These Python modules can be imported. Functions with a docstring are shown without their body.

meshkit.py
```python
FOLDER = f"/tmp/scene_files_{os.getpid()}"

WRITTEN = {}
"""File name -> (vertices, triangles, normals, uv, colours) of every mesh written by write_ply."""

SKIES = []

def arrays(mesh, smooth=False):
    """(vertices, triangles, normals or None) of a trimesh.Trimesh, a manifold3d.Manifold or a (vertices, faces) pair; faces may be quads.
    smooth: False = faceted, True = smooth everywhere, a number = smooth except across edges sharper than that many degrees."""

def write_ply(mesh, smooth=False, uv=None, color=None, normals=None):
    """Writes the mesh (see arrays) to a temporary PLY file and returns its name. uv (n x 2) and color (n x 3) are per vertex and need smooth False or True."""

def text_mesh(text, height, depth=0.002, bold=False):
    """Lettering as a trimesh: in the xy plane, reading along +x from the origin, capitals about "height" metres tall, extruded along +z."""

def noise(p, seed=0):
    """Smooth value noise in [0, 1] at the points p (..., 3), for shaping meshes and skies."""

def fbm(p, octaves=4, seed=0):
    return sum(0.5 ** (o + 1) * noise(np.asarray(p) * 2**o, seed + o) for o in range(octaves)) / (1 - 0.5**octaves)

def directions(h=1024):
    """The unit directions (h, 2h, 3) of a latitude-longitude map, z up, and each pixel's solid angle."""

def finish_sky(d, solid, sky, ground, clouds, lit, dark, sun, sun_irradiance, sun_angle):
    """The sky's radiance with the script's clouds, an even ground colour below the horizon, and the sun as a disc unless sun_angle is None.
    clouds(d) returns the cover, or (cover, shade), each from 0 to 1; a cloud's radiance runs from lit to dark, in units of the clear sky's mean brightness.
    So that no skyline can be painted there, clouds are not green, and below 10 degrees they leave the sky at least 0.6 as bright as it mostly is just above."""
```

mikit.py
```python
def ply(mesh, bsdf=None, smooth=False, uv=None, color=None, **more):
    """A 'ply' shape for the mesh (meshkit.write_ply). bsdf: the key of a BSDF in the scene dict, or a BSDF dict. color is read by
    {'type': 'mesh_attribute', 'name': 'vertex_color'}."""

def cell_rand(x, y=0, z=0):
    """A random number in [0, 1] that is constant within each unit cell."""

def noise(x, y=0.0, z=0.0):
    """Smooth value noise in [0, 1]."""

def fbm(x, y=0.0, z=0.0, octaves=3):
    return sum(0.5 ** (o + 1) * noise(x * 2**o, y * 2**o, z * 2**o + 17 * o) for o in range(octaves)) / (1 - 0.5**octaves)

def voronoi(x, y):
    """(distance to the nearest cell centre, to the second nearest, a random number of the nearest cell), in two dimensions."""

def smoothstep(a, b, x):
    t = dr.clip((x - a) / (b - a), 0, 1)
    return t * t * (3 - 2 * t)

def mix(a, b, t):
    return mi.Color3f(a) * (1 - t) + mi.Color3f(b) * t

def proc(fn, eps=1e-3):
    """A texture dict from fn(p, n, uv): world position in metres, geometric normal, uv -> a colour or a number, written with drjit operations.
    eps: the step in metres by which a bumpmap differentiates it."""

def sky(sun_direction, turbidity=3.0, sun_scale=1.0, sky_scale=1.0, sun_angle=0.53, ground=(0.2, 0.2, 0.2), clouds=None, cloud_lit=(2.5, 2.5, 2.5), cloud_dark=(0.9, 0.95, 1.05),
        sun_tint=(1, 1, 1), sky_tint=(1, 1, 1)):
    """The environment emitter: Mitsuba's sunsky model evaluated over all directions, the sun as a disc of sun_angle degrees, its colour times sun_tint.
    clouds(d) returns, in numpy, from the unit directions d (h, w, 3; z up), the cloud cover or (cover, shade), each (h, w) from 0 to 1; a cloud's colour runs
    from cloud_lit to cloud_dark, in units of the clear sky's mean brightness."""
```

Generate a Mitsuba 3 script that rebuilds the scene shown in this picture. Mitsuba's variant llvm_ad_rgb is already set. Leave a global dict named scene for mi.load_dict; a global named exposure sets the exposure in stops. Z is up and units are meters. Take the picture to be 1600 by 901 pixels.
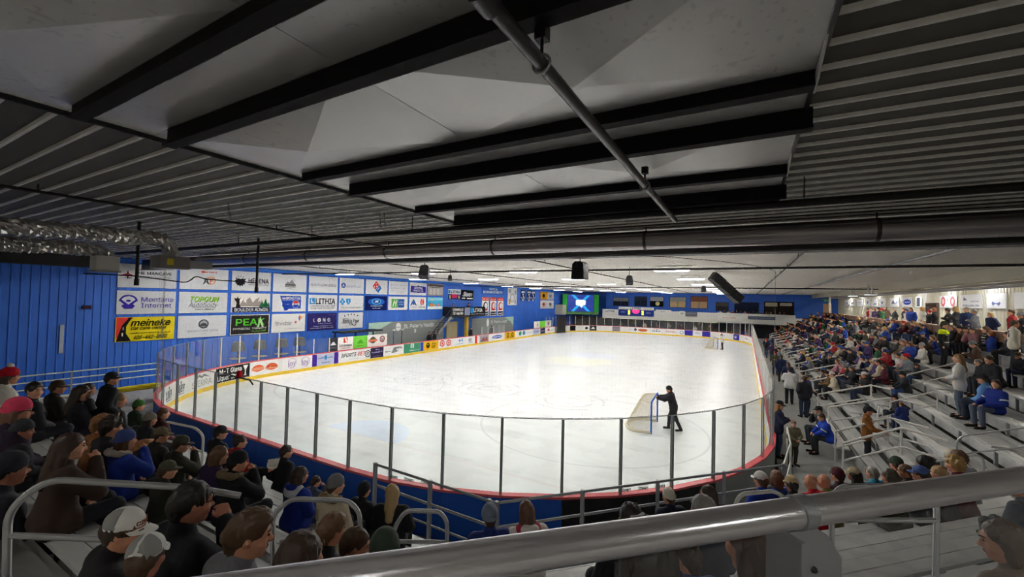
import math, random
import numpy as np
import trimesh
import mitsuba as mi
import mikit, meshkit
import drjit as dr
from mikit import proc, noise, fbm, smoothstep, mix
from shapely.geometry import Polygon, Point, box as sbox
from shapely import affinity, ops as sops

T = mi.ScalarTransform4f
scene, labels, used = {}, {}, {}
rng = random.Random(7)
PI = math.pi

# ---------------------------------------------------------------- camera, lights, exposure
CAM = np.array([25.276, -6.7755, 5.104])
YAW, PITCH, ROLL, FOC = .5128, .0244, .0246, 649.02
_f = np.array([-math.sin(YAW) * math.cos(PITCH), math.cos(YAW) * math.cos(PITCH), math.sin(PITCH)])
_r = np.array([math.cos(YAW), math.sin(YAW), 0.0])
_u = np.cross(_r, _f)
CUP = -math.sin(ROLL) * _r + math.cos(ROLL) * _u
scene['camera'] = {'type': 'perspective', 'fov': math.degrees(2 * math.atan(800 / FOC)), 'fov_axis': 'x', 'near_clip': 0.05, 'far_clip': 300.0,
                   'to_world': T().look_at(origin=CAM.tolist(), target=(CAM + _f).tolist(), up=CUP.tolist())}
exposure = 0.0
RINK_LIGHT = 47.0        # radiance of the high-bay lamps over the ice
STRIP_LIGHT = 220.0        # radiance of the lamps along the right-hand concourse wall
NEAR_LIGHT = 90.0        # radiance of the strip lights over the near concourse
W, L, RC, HB = 26.0, 61.0, 8.78, 1.065      # rink width, length, corner radius, board height
CEIL = 6.75


# ---------------------------------------------------------------- helpers
def lin(c):
    if isinstance(c, str):
        c = [int(c[i:i + 2], 16) / 255 for i in (1, 3, 5)]
    return [((x + .055) / 1.055) ** 2.4 if x > .04045 else x / 12.92 for x in c]


def mat(name, color, rough=.65, metal=0.0, spec=.4, two=True, **kw):
    key = 'mat_' + name
    if key not in scene:
        b = {'type': 'principled', 'base_color': color if isinstance(color, dict) else {'type': 'rgb', 'value': lin(color)},
             'roughness': rough, 'metallic': metal, 'specular': spec, **kw}
        scene[key] = {'type': 'twosided', 'b': b} if two else b
    return key


def flat(color):
    """Plain matt paint, one per colour."""
    key = 'mat_paint_' + (color[1:] if isinstance(color, str) else '_'.join(f'{int(x * 255)}' for x in color))
    if key not in scene:
        scene[key] = {'type': 'twosided', 'b': {'type': 'diffuse', 'reflectance': {'type': 'rgb', 'value': lin(color)}}}
    return key


def key_for(name, parent=None):
    base = f'{parent}__{name}' if parent else name
    n = used.get(base, 0)
    used[base] = n + 1
    return base if n == 0 else f'{base}_{n:03d}'


def tag(key, label=None, cat=None, group=None, kind=None):
    d = labels.setdefault(key, {})
    for k, v in (('label', label), ('category', cat), ('group', group), ('kind', kind)):
        if v is not None:
            d[k] = v
    return key


def thing(name, label, cat, group=None):
    return tag(key_for(name), label, cat, group)


def add(name, mesh, m, parent=None, smooth=False, label=None, cat=None, group=None, kind=None, **more):
    k = key_for(name, parent)
    scene[k] = mikit.ply(mesh, m, smooth=smooth, **more)
    if label or cat or group or kind:
        tag(k, label, cat, group, kind)
    return k


def put(name, pd, m, M=None, parent=None, label=None):
    k = key_for(name, parent)
    e = {**pd, 'bsdf': {'type': 'ref', 'id': m}}
    if M is not None:
        e['to_world'] = T(np.asarray(M, float))
    scene[k] = e
    if label:
        tag(k, label)
    return k


def bx(x0, x1, y0, y1, z0, z1):
    m = trimesh.creation.box((x1 - x0, y1 - y0, z1 - z0))
    m.apply_translation(((x0 + x1) / 2, (y0 + y1) / 2, (z0 + z1) / 2))
    return m


def cat_(ms):
    return trimesh.util.concatenate(ms)


def obox(c, u, v, w, su, sv, sw):
    """A box round c with half-open axes u, v, w (unit) and sizes."""
    m = trimesh.creation.box((su, sv, sw))
    M = np.eye(4)
    M[:3, 0], M[:3, 1], M[:3, 2], M[:3, 3] = u, v, w, c
    m.apply_transform(M)
    return m


def unit(v):
    v = np.asarray(v, float)
    return v / np.linalg.norm(v)


def tube(pts, r, n=10, closed=False, caps=True):
    """A round bar along a polyline (parallel-transported rings)."""
    p = np.asarray(pts, float)
    t = np.gradient(p, axis=0) if len(p) > 2 else np.array([p[1] - p[0]] * 2)
    if len(p) > 2:
        a, b = p[1:-1] - p[:-2], p[2:] - p[1:-1]
        t[1:-1] = a / np.linalg.norm(a, axis=1)[:, None] + b / np.linalg.norm(b, axis=1)[:, None]
    t /= np.linalg.norm(t, axis=1)[:, None]
    x = np.cross(t[0], [0, 0, 1] if abs(t[0][2]) < .9 else [1, 0, 0])
    V, ang = [], np.arange(n) * 2 * PI / n
    rr = np.broadcast_to(r, (len(p),))
    for i in range(len(p)):
        x = unit(x - t[i] * (x @ t[i]))
        y = np.cross(t[i], x)
        k = 1.0
        if 0 < i < len(p) - 1:
            k = 1 / max(.5, abs(unit(p[i + 1] - p[i]) @ t[i]))
        V.append(p[i] + rr[i] * (np.cos(ang)[:, None] * x + np.sin(ang)[:, None] * y) * (1 + (k - 1) * .5))
    V = np.vstack(V)
    F = []
    for i in range(len(p) - 1):
        a = i * n + np.arange(n)
        b = i * n + (np.arange(n) + 1) % n
        F += [np.stack([a, b, b + n], 1), np.stack([a, b + n, a + n], 1)]
    if caps:
        V = np.vstack([V, p[:1], p[-1:]])
        j = np.arange(n)
        F += [np.stack([(j + 1) % n, j, j * 0 + len(V) - 2], 1), np.stack([(len(p) - 1) * n + j, (len(p) - 1) * n + (j + 1) % n, j * 0 + len(V) - 1], 1)]
    return trimesh.Trimesh(V, np.vstack(F), process=False)


def bend(pts, rad, seg=5):
    """A polyline with its inner corners rounded."""
    p = [np.asarray(q, float) for q in pts]
    out = [p[0]]
    for a, b, c in zip(p, p[1:], p[2:]):
        u, v = unit(a - b), unit(c - b)
        d = min(rad, np.linalg.norm(a - b) * .48, np.linalg.norm(c - b) * .48)
        s, e = b + u * d, b + v * d
        out += [(1 - q) ** 2 * s + 2 * q * (1 - q) * b + q * q * e for q in np.linspace(0, 1, seg + 1)]
    return np.array(out + [p[-1]])


def prism(poly, depth, M=None):
    """An extruded outline (list of xy or a shapely polygon), from z 0 to depth, then moved by M."""
    g = poly if hasattr(poly, 'geom_type') else Polygon(poly)
    gs = list(getattr(g, 'geoms', [g]))
    m = cat_([trimesh.creation.extrude_polygon(q, depth, engine='earcut') for q in gs if q.area > 1e-9])
    if M is not None:
        m.apply_transform(M)
    return m


def frame(P, u, v):
    u, v = unit(u), unit(v)
    M = np.eye(4)
    M[:3, 0], M[:3, 1], M[:3, 2], M[:3, 3] = u, v, np.cross(u, v), P
    return M


def shift(x, y, z):
    M = np.eye(4)
    M[:3, 3] = x, y, z
    return M


def lathe(profile, n=20, M=None):
    """Round body about z from (radius, z) pairs."""
    m = trimesh.creation.revolve(np.asarray(profile, float), sections=n)
    if M is not None:
        m.apply_transform(M)
    return m


_TXT = {}


def text(s, height, width=None, bold=True, slant=0.0, depth=.003):
    """Lettering centred on the origin, scaled to fit width where given."""
    k = (s, bold)
    if k not in _TXT:
        _TXT[k] = meshkit.text_mesh(s, 1.0, .01, bold)
    m = _TXT[k].copy()
    lo, hi = m.bounds
    m.apply_translation([-(lo[0] + hi[0]) / 2, -.5, 0])
    sx = height if width is None else min(height * 1.25, width / (hi[0] - lo[0]))
    A = np.diag([sx, height, depth / .01, 1])
    A[0, 1] = slant * height
    m.apply_transform(A)
    return m


# ---------------------------------------------------------------- bodies: blended distance fields meshed by surface nets
def surface_net(D, org, h):
    s = D < 0
    n = np.array(D.shape)
    c = [s[i:n[0] - 1 + i, j:n[1] - 1 + j, k:n[2] - 1 + k] for i in (0, 1) for j in (0, 1) for k in (0, 1)]
    cnt = sum(x.astype(np.int8) for x in c)
    act = np.argwhere((cnt > 0) & (cnt < 8))
    idx = -np.ones(n - 1, int)
    idx[tuple(act.T)] = np.arange(len(act))
    corner = np.array([[i, j, k] for i in (0, 1) for j in (0, 1) for k in (0, 1)])
    val = np.stack([D[tuple((act + o).T)] for o in corner], 1)
    pos, num = np.zeros((len(act), 3)), np.zeros(len(act))
    for a in range(8):
        for b in range(a + 1, 8):
            if np.abs(corner[a] - corner[b]).sum() != 1:
                continue
            va, vb = val[:, a], val[:, b]
            m = (va < 0) != (vb < 0)
            t = np.where(m, va / np.where(m, va - vb, 1), 0)
            pos += np.where(m[:, None], corner[a] + t[:, None] * (corner[b] - corner[a]), 0)
            num += m
    V = (act + pos / num[:, None]) * h + org
    F = []
    for ax in range(3):
        b, cc = (ax + 1) % 3, (ax + 2) % 3
        sl0 = [slice(None)] * 3
        sl1 = [slice(None)] * 3
        sl0[ax], sl1[ax] = slice(0, -1), slice(1, None)
        A, B = s[tuple(sl0)], s[tuple(sl1)]
        e = np.argwhere(A != B)
        e = e[(e[:, b] > 0) & (e[:, cc] > 0) & (e[:, b] < n[b] - 1) & (e[:, cc] < n[cc] - 1)]
        ins = A[tuple(e.T)]
        ob, oc = np.eye(3, dtype=int)[b], np.eye(3, dtype=int)[cc]
        q = np.stack([idx[tuple((e - ob - oc).T)], idx[tuple((e - oc).T)], idx[tuple(e.T)], idx[tuple((e - ob).T)]], 1)
        q[~ins] = q[~ins][:, ::-1]
        F += [q[:, [0, 1, 2]], q[:, [0, 2, 3]]]
    return trimesh.Trimesh(V, np.vstack(F), process=False)


class Field:
    """Capsules and ellipsoids blended together: ('c', a, b, ra, rb) / ('e', centre, radii, R) with a blend radius."""

    def __init__(self):
        self.items = []

    def cap(self, a, b, ra, rb=None, k=.03):
        self.items.append(('c', np.asarray(a, float), np.asarray(b, float), ra, ra if rb is None else rb, k))
        return self

    def ell(self, c, r, R=None, k=.03, sub=False):
        self.items.append(('s' if sub else 'e', np.asarray(c, float), np.asarray(r, float), np.eye(3) if R is None else R, 0, k))
        return self

    def mesh(self, h, grow=0.0, cut=None):
        lo, hi = np.full(3, 9e9), np.full(3, -9e9)
        for t, a, b, ra, rb, k in self.items:
            if t == 'c':
                m = max(ra, rb) + grow
                lo, hi = np.minimum(lo, np.minimum(a, b) - m), np.maximum(hi, np.maximum(a, b) + m)
            elif t == 'e':
                m = np.max(b) + grow
                lo, hi = np.minimum(lo, a - m), np.maximum(hi, a + m)
        lo = lo - 2.5 * h
        n = np.ceil((hi - lo) / h + 3.5).astype(int)
        ax = [(lo[i] + h * np.arange(n[i])).astype(np.float32) for i in range(3)]
        D = np.full(n, .3, np.float32)
        for t, a, b, ra, rb, k in self.items:
            m = (max(ra, rb) if t == 'c' else np.max(b)) + grow + k + 2 * h
            l_, h_ = (np.minimum(a, b), np.maximum(a, b)) if t == 'c' else (a, a)
            i0 = np.clip(np.floor((l_ - m - lo) / h).astype(int), 0, n)
            i1 = np.clip(np.ceil((h_ + m - lo) / h).astype(int) + 1, 0, n)
            if (i1 <= i0).any():
                continue
            x = ax[0][i0[0]:i1[0]][:, None, None]
            y = ax[1][i0[1]:i1[1]][None, :, None]
            z = ax[2][i0[2]:i1[2]][None, None, :]
            sl = tuple(slice(i0[q], i1[q]) for q in range(3))
            if t == 'c':
                d_ = b - a
                q = np.clip(((x - a[0]) * d_[0] + (y - a[1]) * d_[1] + (z - a[2]) * d_[2]) / max(d_ @ d_, 1e-9), 0, 1)
                d = np.sqrt((x - a[0] - q * d_[0]) ** 2 + (y - a[1] - q * d_[1]) ** 2 + (z - a[2] - q * d_[2]) ** 2) - (ra + q * (rb - ra)) - grow
            else:
                R = ra
                X = [R[0, j] * (x - a[0]) + R[1, j] * (y - a[1]) + R[2, j] * (z - a[2]) for j in range(3)]
                rad = b + grow
                k0 = np.sqrt(sum((X[j] / rad[j]) ** 2 for j in range(3)))
                k1 = np.sqrt(sum((X[j] / rad[j] ** 2) ** 2 for j in range(3)))
                d = k0 * (k0 - 1) / np.maximum(k1, 1e-6)
            o = D[sl]
            if t == 's':
                d = -d
                w = np.clip(.5 - .5 * (d - o) / max(k, 1e-5) * -1, 0, 1)
                q = np.clip(.5 + .5 * (d - o) / max(k, 1e-5), 0, 1)
                D[sl] = o * (1 - q) + d * q + k * q * (1 - q)
            else:
                q = np.clip(.5 + .5 * (o - d) / max(k, 1e-5), 0, 1)
                D[sl] = o * (1 - q) + d * q - k * q * (1 - q)
        if cut is not None:
            D = np.maximum(D, cut(ax[0][:, None, None], ax[1][None, :, None], ax[2][None, None, :]).astype(np.float32))
        return surface_net(D, lo, h)


def rot(yaw=0.0, pitch=0.0, roll=0.0):
    """Turn left by yaw, nod down by pitch, lean to the side by roll (radians)."""
    cy, sy, cp, sp, cr, sr = math.cos(yaw), math.sin(yaw), math.cos(pitch), math.sin(pitch), math.cos(roll), math.sin(roll)
    return np.array([[cy, -sy, 0], [sy, cy, 0], [0, 0, 1]]) @ np.array([[1, 0, 0], [0, cp, sp], [0, -sp, cp]]) @ np.array([[cr, 0, sr], [0, 1, 0], [-sr, 0, cr]])


def skeleton(stand=False, lean=0.0, arms=('lap', 'lap'), head=(0.0, 0.0), side=0.0, legs='', twist=0.0):
    """Joints of a 1.75 m adult. Seated: origin on the seat; standing: origin between the feet. Faces +y."""
    J = {}
    base = np.array([0, 0, .93 if stand else .10])
    Rt = rot(twist, lean, side)
    up = lambda x, y, z: base + Rt @ np.array([x, y, z])
    J['pel'] = base
    J['belly'], J['chest'], J['neck'] = up(0, .015, .18), up(0, .02, .36), up(0, -.005, .50)
    J['Rt'] = Rt
    Rh = rot(head[0], head[1] + lean * .35)
    J['Rh'] = Rh
    J['head'] = J['neck'] + Rt @ np.array([0, .012, .07]) + Rh @ np.array([0, .02, .105])
    for s, n, arm in ((-1, 'L', arms[0]), (1, 'R', arms[1])):
        sh = up(.185 * s, 0, .44)
        J['sh' + n] = sh
        hip = base + np.array([.092 * s, 0, -.01])
        J['hip' + n] = hip
        if stand:
            st = .13 * s if legs == 'walk' else 0
            J['kn' + n], J['an' + n] = np.array([.10 * s, .03 + st * .9, .50]), np.array([.105 * s, -.02 + st * 1.6 - (.05 if st < 0 else 0), .09 + (.02 if st < 0 else 0)])
            J['to' + n] = J['an' + n] + [.02 * s, .16, -.055]
        else:
            sp = .05 if legs == 'wide' else 0
            J['kn' + n] = hip + np.array([(.03 + sp) * s, .42, .03])
            fy = .10 if legs == 'out' else -.03
            J['an' + n] = J['kn' + n] + np.array([-.005 * s, fy, -.46])
            J['to' + n] = J['an' + n] + [.02 * s, .16, -.055]
        P = {'lap': ((.255, .07, .20), (.07, .24, .12)), 'thigh': ((.27, .04, .20), (.125, .33, .11)), 'cross': ((.265, .10, .24), (-.10, .225, .28)),
             'mouth': ((.23, .22, .27), (.055, .215, .53)), 'phone': ((.24, .10, .22), (.06, .32, .34)), 'knee': ((.235, .20, .15), (.09, .40, .16)),
             'down': ((.245, -.03, .17), (.25, .05, -.08)), 'up': ((.33, .12, .50), (.22, .16, .72)), 'reach': ((.22, .25, .36), (.13, .50, .42)),
             'pocket': ((.27, -.08, .20), (.16, .10, .02)), 'rail': ((.25, .12, .20), (.20, .36, .16)), 'hold': ((.25, .10, .22), (.04, .26, .26)), 'back': ((.27, -.12, .2), (.22, -.20, -.02))}[arm]
        J['el' + n] = up(P[0][0] * s, P[0][1], P[0][2])
        w = up(P[1][0] * s, P[1][1], P[1][2])
        if not stand and arm in ('thigh', 'knee'):
            w = np.array([J['kn' + n][0] * .95, J['kn' + n][1] - (.06 if arm == 'thigh' else .0), J['kn' + n][2] + .085])
            if arm == 'knee':
                J['el' + n] = (J['sh' + n] + w) / 2 + np.array([.05 * s, -.02, -.03])
        J['wr' + n] = w
        J['arm' + n] = arm
    return J


def hand(F, w, d, s, curl, big=1.0, fine=True):
    """Palm, four unequal fingers and a thumb from wrist w along d."""
    d = unit(d)
    side = unit(np.cross(d, [0, 0, 1]) if abs(d[2]) < .9 else np.array([1.0, 0, 0]))
    nrm = np.cross(side, d)
    if nrm[2] > 0:
        nrm = -nrm
    palm = w + d * .045
    F.cap(w, palm + side * .018, .024, .024, k=.012).cap(w, palm - side * .018, .024, .024, k=.012)
    if not fine:
        F.cap(palm, palm + d * .05 + nrm * .035 * curl, .03, .022, k=.015)
        F.cap(palm + side * .03 * -s, palm + side * .05 * -s + d * .03, .013, .011, k=.01)
        return
    for i, ln in enumerate((.068, .078, .072, .056)):
        o = (i - 1.5) * .0195 * s
        a = palm + d * .03 + side * o
        b = a + unit(d * (1 - .3 * curl) + nrm * .75 * curl) * ln * .5
        c = b + unit(d * (1 - 1.1 * curl) + nrm * 1.5 * curl) * ln * .5
        F.cap(a, b, .0098, .0092, k=.004).cap(b, c, .0092, .008, k=.004)
    a = palm - side * .028 * s - d * .01
    b = a - side * .022 * s + d * .025 + nrm * .012
    F.cap(a, b, .0125, .0105, k=.008).cap(b, b + d * .028 + nrm * .012 * curl, .0105, .0085, k=.004)


def head_field(F, c, R, fine=True):
    g = lambda x, y, z: c + R @ np.array([x, y, z])
    F.ell(g(0, -.008, .03), (.077, .097, .092), R, k=.02)
    F.ell(g(0, .022, -.04), (.060, .070, .075), R, k=.04)
    F.cap(g(-.012, .068, -.092), g(.012, .068, -.092), .021, k=.03)
    if fine:
        F.cap(g(0, .092, .012), g(0, .113, -.026), .008, .0135, k=.014)
        F.cap(g(-.011, .1, -.03), g(.011, .1, -.03), .009, k=.01)
        F.cap(g(-.035, .085, .032), g(.035, .085, .032), .011, k=.018)
        for s in (-1, 1):
            F.ell(g(.031 * s, .1, .012), (.017, .014, .012), R, k=.012, sub=True)
            F.ell(g(.034 * s, .083, .012), (.0135, .0135, .0125), R, k=.003)
            F.ell(g(.077 * s, -.002, -.004), (.010, .020, .032), R @ rot(0, -.15), k=.008)
            F.ell(g(.04 * s, .07, -.03), (.025, .02, .025), R, k=.02)
        F.cap(g(-.018, .088, -.058), g(.018, .088, -.058), .0065, k=.006)
        F.cap(g(-.014, .086, -.069), g(.014, .086, -.069), .007, k=.006)
    else:
        F.cap(g(0, .09, .012), g(0, .112, -.024), .012, .016, k=.015)
        for s in (-1, 1):
            F.ell(g(.076 * s, -.002, -.004), (.014, .022, .034), R, k=.01)


def body_mesh(J, h, fine=True, fat=1.0, headless=False):
    F = Field()
    up = lambda p, x, y, z: p + J['Rt'] @ np.array([x, y, z])
    F.cap(J['hipL'], J['hipR'], .10 * fat, k=.05)
    F.cap(up(J['belly'], -.05, 0, 0), up(J['belly'], .05, 0, 0), .095 * fat, k=.08)
    F.cap(up(J['chest'], -.075, 0, 0), up(J['chest'], .075, 0, 0), .095 * fat, k=.08)
    F.cap(up(J['shL'], .02, 0, 0), up(J['shR'], -.02, 0, 0), .058, k=.05)
    F.cap(J['neck'] - [0, 0, .03], J['head'] + J['Rh'] @ np.array([0, -.02, -.06]), .056, .053, k=.03)
    for n, s in (('L', -1), ('R', 1)):
        F.cap(J['sh' + n], J['el' + n], .052, .041, k=.03).cap(J['el' + n], J['wr' + n], .040, .026, k=.02)
        F.cap(J['hip' + n], J['kn' + n], .083, .056, k=.04).cap(J['kn' + n], J['an' + n], .054, .036, k=.03)
        F.cap(J['an' + n], J['to' + n], .036, .028, k=.02)
        hand(F, J['wr' + n], J['wr' + n] - J['el' + n], s, .2 if J['arm' + n] in ('down', 'thigh', 'reach') else .75, fine=fine and h < .013)
    head_field(F, J['head'], J['Rh'], fine)
    return F.mesh(h)


def jacket_mesh(J, h, thick=.022, long=.0, hood=False, stand=False, fat=1.0):
    F = Field()
    up = lambda p, x, y, z: p + J['Rt'] @ np.array([x, y, z])
    F.cap(J['hipL'] + [0, 0, .02], J['hipR'] + [0, 0, .02], .102 * fat + thick, k=.05)
    if stand:
        F.cap(J['hipL'] - [0, 0, .08 + long], J['hipR'] - [0, 0, .08 + long], .10 * fat + thick, k=.05)
    else:
        for n in 'LR':
            F.cap(J['hip' + n], J['hip' + n] + (J['kn' + n] - J['hip' + n]) * (.25 + long), .09 + thick, .085 + thick, k=.04)
    F.cap(up(J['belly'], -.05, 0, 0), up(J['belly'], .05, 0, 0), .10 * fat + thick, k=.08)
    F.cap(up(J['chest'], -.075, 0, 0), up(J['chest'], .075, 0, 0), .098 * fat + thick, k=.08)
    F.cap(up(J['shL'], .02, 0, 0), up(J['shR'], -.02, 0, 0), .06 + thick * .8, k=.05)
    F.cap(J['neck'] - [0, 0, .02], J['neck'] + J['Rt'] @ np.array([0, 0, .035]), .064 + thick * .5, .062 + thick * .4, k=.025)
    if hood:
        F.ell(up(J['neck'], 0, -.085, .005), (.125, .07, .085), J['Rt'], k=.03)
    for n in 'LR':
        w = J['el' + n] + (J['wr' + n] - J['el' + n]) * .97
        F.cap(J['sh' + n], J['el' + n], .056 + thick, .046 + thick, k=.03).cap(J['el' + n], w, .045 + thick, .032 + thick * .7, k=.02)
    return F.mesh(h)


def trousers_mesh(J, h, thick=.014, long=True):
    F = Field()
    F.cap(J['hipL'], J['hipR'], .102 + thick, k=.05)
    for n in 'LR':
        a = J['kn' + n] + (J['an' + n] - J['kn' + n]) * .96
        F.cap(J['hip' + n], J['kn' + n], .086 + thick, .06 + thick, k=.04).cap(J['kn' + n], a, .058 + thick, .046 + thick, k=.03)
    return F.mesh(h)


def shoe_mesh(J, n, h):
    F = Field()
    F.cap(J['an' + n] + [0, -.03, -.03], J['to' + n] + [0, .01, -.008], .046, .042, k=.02).cap(J['an' + n] + [0, 0, .02], J['an' + n] + [0, -.01, -.03], .049, .048, k=.02)
    return F.mesh(h)


def hair_mesh(J, h, style):
    c, R = J['head'], J['Rh']
    g = lambda x, y, z: c + R @ np.array([x, y, z])
    F = Field()
    F.ell(g(0, -.014, .038), (.088, .104, .098), R, k=.01)
    if style == 'curly':
        r = random.Random(3)
        for _ in range(46):
            a, b = r.uniform(0, 2 * PI), r.uniform(-.1, 1.4)
            F.ell(g(.082 * math.cos(a) * math.cos(b), -.012 + .1 * math.sin(a) * math.cos(b), .042 + .098 * math.sin(b)), (.026,) * 3, k=.012)
    if style == 'fluffy':
        F.ell(g(0, .02, .085), (.082, .09, .06), R, k=.02)
    if style == 'long':
        F.cap(g(0, -.06, .0), J['neck'] + J['Rt'] @ np.array([0, -.085, -.14]), .075, .06, k=.03)
        for s in (-1, 1):
            F.cap(g(.07 * s, -.02, .0), J['neck'] + J['Rt'] @ np.array([.075 * s, -.05, -.13]), .034, .036, k=.03)
    if style == 'bob':
        F.cap(g(0, -.05, .0), g(0, -.055, -.1), .078, .066, k=.03)
        for s in (-1, 1):
            F.cap(g(.068 * s, -.015, .0), g(.072 * s, -.01, -.09), .034, .03, k=.02)
    if style == 'bun':
        F.ell(g(0, -.10, .10), (.045, .045, .045), k=.01)
    if style == 'tail':
        F.cap(g(0, -.10, .06), g(0, -.15, .02), .03, .035, k=.02).cap(g(0, -.15, .02), g(0, -.14, -.12), .035, .018, k=.02)
    if style in ('short', 'fluffy', 'curly', 'bun', 'tail'):
        F.cap(g(0, -.065, -.01), g(0, -.06, -.05), .066, .05, k=.03)
    # the face, and for short styles the ears, stay free
    F.ell(g(0, .118, -.045), (.085, .085, .112), R, k=.012, sub=True)
    if style != 'long' and style != 'bob':
        F.ell(g(0, .05, -.085), (.15, .062, .085), R, k=.012, sub=True)
    return F.mesh(h)


def beanie_mesh(J, h, cuff=True, pom=False):
    c, R = J['head'], J['Rh']
    g = lambda x, y, z: c + R @ np.array([x, y, z])
    F = Field()
    F.ell(g(0, -.012, .055), (.094, .112, .105), R, k=.01)
    dn = R @ np.array([0, .22, -1.0])
    p0 = g(0, 0, .018)
    return F.mesh(h, cut=lambda x, y, z: ((x - p0[0]) * dn[0] + (y - p0[1]) * dn[1] + (z - p0[2]) * dn[2]) / np.linalg.norm(dn))


def band_mesh(J, zc=.04, hgt=.055, r=(.098, .117), n=28):
    """The turned-up cuff of a knit hat."""
    R, c = J['Rh'] @ rot(0, -.2), J['head']
    t = np.linspace(0, 2 * PI, n, endpoint=False)
    V = []
    for dz, k in ((-.5, .96), (-.35, 1.0), (.35, 1.0), (.5, .93)):
        V.append(np.stack([r[0] * k * np.cos(t), -.012 + r[1] * k * np.sin(t), np.full(n, zc + dz * hgt)], 1))
    V = np.vstack(V) @ R.T + c
    F = []
    for i in range(3):
        a = i * n + np.arange(n)
        b = i * n + (np.arange(n) + 1) % n
        F += [np.stack([a, b, b + n], 1), np.stack([a, b + n, a + n], 1)]
    return trimesh.Trimesh(V, np.vstack(F), process=False)


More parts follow.
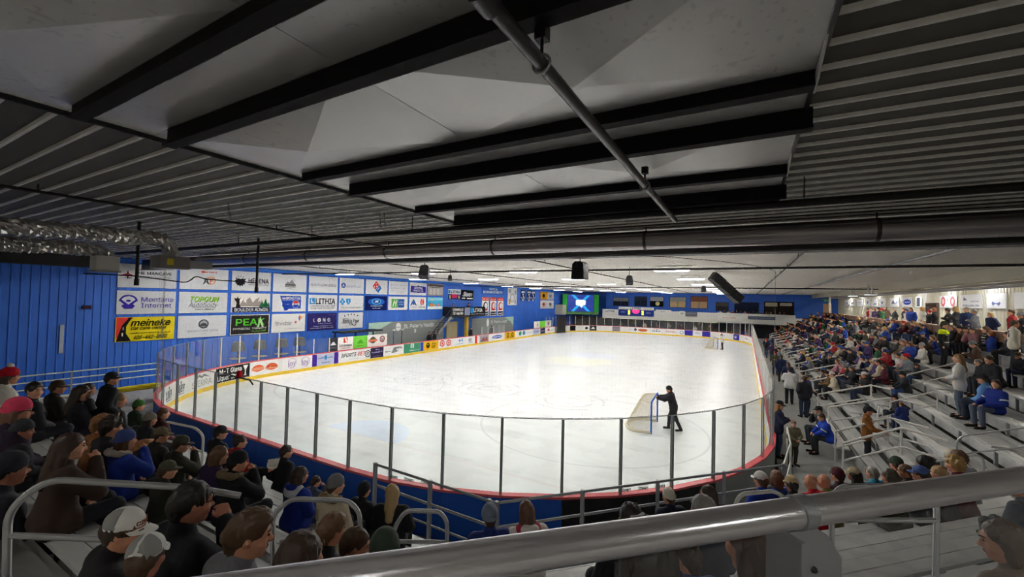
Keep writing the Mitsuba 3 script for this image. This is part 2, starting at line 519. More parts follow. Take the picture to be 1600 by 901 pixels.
def cap_mesh(J, h, back=False):
    c, R = J['head'], J['Rh'] @ (rot(PI, .12) if back else rot(0, -.05))
    g = lambda x, y, z: c + R @ np.array([x, y, z])
    F = Field()
    o = .02 if back else -.012
    F.ell(g(0, o, .05), (.091, .108, .100), R, k=.01)
    F.ell(g(0, o - .115, .028), (.040, .05, .036), R, k=.006, sub=True)
    dn = R @ np.array([0, .1, -1.0])
    p0 = g(0, 0, .035)
    dome = F.mesh(h, cut=lambda x, y, z: ((x - p0[0]) * dn[0] + (y - p0[1]) * dn[1] + (z - p0[2]) * dn[2]) / np.linalg.norm(dn))
    t = np.linspace(-1.15, 1.15, 15)
    V = []
    for k, (ra, rb, dz) in enumerate(((.086, .10, .0), (.088, .185, -.018))):
        V.append(np.stack([ra * np.sin(t), o + .0 + (rb if k else .10) * np.cos(t), .042 + dz - .25 * (ra * np.sin(t)) ** 2 * 4 + 0 * t], 1))
    V = np.vstack(V)
    n = len(t)
    top, bot = V, V - [0, 0, .005]
    VV = np.vstack([top, bot]) @ R.T + c
    Fq = []
    for i in range(n - 1):
        a, b, d_, e = i, i + 1, n + i + 1, n + i
        Fq += [[a, b, d_], [a, d_, e], [a + 2 * n, d_ + 2 * n, b + 2 * n], [a + 2 * n, e + 2 * n, d_ + 2 * n], [e, d_, d_ + 2 * n], [e, d_ + 2 * n, e + 2 * n]]
    return dome, trimesh.Trimesh(VV, np.array(Fq), process=False)


def cap_back(J, h):
    """The netted rear half of a trucker cap."""
    c, R = J['head'], J['Rh'] @ rot(0, -.05)
    g = lambda x, y, z: c + R @ np.array([x, y, z])
    F = Field()
    F.ell(g(0, -.012, .05), (.0925, .1095, .1015), R, k=.01)
    F.ell(g(0, -.127, .03), (.052, .05, .05), R, k=.006, sub=True)
    dn, dy = R @ np.array([0, .1, -1.0]), R @ np.array([0, 1.0, 0])
    p0, p1 = g(0, 0, .048), g(0, -.018, 0)
    dx = R @ np.array([1.0, 0, 0])
    return F.mesh(min(h, .007), cut=lambda x, y, z: np.maximum(np.maximum((x - p0[0]) * dn[0] + (y - p0[1]) * dn[1] + (z - p0[2]) * dn[2], (x - p1[0]) * dy[0] + (y - p1[1]) * dy[1] + (z - p1[2]) * dy[2]),
                                                    .006 - np.abs((x - p1[0]) * dx[0] + (y - p1[1]) * dx[1] + (z - p1[2]) * dx[2])))


def slim(m, tol):
    """Fewer triangles within tol, where the mesh allows it."""
    try:
        import manifold3d as m3
        M = m3.Manifold(m3.Mesh(vert_properties=np.asarray(m.vertices, np.float32), tri_verts=np.asarray(m.faces, np.uint32)))
        if M.status() != m3.Error.NoError or M.is_empty():
            return m
        q = M.simplify(tol).to_mesh()
        return trimesh.Trimesh(q.vert_properties[:, :3], q.tri_verts, process=False)
    except Exception:
        return m


# ---------------------------------------------------------------- materials of the place
def ice_color(p, n, uv):
    x, y = p.x, p.y
    scuff = fbm(x * 1.7, y * 1.7, 3.0, 4)
    sweep = fbm(x * .35 + 4, y * 2.2, 7.0, 4)
    v = .73 - .045 * smoothstep(.45, .75, scuff) - .05 * smoothstep(.5, .78, sweep)
    c = mi.Color3f(v * .985, v, v * 1.005)

    def ring(cx, cy, r, w):
        d = dr.abs(dr.sqrt(dr.square(x - cx) + dr.square(y - cy)) - r)
        return 1 - smoothstep(w * .5, w, d)

    def line(y0, w):
        return 1 - smoothstep(w * .7, w, dr.abs(y - y0))
    grey = mi.Color3f(.50, .50, .53)
    for cx in (7.9, 12.74, 17.5):
        for r in (1.75, 1.2, .6):
            c = mix(c, grey, .60 * ring(cx, 13.2, r, .10) * smoothstep(.25, .6, fbm(x * 3, y * 3, 1.0, 2)))
    for cx, cy in ((6.3, 10.0), (19.7, 10.0), (6.3, 51.0), (19.7, 51.0), (13.0, 30.5)):
        c = mix(c, grey, .45 * ring(cx, cy, 4.5, .06))
    c = mix(c, mi.Color3f(.70, .62, .64), .35 * line(30.5, .16))
    for yy in (22.0, 39.2):
        c = mix(c, mi.Color3f(.60, .64, .78), .32 * line(yy, .16))
    for yy in (3.9, 57.1):
        c = mix(c, mi.Color3f(.72, .55, .55), .30 * line(yy, .05))
    crease = (1 - smoothstep(1.75, 1.85, dr.sqrt(dr.square(x - 13) + dr.square(y - 3.9)))) * smoothstep(3.88, 3.92, y)
    c = mix(c, mi.Color3f(.55, .66, .90), .45 * crease)
    crease = (1 - smoothstep(1.75, 1.85, dr.sqrt(dr.square(x - 13) + dr.square(y - 57.1)))) * smoothstep(3.88, 3.92, 61 - y)
    c = mix(c, mi.Color3f(.55, .66, .90), .45 * crease)
    d = dr.sqrt(dr.square(x - 13) + dr.square(y - 30.5))
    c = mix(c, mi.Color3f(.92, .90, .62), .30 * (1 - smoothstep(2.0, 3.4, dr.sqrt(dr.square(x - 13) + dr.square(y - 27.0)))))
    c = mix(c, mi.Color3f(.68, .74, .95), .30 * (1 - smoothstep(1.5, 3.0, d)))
    return c


def concrete_color(p, n, uv):
    v = .20 + .10 * fbm(p.x * .9, p.y * .9, p.z * .9, 4) - .05 * smoothstep(.6, .8, noise(p.x * 5, p.y * 5, p.z * 5))
    return mi.Color3f(v, v * .99, v * .96)


def blue_wall_color(p, n, uv):
    v = .85 + .3 * fbm(p.y * .8 + p.x, p.z * .25, 2.0, 3)
    return mi.Color3f(.030 * v, .14 * v, .60 * v)


def alu_color(p, n, uv):
    v = .50 + .09 * fbm(p.x * 1.2, p.y * 1.2, p.z * 6, 3) - .05 * smoothstep(.62, .75, noise(p.x * 7, p.y * 7, p.z * 7))
    return mi.Color3f(v, v, v * .97)


def panel_grey(p, n, uv):
    v = .88 + .06 * fbm(p.x * 3, p.y * 3, 1.0, 4) - .12 * smoothstep(.80, .86, noise(p.x * 30, p.y * 30, 2.0)) * smoothstep(.5, .7, noise(p.x * 1.5, p.y * 1.5, 9.0))
    return mi.Color3f(v, v, v * .985)


def wood_color(p, n, uv):
    v = .8 + .4 * fbm(p.y * 1.2, p.z * 25, p.x * 25, 3)
    return mi.Color3f(.17 * v, .095 * v, .06 * v)


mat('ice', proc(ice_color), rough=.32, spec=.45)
mat('concrete', proc(concrete_color), rough=.7)
mat('blue_wall', proc(blue_wall_color), rough=.5)
mat('aluminium', proc(alu_color), rough=.42, metal=.15, spec=.5)
mat('panel_grey', proc(panel_grey), rough=.36, spec=1.0, metal=.12)
mat('wood', proc(wood_color), rough=.5)
mat('white_board', '#eceae6', .35)
mat('yellow_kick', '#e8c437', .4)
mat('red_cap', '#d4565c', .4)
mat('navy_panel', '#1c50ae', .45)
mat('black', '#0e0e10', .5)
mat('dark_steel', '#242327', .35, spec=.8)
mat('duct_steel', '#a8a4a6', .22, metal=.92)
mat('rail_steel', '#c4c5c6', .32, metal=.75)
mat('guard_steel', '#9d9fa2', .4, metal=.6)
mat('post_steel', '#8f9496', .4, metal=.3)
mat('big_rail', '#e4e1e3', .24, metal=.85)
mat('foil', '#c9c8c6', .22, metal=.95)
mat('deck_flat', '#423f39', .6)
mat('beam', '#0d0c0d', .75, spec=.2)
mat('beam_soffit', '#77777a', .5)
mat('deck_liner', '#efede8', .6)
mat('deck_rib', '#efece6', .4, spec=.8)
mat('cream_wall', '#bcb7a6', .6)
mat('white_paint', '#dcdad4', .5)
mat('grey_mural', '#8d9190', .6)
mat('net_white', '#d2cab2', .8)
scene['mat_glass'] = {'type': 'thindielectric', 'int_ior': 1.5, 'specular_transmittance': {'type': 'rgb', 'value': [.95, .985, .97]}}
scene['mat_glass_clear'] = {'type': 'thindielectric', 'int_ior': 1.5, 'specular_transmittance': {'type': 'rgb', 'value': [.95, .96, .955]}}

# ---------------------------------------------------------------- the room shell
XL, XR, YB, YF = -3.0, 36.6, -11.5, 69.0
fl = Polygon([(XL, YB), (XR, YB), (XR, YF), (XL, YF)])


def outline(off, n=16):
    R, c = RC + off, []
    for cx, cy, a0 in ((RC, RC, PI), (W - RC, RC, 1.5 * PI), (W - RC, L - RC, 0), (RC, L - RC, .5 * PI)):
        c += [(cx + R * math.cos(a0 + t), cy + R * math.sin(a0 + t)) for t in np.linspace(0, PI / 2, n)]
    return Polygon(c)


add('floor', prism(fl.difference(outline(.1)), .1, frame((0, 0, -.08), (1, 0, 0), (0, 1, 0))), 'mat_concrete', label='grey concrete floor around the ice rink', kind='structure')
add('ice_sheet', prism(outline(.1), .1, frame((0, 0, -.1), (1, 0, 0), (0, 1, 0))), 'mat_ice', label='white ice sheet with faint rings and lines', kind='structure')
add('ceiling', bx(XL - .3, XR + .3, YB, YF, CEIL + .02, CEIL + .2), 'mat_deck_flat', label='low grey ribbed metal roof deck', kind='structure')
add('pale_deck', bx(XL, XR, 2.82, YF, CEIL - .004, CEIL + .02), 'mat_deck_liner', 'ceiling')  # paler piece of deck beyond the duct, over the ice
add('dark_deck', bx(XL, XR, YB, 2.82, CEIL - .004, CEIL + .02), 'mat_deck_flat', 'ceiling')  # darker piece of deck on the near side
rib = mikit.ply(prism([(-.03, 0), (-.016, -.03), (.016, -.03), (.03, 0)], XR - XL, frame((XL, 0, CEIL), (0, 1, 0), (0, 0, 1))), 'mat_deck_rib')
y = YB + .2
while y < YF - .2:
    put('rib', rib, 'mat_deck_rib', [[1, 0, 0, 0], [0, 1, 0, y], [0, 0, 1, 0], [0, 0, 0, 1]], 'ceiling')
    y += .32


def siding(x, y0, y1, z0, z1, face):
    """Vertical ribbed siding along y whose ribs stand towards face (+1 = +x)."""
    pts, yy = [], y0
    while yy < y1:
        pts += [(yy, 0), (yy + .22, 0), (yy + .24, .025), (yy + .28, .025), (yy + .30, 0)]
        yy += .30
    pts = [(min(a, y1), b) for a, b in pts]
    poly = Polygon(pts + [(y1, -.12), (y0, -.12)]).buffer(0)
    M = np.eye(4)
    M[:3, 0], M[:3, 1], M[:3, 2], M[:3, 3] = (0, 1, 0), (face, 0, 0), (0, 0, 1), (x, 0, z0)
    m = prism(poly, z1 - z0)
    m.apply_transform(M)
    if np.linalg.det(M[:3, :3]) < 0:
        m.invert()
    return m


add('wall_left', siding(XL, YB, YF, 0, CEIL, 1), 'mat_blue_wall', label='tall blue ribbed metal wall hung with sponsor signs', kind='structure')
add('wall_right', siding(XR, YB, YF, 0, CEIL, -1), 'mat_cream_wall', label='cream ribbed wall behind the upper concourse', kind='structure')
add('wall_back', bx(XL, XR, YB - .2, YB, 0, CEIL), 'mat_cream_wall', kind='structure', label='wall behind the camera')
add('wall_far', bx(XL, XR, YF - .2, YF, 0, CEIL), 'mat_blue_wall', kind='structure', label='blue wall at the far end')
add('trim_1', bx(XL, XL + .18, YB, 1.7, 6.12, CEIL - .06), 'mat_black', kind='structure', label='dark steel edge beam over the blue wall')
add('trim_2', bx(XL, XL + .06, 1.7, YF - 4, 6.52, CEIL - .06), flat('#3f74c8'), kind='structure', label='blue top flashing over the signs')

# ---------------------------------------------------------------- lamps over the ice
hs = mikit.ply(cat_([bx(-.76, .76, -.26, .26, .03, .11)]), 'mat_white_paint')
df = mikit.ply(trimesh.Trimesh([[-.66, -.18, -.05], [.66, -.18, -.05], [.66, .18, -.05], [-.66, .18, -.05], [-.74, -.25, .03], [.74, -.25, .03], [.74, .25, .03], [-.74, .25, .03]], [[0, 2, 1], [0, 3, 2], [0, 1, 5], [0, 5, 4], [1, 2, 6], [1, 6, 5], [2, 3, 7], [2, 7, 6], [3, 0, 4], [3, 4, 7]], process=False), None)
NTH = ('first', 'second', 'third', 'fourth', 'fifth', 'sixth', 'seventh', 'eighth')
for i, y in enumerate((5.2, 12.6, 20.0, 27.8, 35.2, 42.6, 50.6, 58.6)):
    for j, x in enumerate((1.0, 8.1, 15.0, 22.4)):
        k = thing('ceiling_light', f"white high-bay light, {NTH[i]} beyond the duct in the row {('along the sign wall', 'left of the middle', 'over the middle', 'by the right boards')[j]}", 'light', 'high-bay lights over the rink')
        M = np.eye(4)
        M[:3, 3] = (x, y, 6.52)
        put('housing', hs, 'mat_white_paint', M, k)
        kk = key_for('diffuser', k)
        scene[kk] = {**df, 'to_world': T(M), 'bsdf': {'type': 'ref', 'id': flat('#ffffff')}, 'emitter': {'type': 'area', 'radiance': {'type': 'rgb', 'value': [RINK_LIGHT * q * (1.9, 1.25, .9, .85, .85, .9, .9, .95)[i] for q in (1, .985, .94)]}}}
        for sx in (-.5, .5):
            add('hanger', bx(x + sx - .01, x + sx + .01, y - .01, y + .01, 6.62, 6.70), 'mat_dark_steel', k)

# ---------------------------------------------------------------- dasher boards
def stations():
    S = []
    for i in range(36):
        S.append((np.array([0, RC + (L - 2 * RC) * i / 36]), np.array([-1.0, 0])))
    for i in range(11):
        a = PI - PI / 2 * i / 11
        S.append((np.array([RC, L - RC]) + RC * np.array([math.cos(a), math.sin(a)]), np.array([math.cos(a), math.sin(a)])))
    for i in range(7):
        S.append((np.array([RC + (W - 2 * RC) * i / 7, L]), np.array([0, 1.0])))
    for i in range(11):
        a = PI / 2 - PI / 2 * i / 11
        S.append((np.array([W - RC, L - RC]) + RC * np.array([math.cos(a), math.sin(a)]), np.array([math.cos(a), math.sin(a)])))
    for i in range(36):
        S.append((np.array([W, L - RC - (L - 2 * RC) * i / 36]), np.array([1.0, 0])))
    for i in range(11):
        a = -PI / 2 * i / 11
        S.append((np.array([W - RC, RC]) + RC * np.array([math.cos(a), math.sin(a)]), np.array([math.cos(a), math.sin(a)])))
    for i in range(7):
        S.append((np.array([W - RC - (W - 2 * RC) * i / 7, 0]), np.array([0, -1.0])))
    for i in range(11):
        a = -PI / 2 - PI / 2 * i / 11
        S.append((np.array([RC, RC]) + RC * np.array([math.cos(a), math.sin(a)]), np.array([math.cos(a), math.sin(a)])))
    return S


ST = stations()


def cell(i, o0, o1, z0, z1, gap=.004):
    """A block of the boards between stations i and i+1."""
    (a, na), (b, nb) = ST[i], ST[(i + 1) % len(ST)]
    t = gap / np.linalg.norm(b - a)
    a, b, na, nb = a + (b - a) * t, b - (b - a) * t, na + (nb - na) * t, nb - (nb - na) * t
    V = [[*(p + n * o), z] for z in (z0, z1) for p, n, o in ((a, na, o0), (b, nb, o0), (b, nb, o1), (a, na, o1))]
    F = [[0, 2, 1], [0, 3, 2], [4, 5, 6], [4, 6, 7], [0, 1, 5], [0, 5, 4], [1, 2, 6], [1, 6, 5], [2, 3, 7], [2, 7, 6], [3, 0, 4], [3, 4, 7]]
    m = trimesh.Trimesh(V, F, process=False)
    if m.volume < 0:
        m.invert()
    return m


boards = thing('rink_boards', 'white dasher boards with yellow kick plate, red cap and tall glass around the rink', 'rink boards')
GLASS = {}
for i in range(len(ST)):
    (a, na), (b, nb) = ST[i], ST[(i + 1) % len(ST)]
    mid, nm_ = (a + b) / 2, unit(na + nb)
    left = mid[0] < .5 and i < 36
    near = mid[1] < RC
    add('board_panel', cell(i, 0, .09, .2, 1.02), 'mat_white_board', boards)
    add('kick_plate', cell(i, -.012, .09, 0, .2), 'mat_yellow_kick', boards)
    add('cap_rail', cell(i, -.015, .15, 1.02, HB, .001), 'mat_red_cap', boards)
    if near:
        dark = mid[0] > 22.4
        add('outer_panel', cell(i, .09, .13, 0, 1.02), 'mat_black' if dark and mid[0] < 24.4 else 'mat_grey_mural' if dark else 'mat_navy_panel', boards)
    else:
        add('outer_panel', cell(i, .09, .13, 0, 1.02), 'mat_grey_mural', boards)
    top = 2.62
    if left:
        y = mid[1]
        top = 2.5 if y < 10.4 else 2.05 if y < 12.4 else 0 if y < 31.4 else 1.95 if y < 36.8 else 0 if y < 48.5 else 2.5
    GLASS[i] = top
    if top:
        p0, p1 = a + na * .06, b + nb * .06
        V = [[*p0, HB], [*p1, HB], [*p1, top], [*p0, top]]
        g = add('glass_pane', trimesh.Trimesh(V, [[0, 1, 2], [0, 2, 3]], process=False), 'mat_glass', boards)
        if near:
            add('edge', cell(i, .054, .066, top, top + .012), 'mat_post_steel', g)
for i in range(len(ST)):
    t = max(GLASS[i], GLASS[(i - 1) % len(ST)])
    if t:
        p, n = ST[i]
        tv = np.array([-n[1], n[0], 0])
        c = np.array([*(p + n * .06), (HB + t) / 2])
        m = cat_([obox(c + np.array([*n, 0]) * s * .022, tv, [*n, 0], [0, 0, 1], .05 if p[1] < RC + 2 else .045, .02, t - HB) for s in (-1, 1)])
        add('glass_post', m, 'mat_post_steel' if p[1] < RC + 1 and p[0] > 1 else 'mat_white_paint', boards)


# ---------------------------------------------------------------- signs
def sign_items(parent, M, items, t0=.012):
    for j, it in enumerate(items):
        k, col, name = it[0], it[-1], 'lettering' if it[0] in 'tg' else 'emblem'
        if k == 't':
            _, s, x, y, h, w, style, _ = it
            m = text(s, h, w, bold=style & 1 == 1, slant=.25 if style & 2 else 0)
            m.apply_translation([x, y, 0])
        elif k == 'g':      # small print too fine to read
            _, x0, x1, y, h, _ = it
            r, ms, x = random.Random(int(x0 * 977 + y * 131)), [], x0
            while x < x1 - .01:
                w = min(r.choice((.5, .7, .9, 1.1)) * h, x1 - x)
                hh = h * r.choice((.7, .7, 1.0))
                ms.append(bx(x, x + w * .78, y, y + hh, 0, .003))
                x += w * (1.0 if r.random() < .8 else 1.5)
            m = cat_(ms)
        elif k == 'r':
            m = bx(min(it[1], it[3]), max(it[1], it[3]), min(it[2], it[4]), max(it[2], it[4]), 0, .003)
        elif k == 'e':
            m = prism(affinity.scale(Point(0, 0).buffer(1, 12), it[3], it[4]), .003)
            m.apply_translation([it[1], it[2], 0])
        elif k == 'o':
            m = prism(Point(it[1], it[2]).buffer(it[3], 14).difference(Point(it[1], it[2]).buffer(it[4], 14)), .003)
        else:
            m = prism(Polygon(it[1]).buffer(0), .003)
        m.apply_translation([0, 0, t0 + .0042 * j])
        if callable(M):
            M(m)
        else:
            m.apply_transform(M)
        add(name, m, flat(col), parent)


def sign(label, M, w, h, bg, items, group=None, name='wall_sign', cat='sign', t=.012, border=None):
    k = thing(name, label, cat, group)
    m = bx(-w / 2, w / 2, -h / 2, h / 2, -.02, t)
    m.apply_transform(M)
    add('panel', m, flat(bg), k)
    if border:
        e = .045
        m = cat_([bx(-w / 2, w / 2, min(s * (h / 2 - e), s * h / 2), max(s * (h / 2 - e), s * h / 2), t, t + .01) for s in (-1, 1)] +
                 [bx(min(s * (w / 2 - e), s * w / 2), max(s * (w / 2 - e), s * w / 2), -h / 2, h / 2, t, t + .01) for s in (-1, 1)])
        m.apply_transform(M)
        add('border', m, flat(border), k)
    sign_items(k, M, items, t)
    return k


def star(cx, cy, r, n=5, q=.45):
    return [(cx + (r if i % 2 == 0 else r * q) * math.sin(PI * i / n), cy + (r if i % 2 == 0 else r * q) * math.cos(PI * i / n)) for i in range(2 * n)]


def arc(cx, cy, r0, r1, a0, a1, n=14):
    t = np.radians(np.linspace(a0, a1, n))
    return [(cx + r1 * math.cos(a), cy + r1 * math.sin(a)) for a in t] + [(cx + r0 * math.cos(a), cy + r0 * math.sin(a)) for a in t[::-1]]


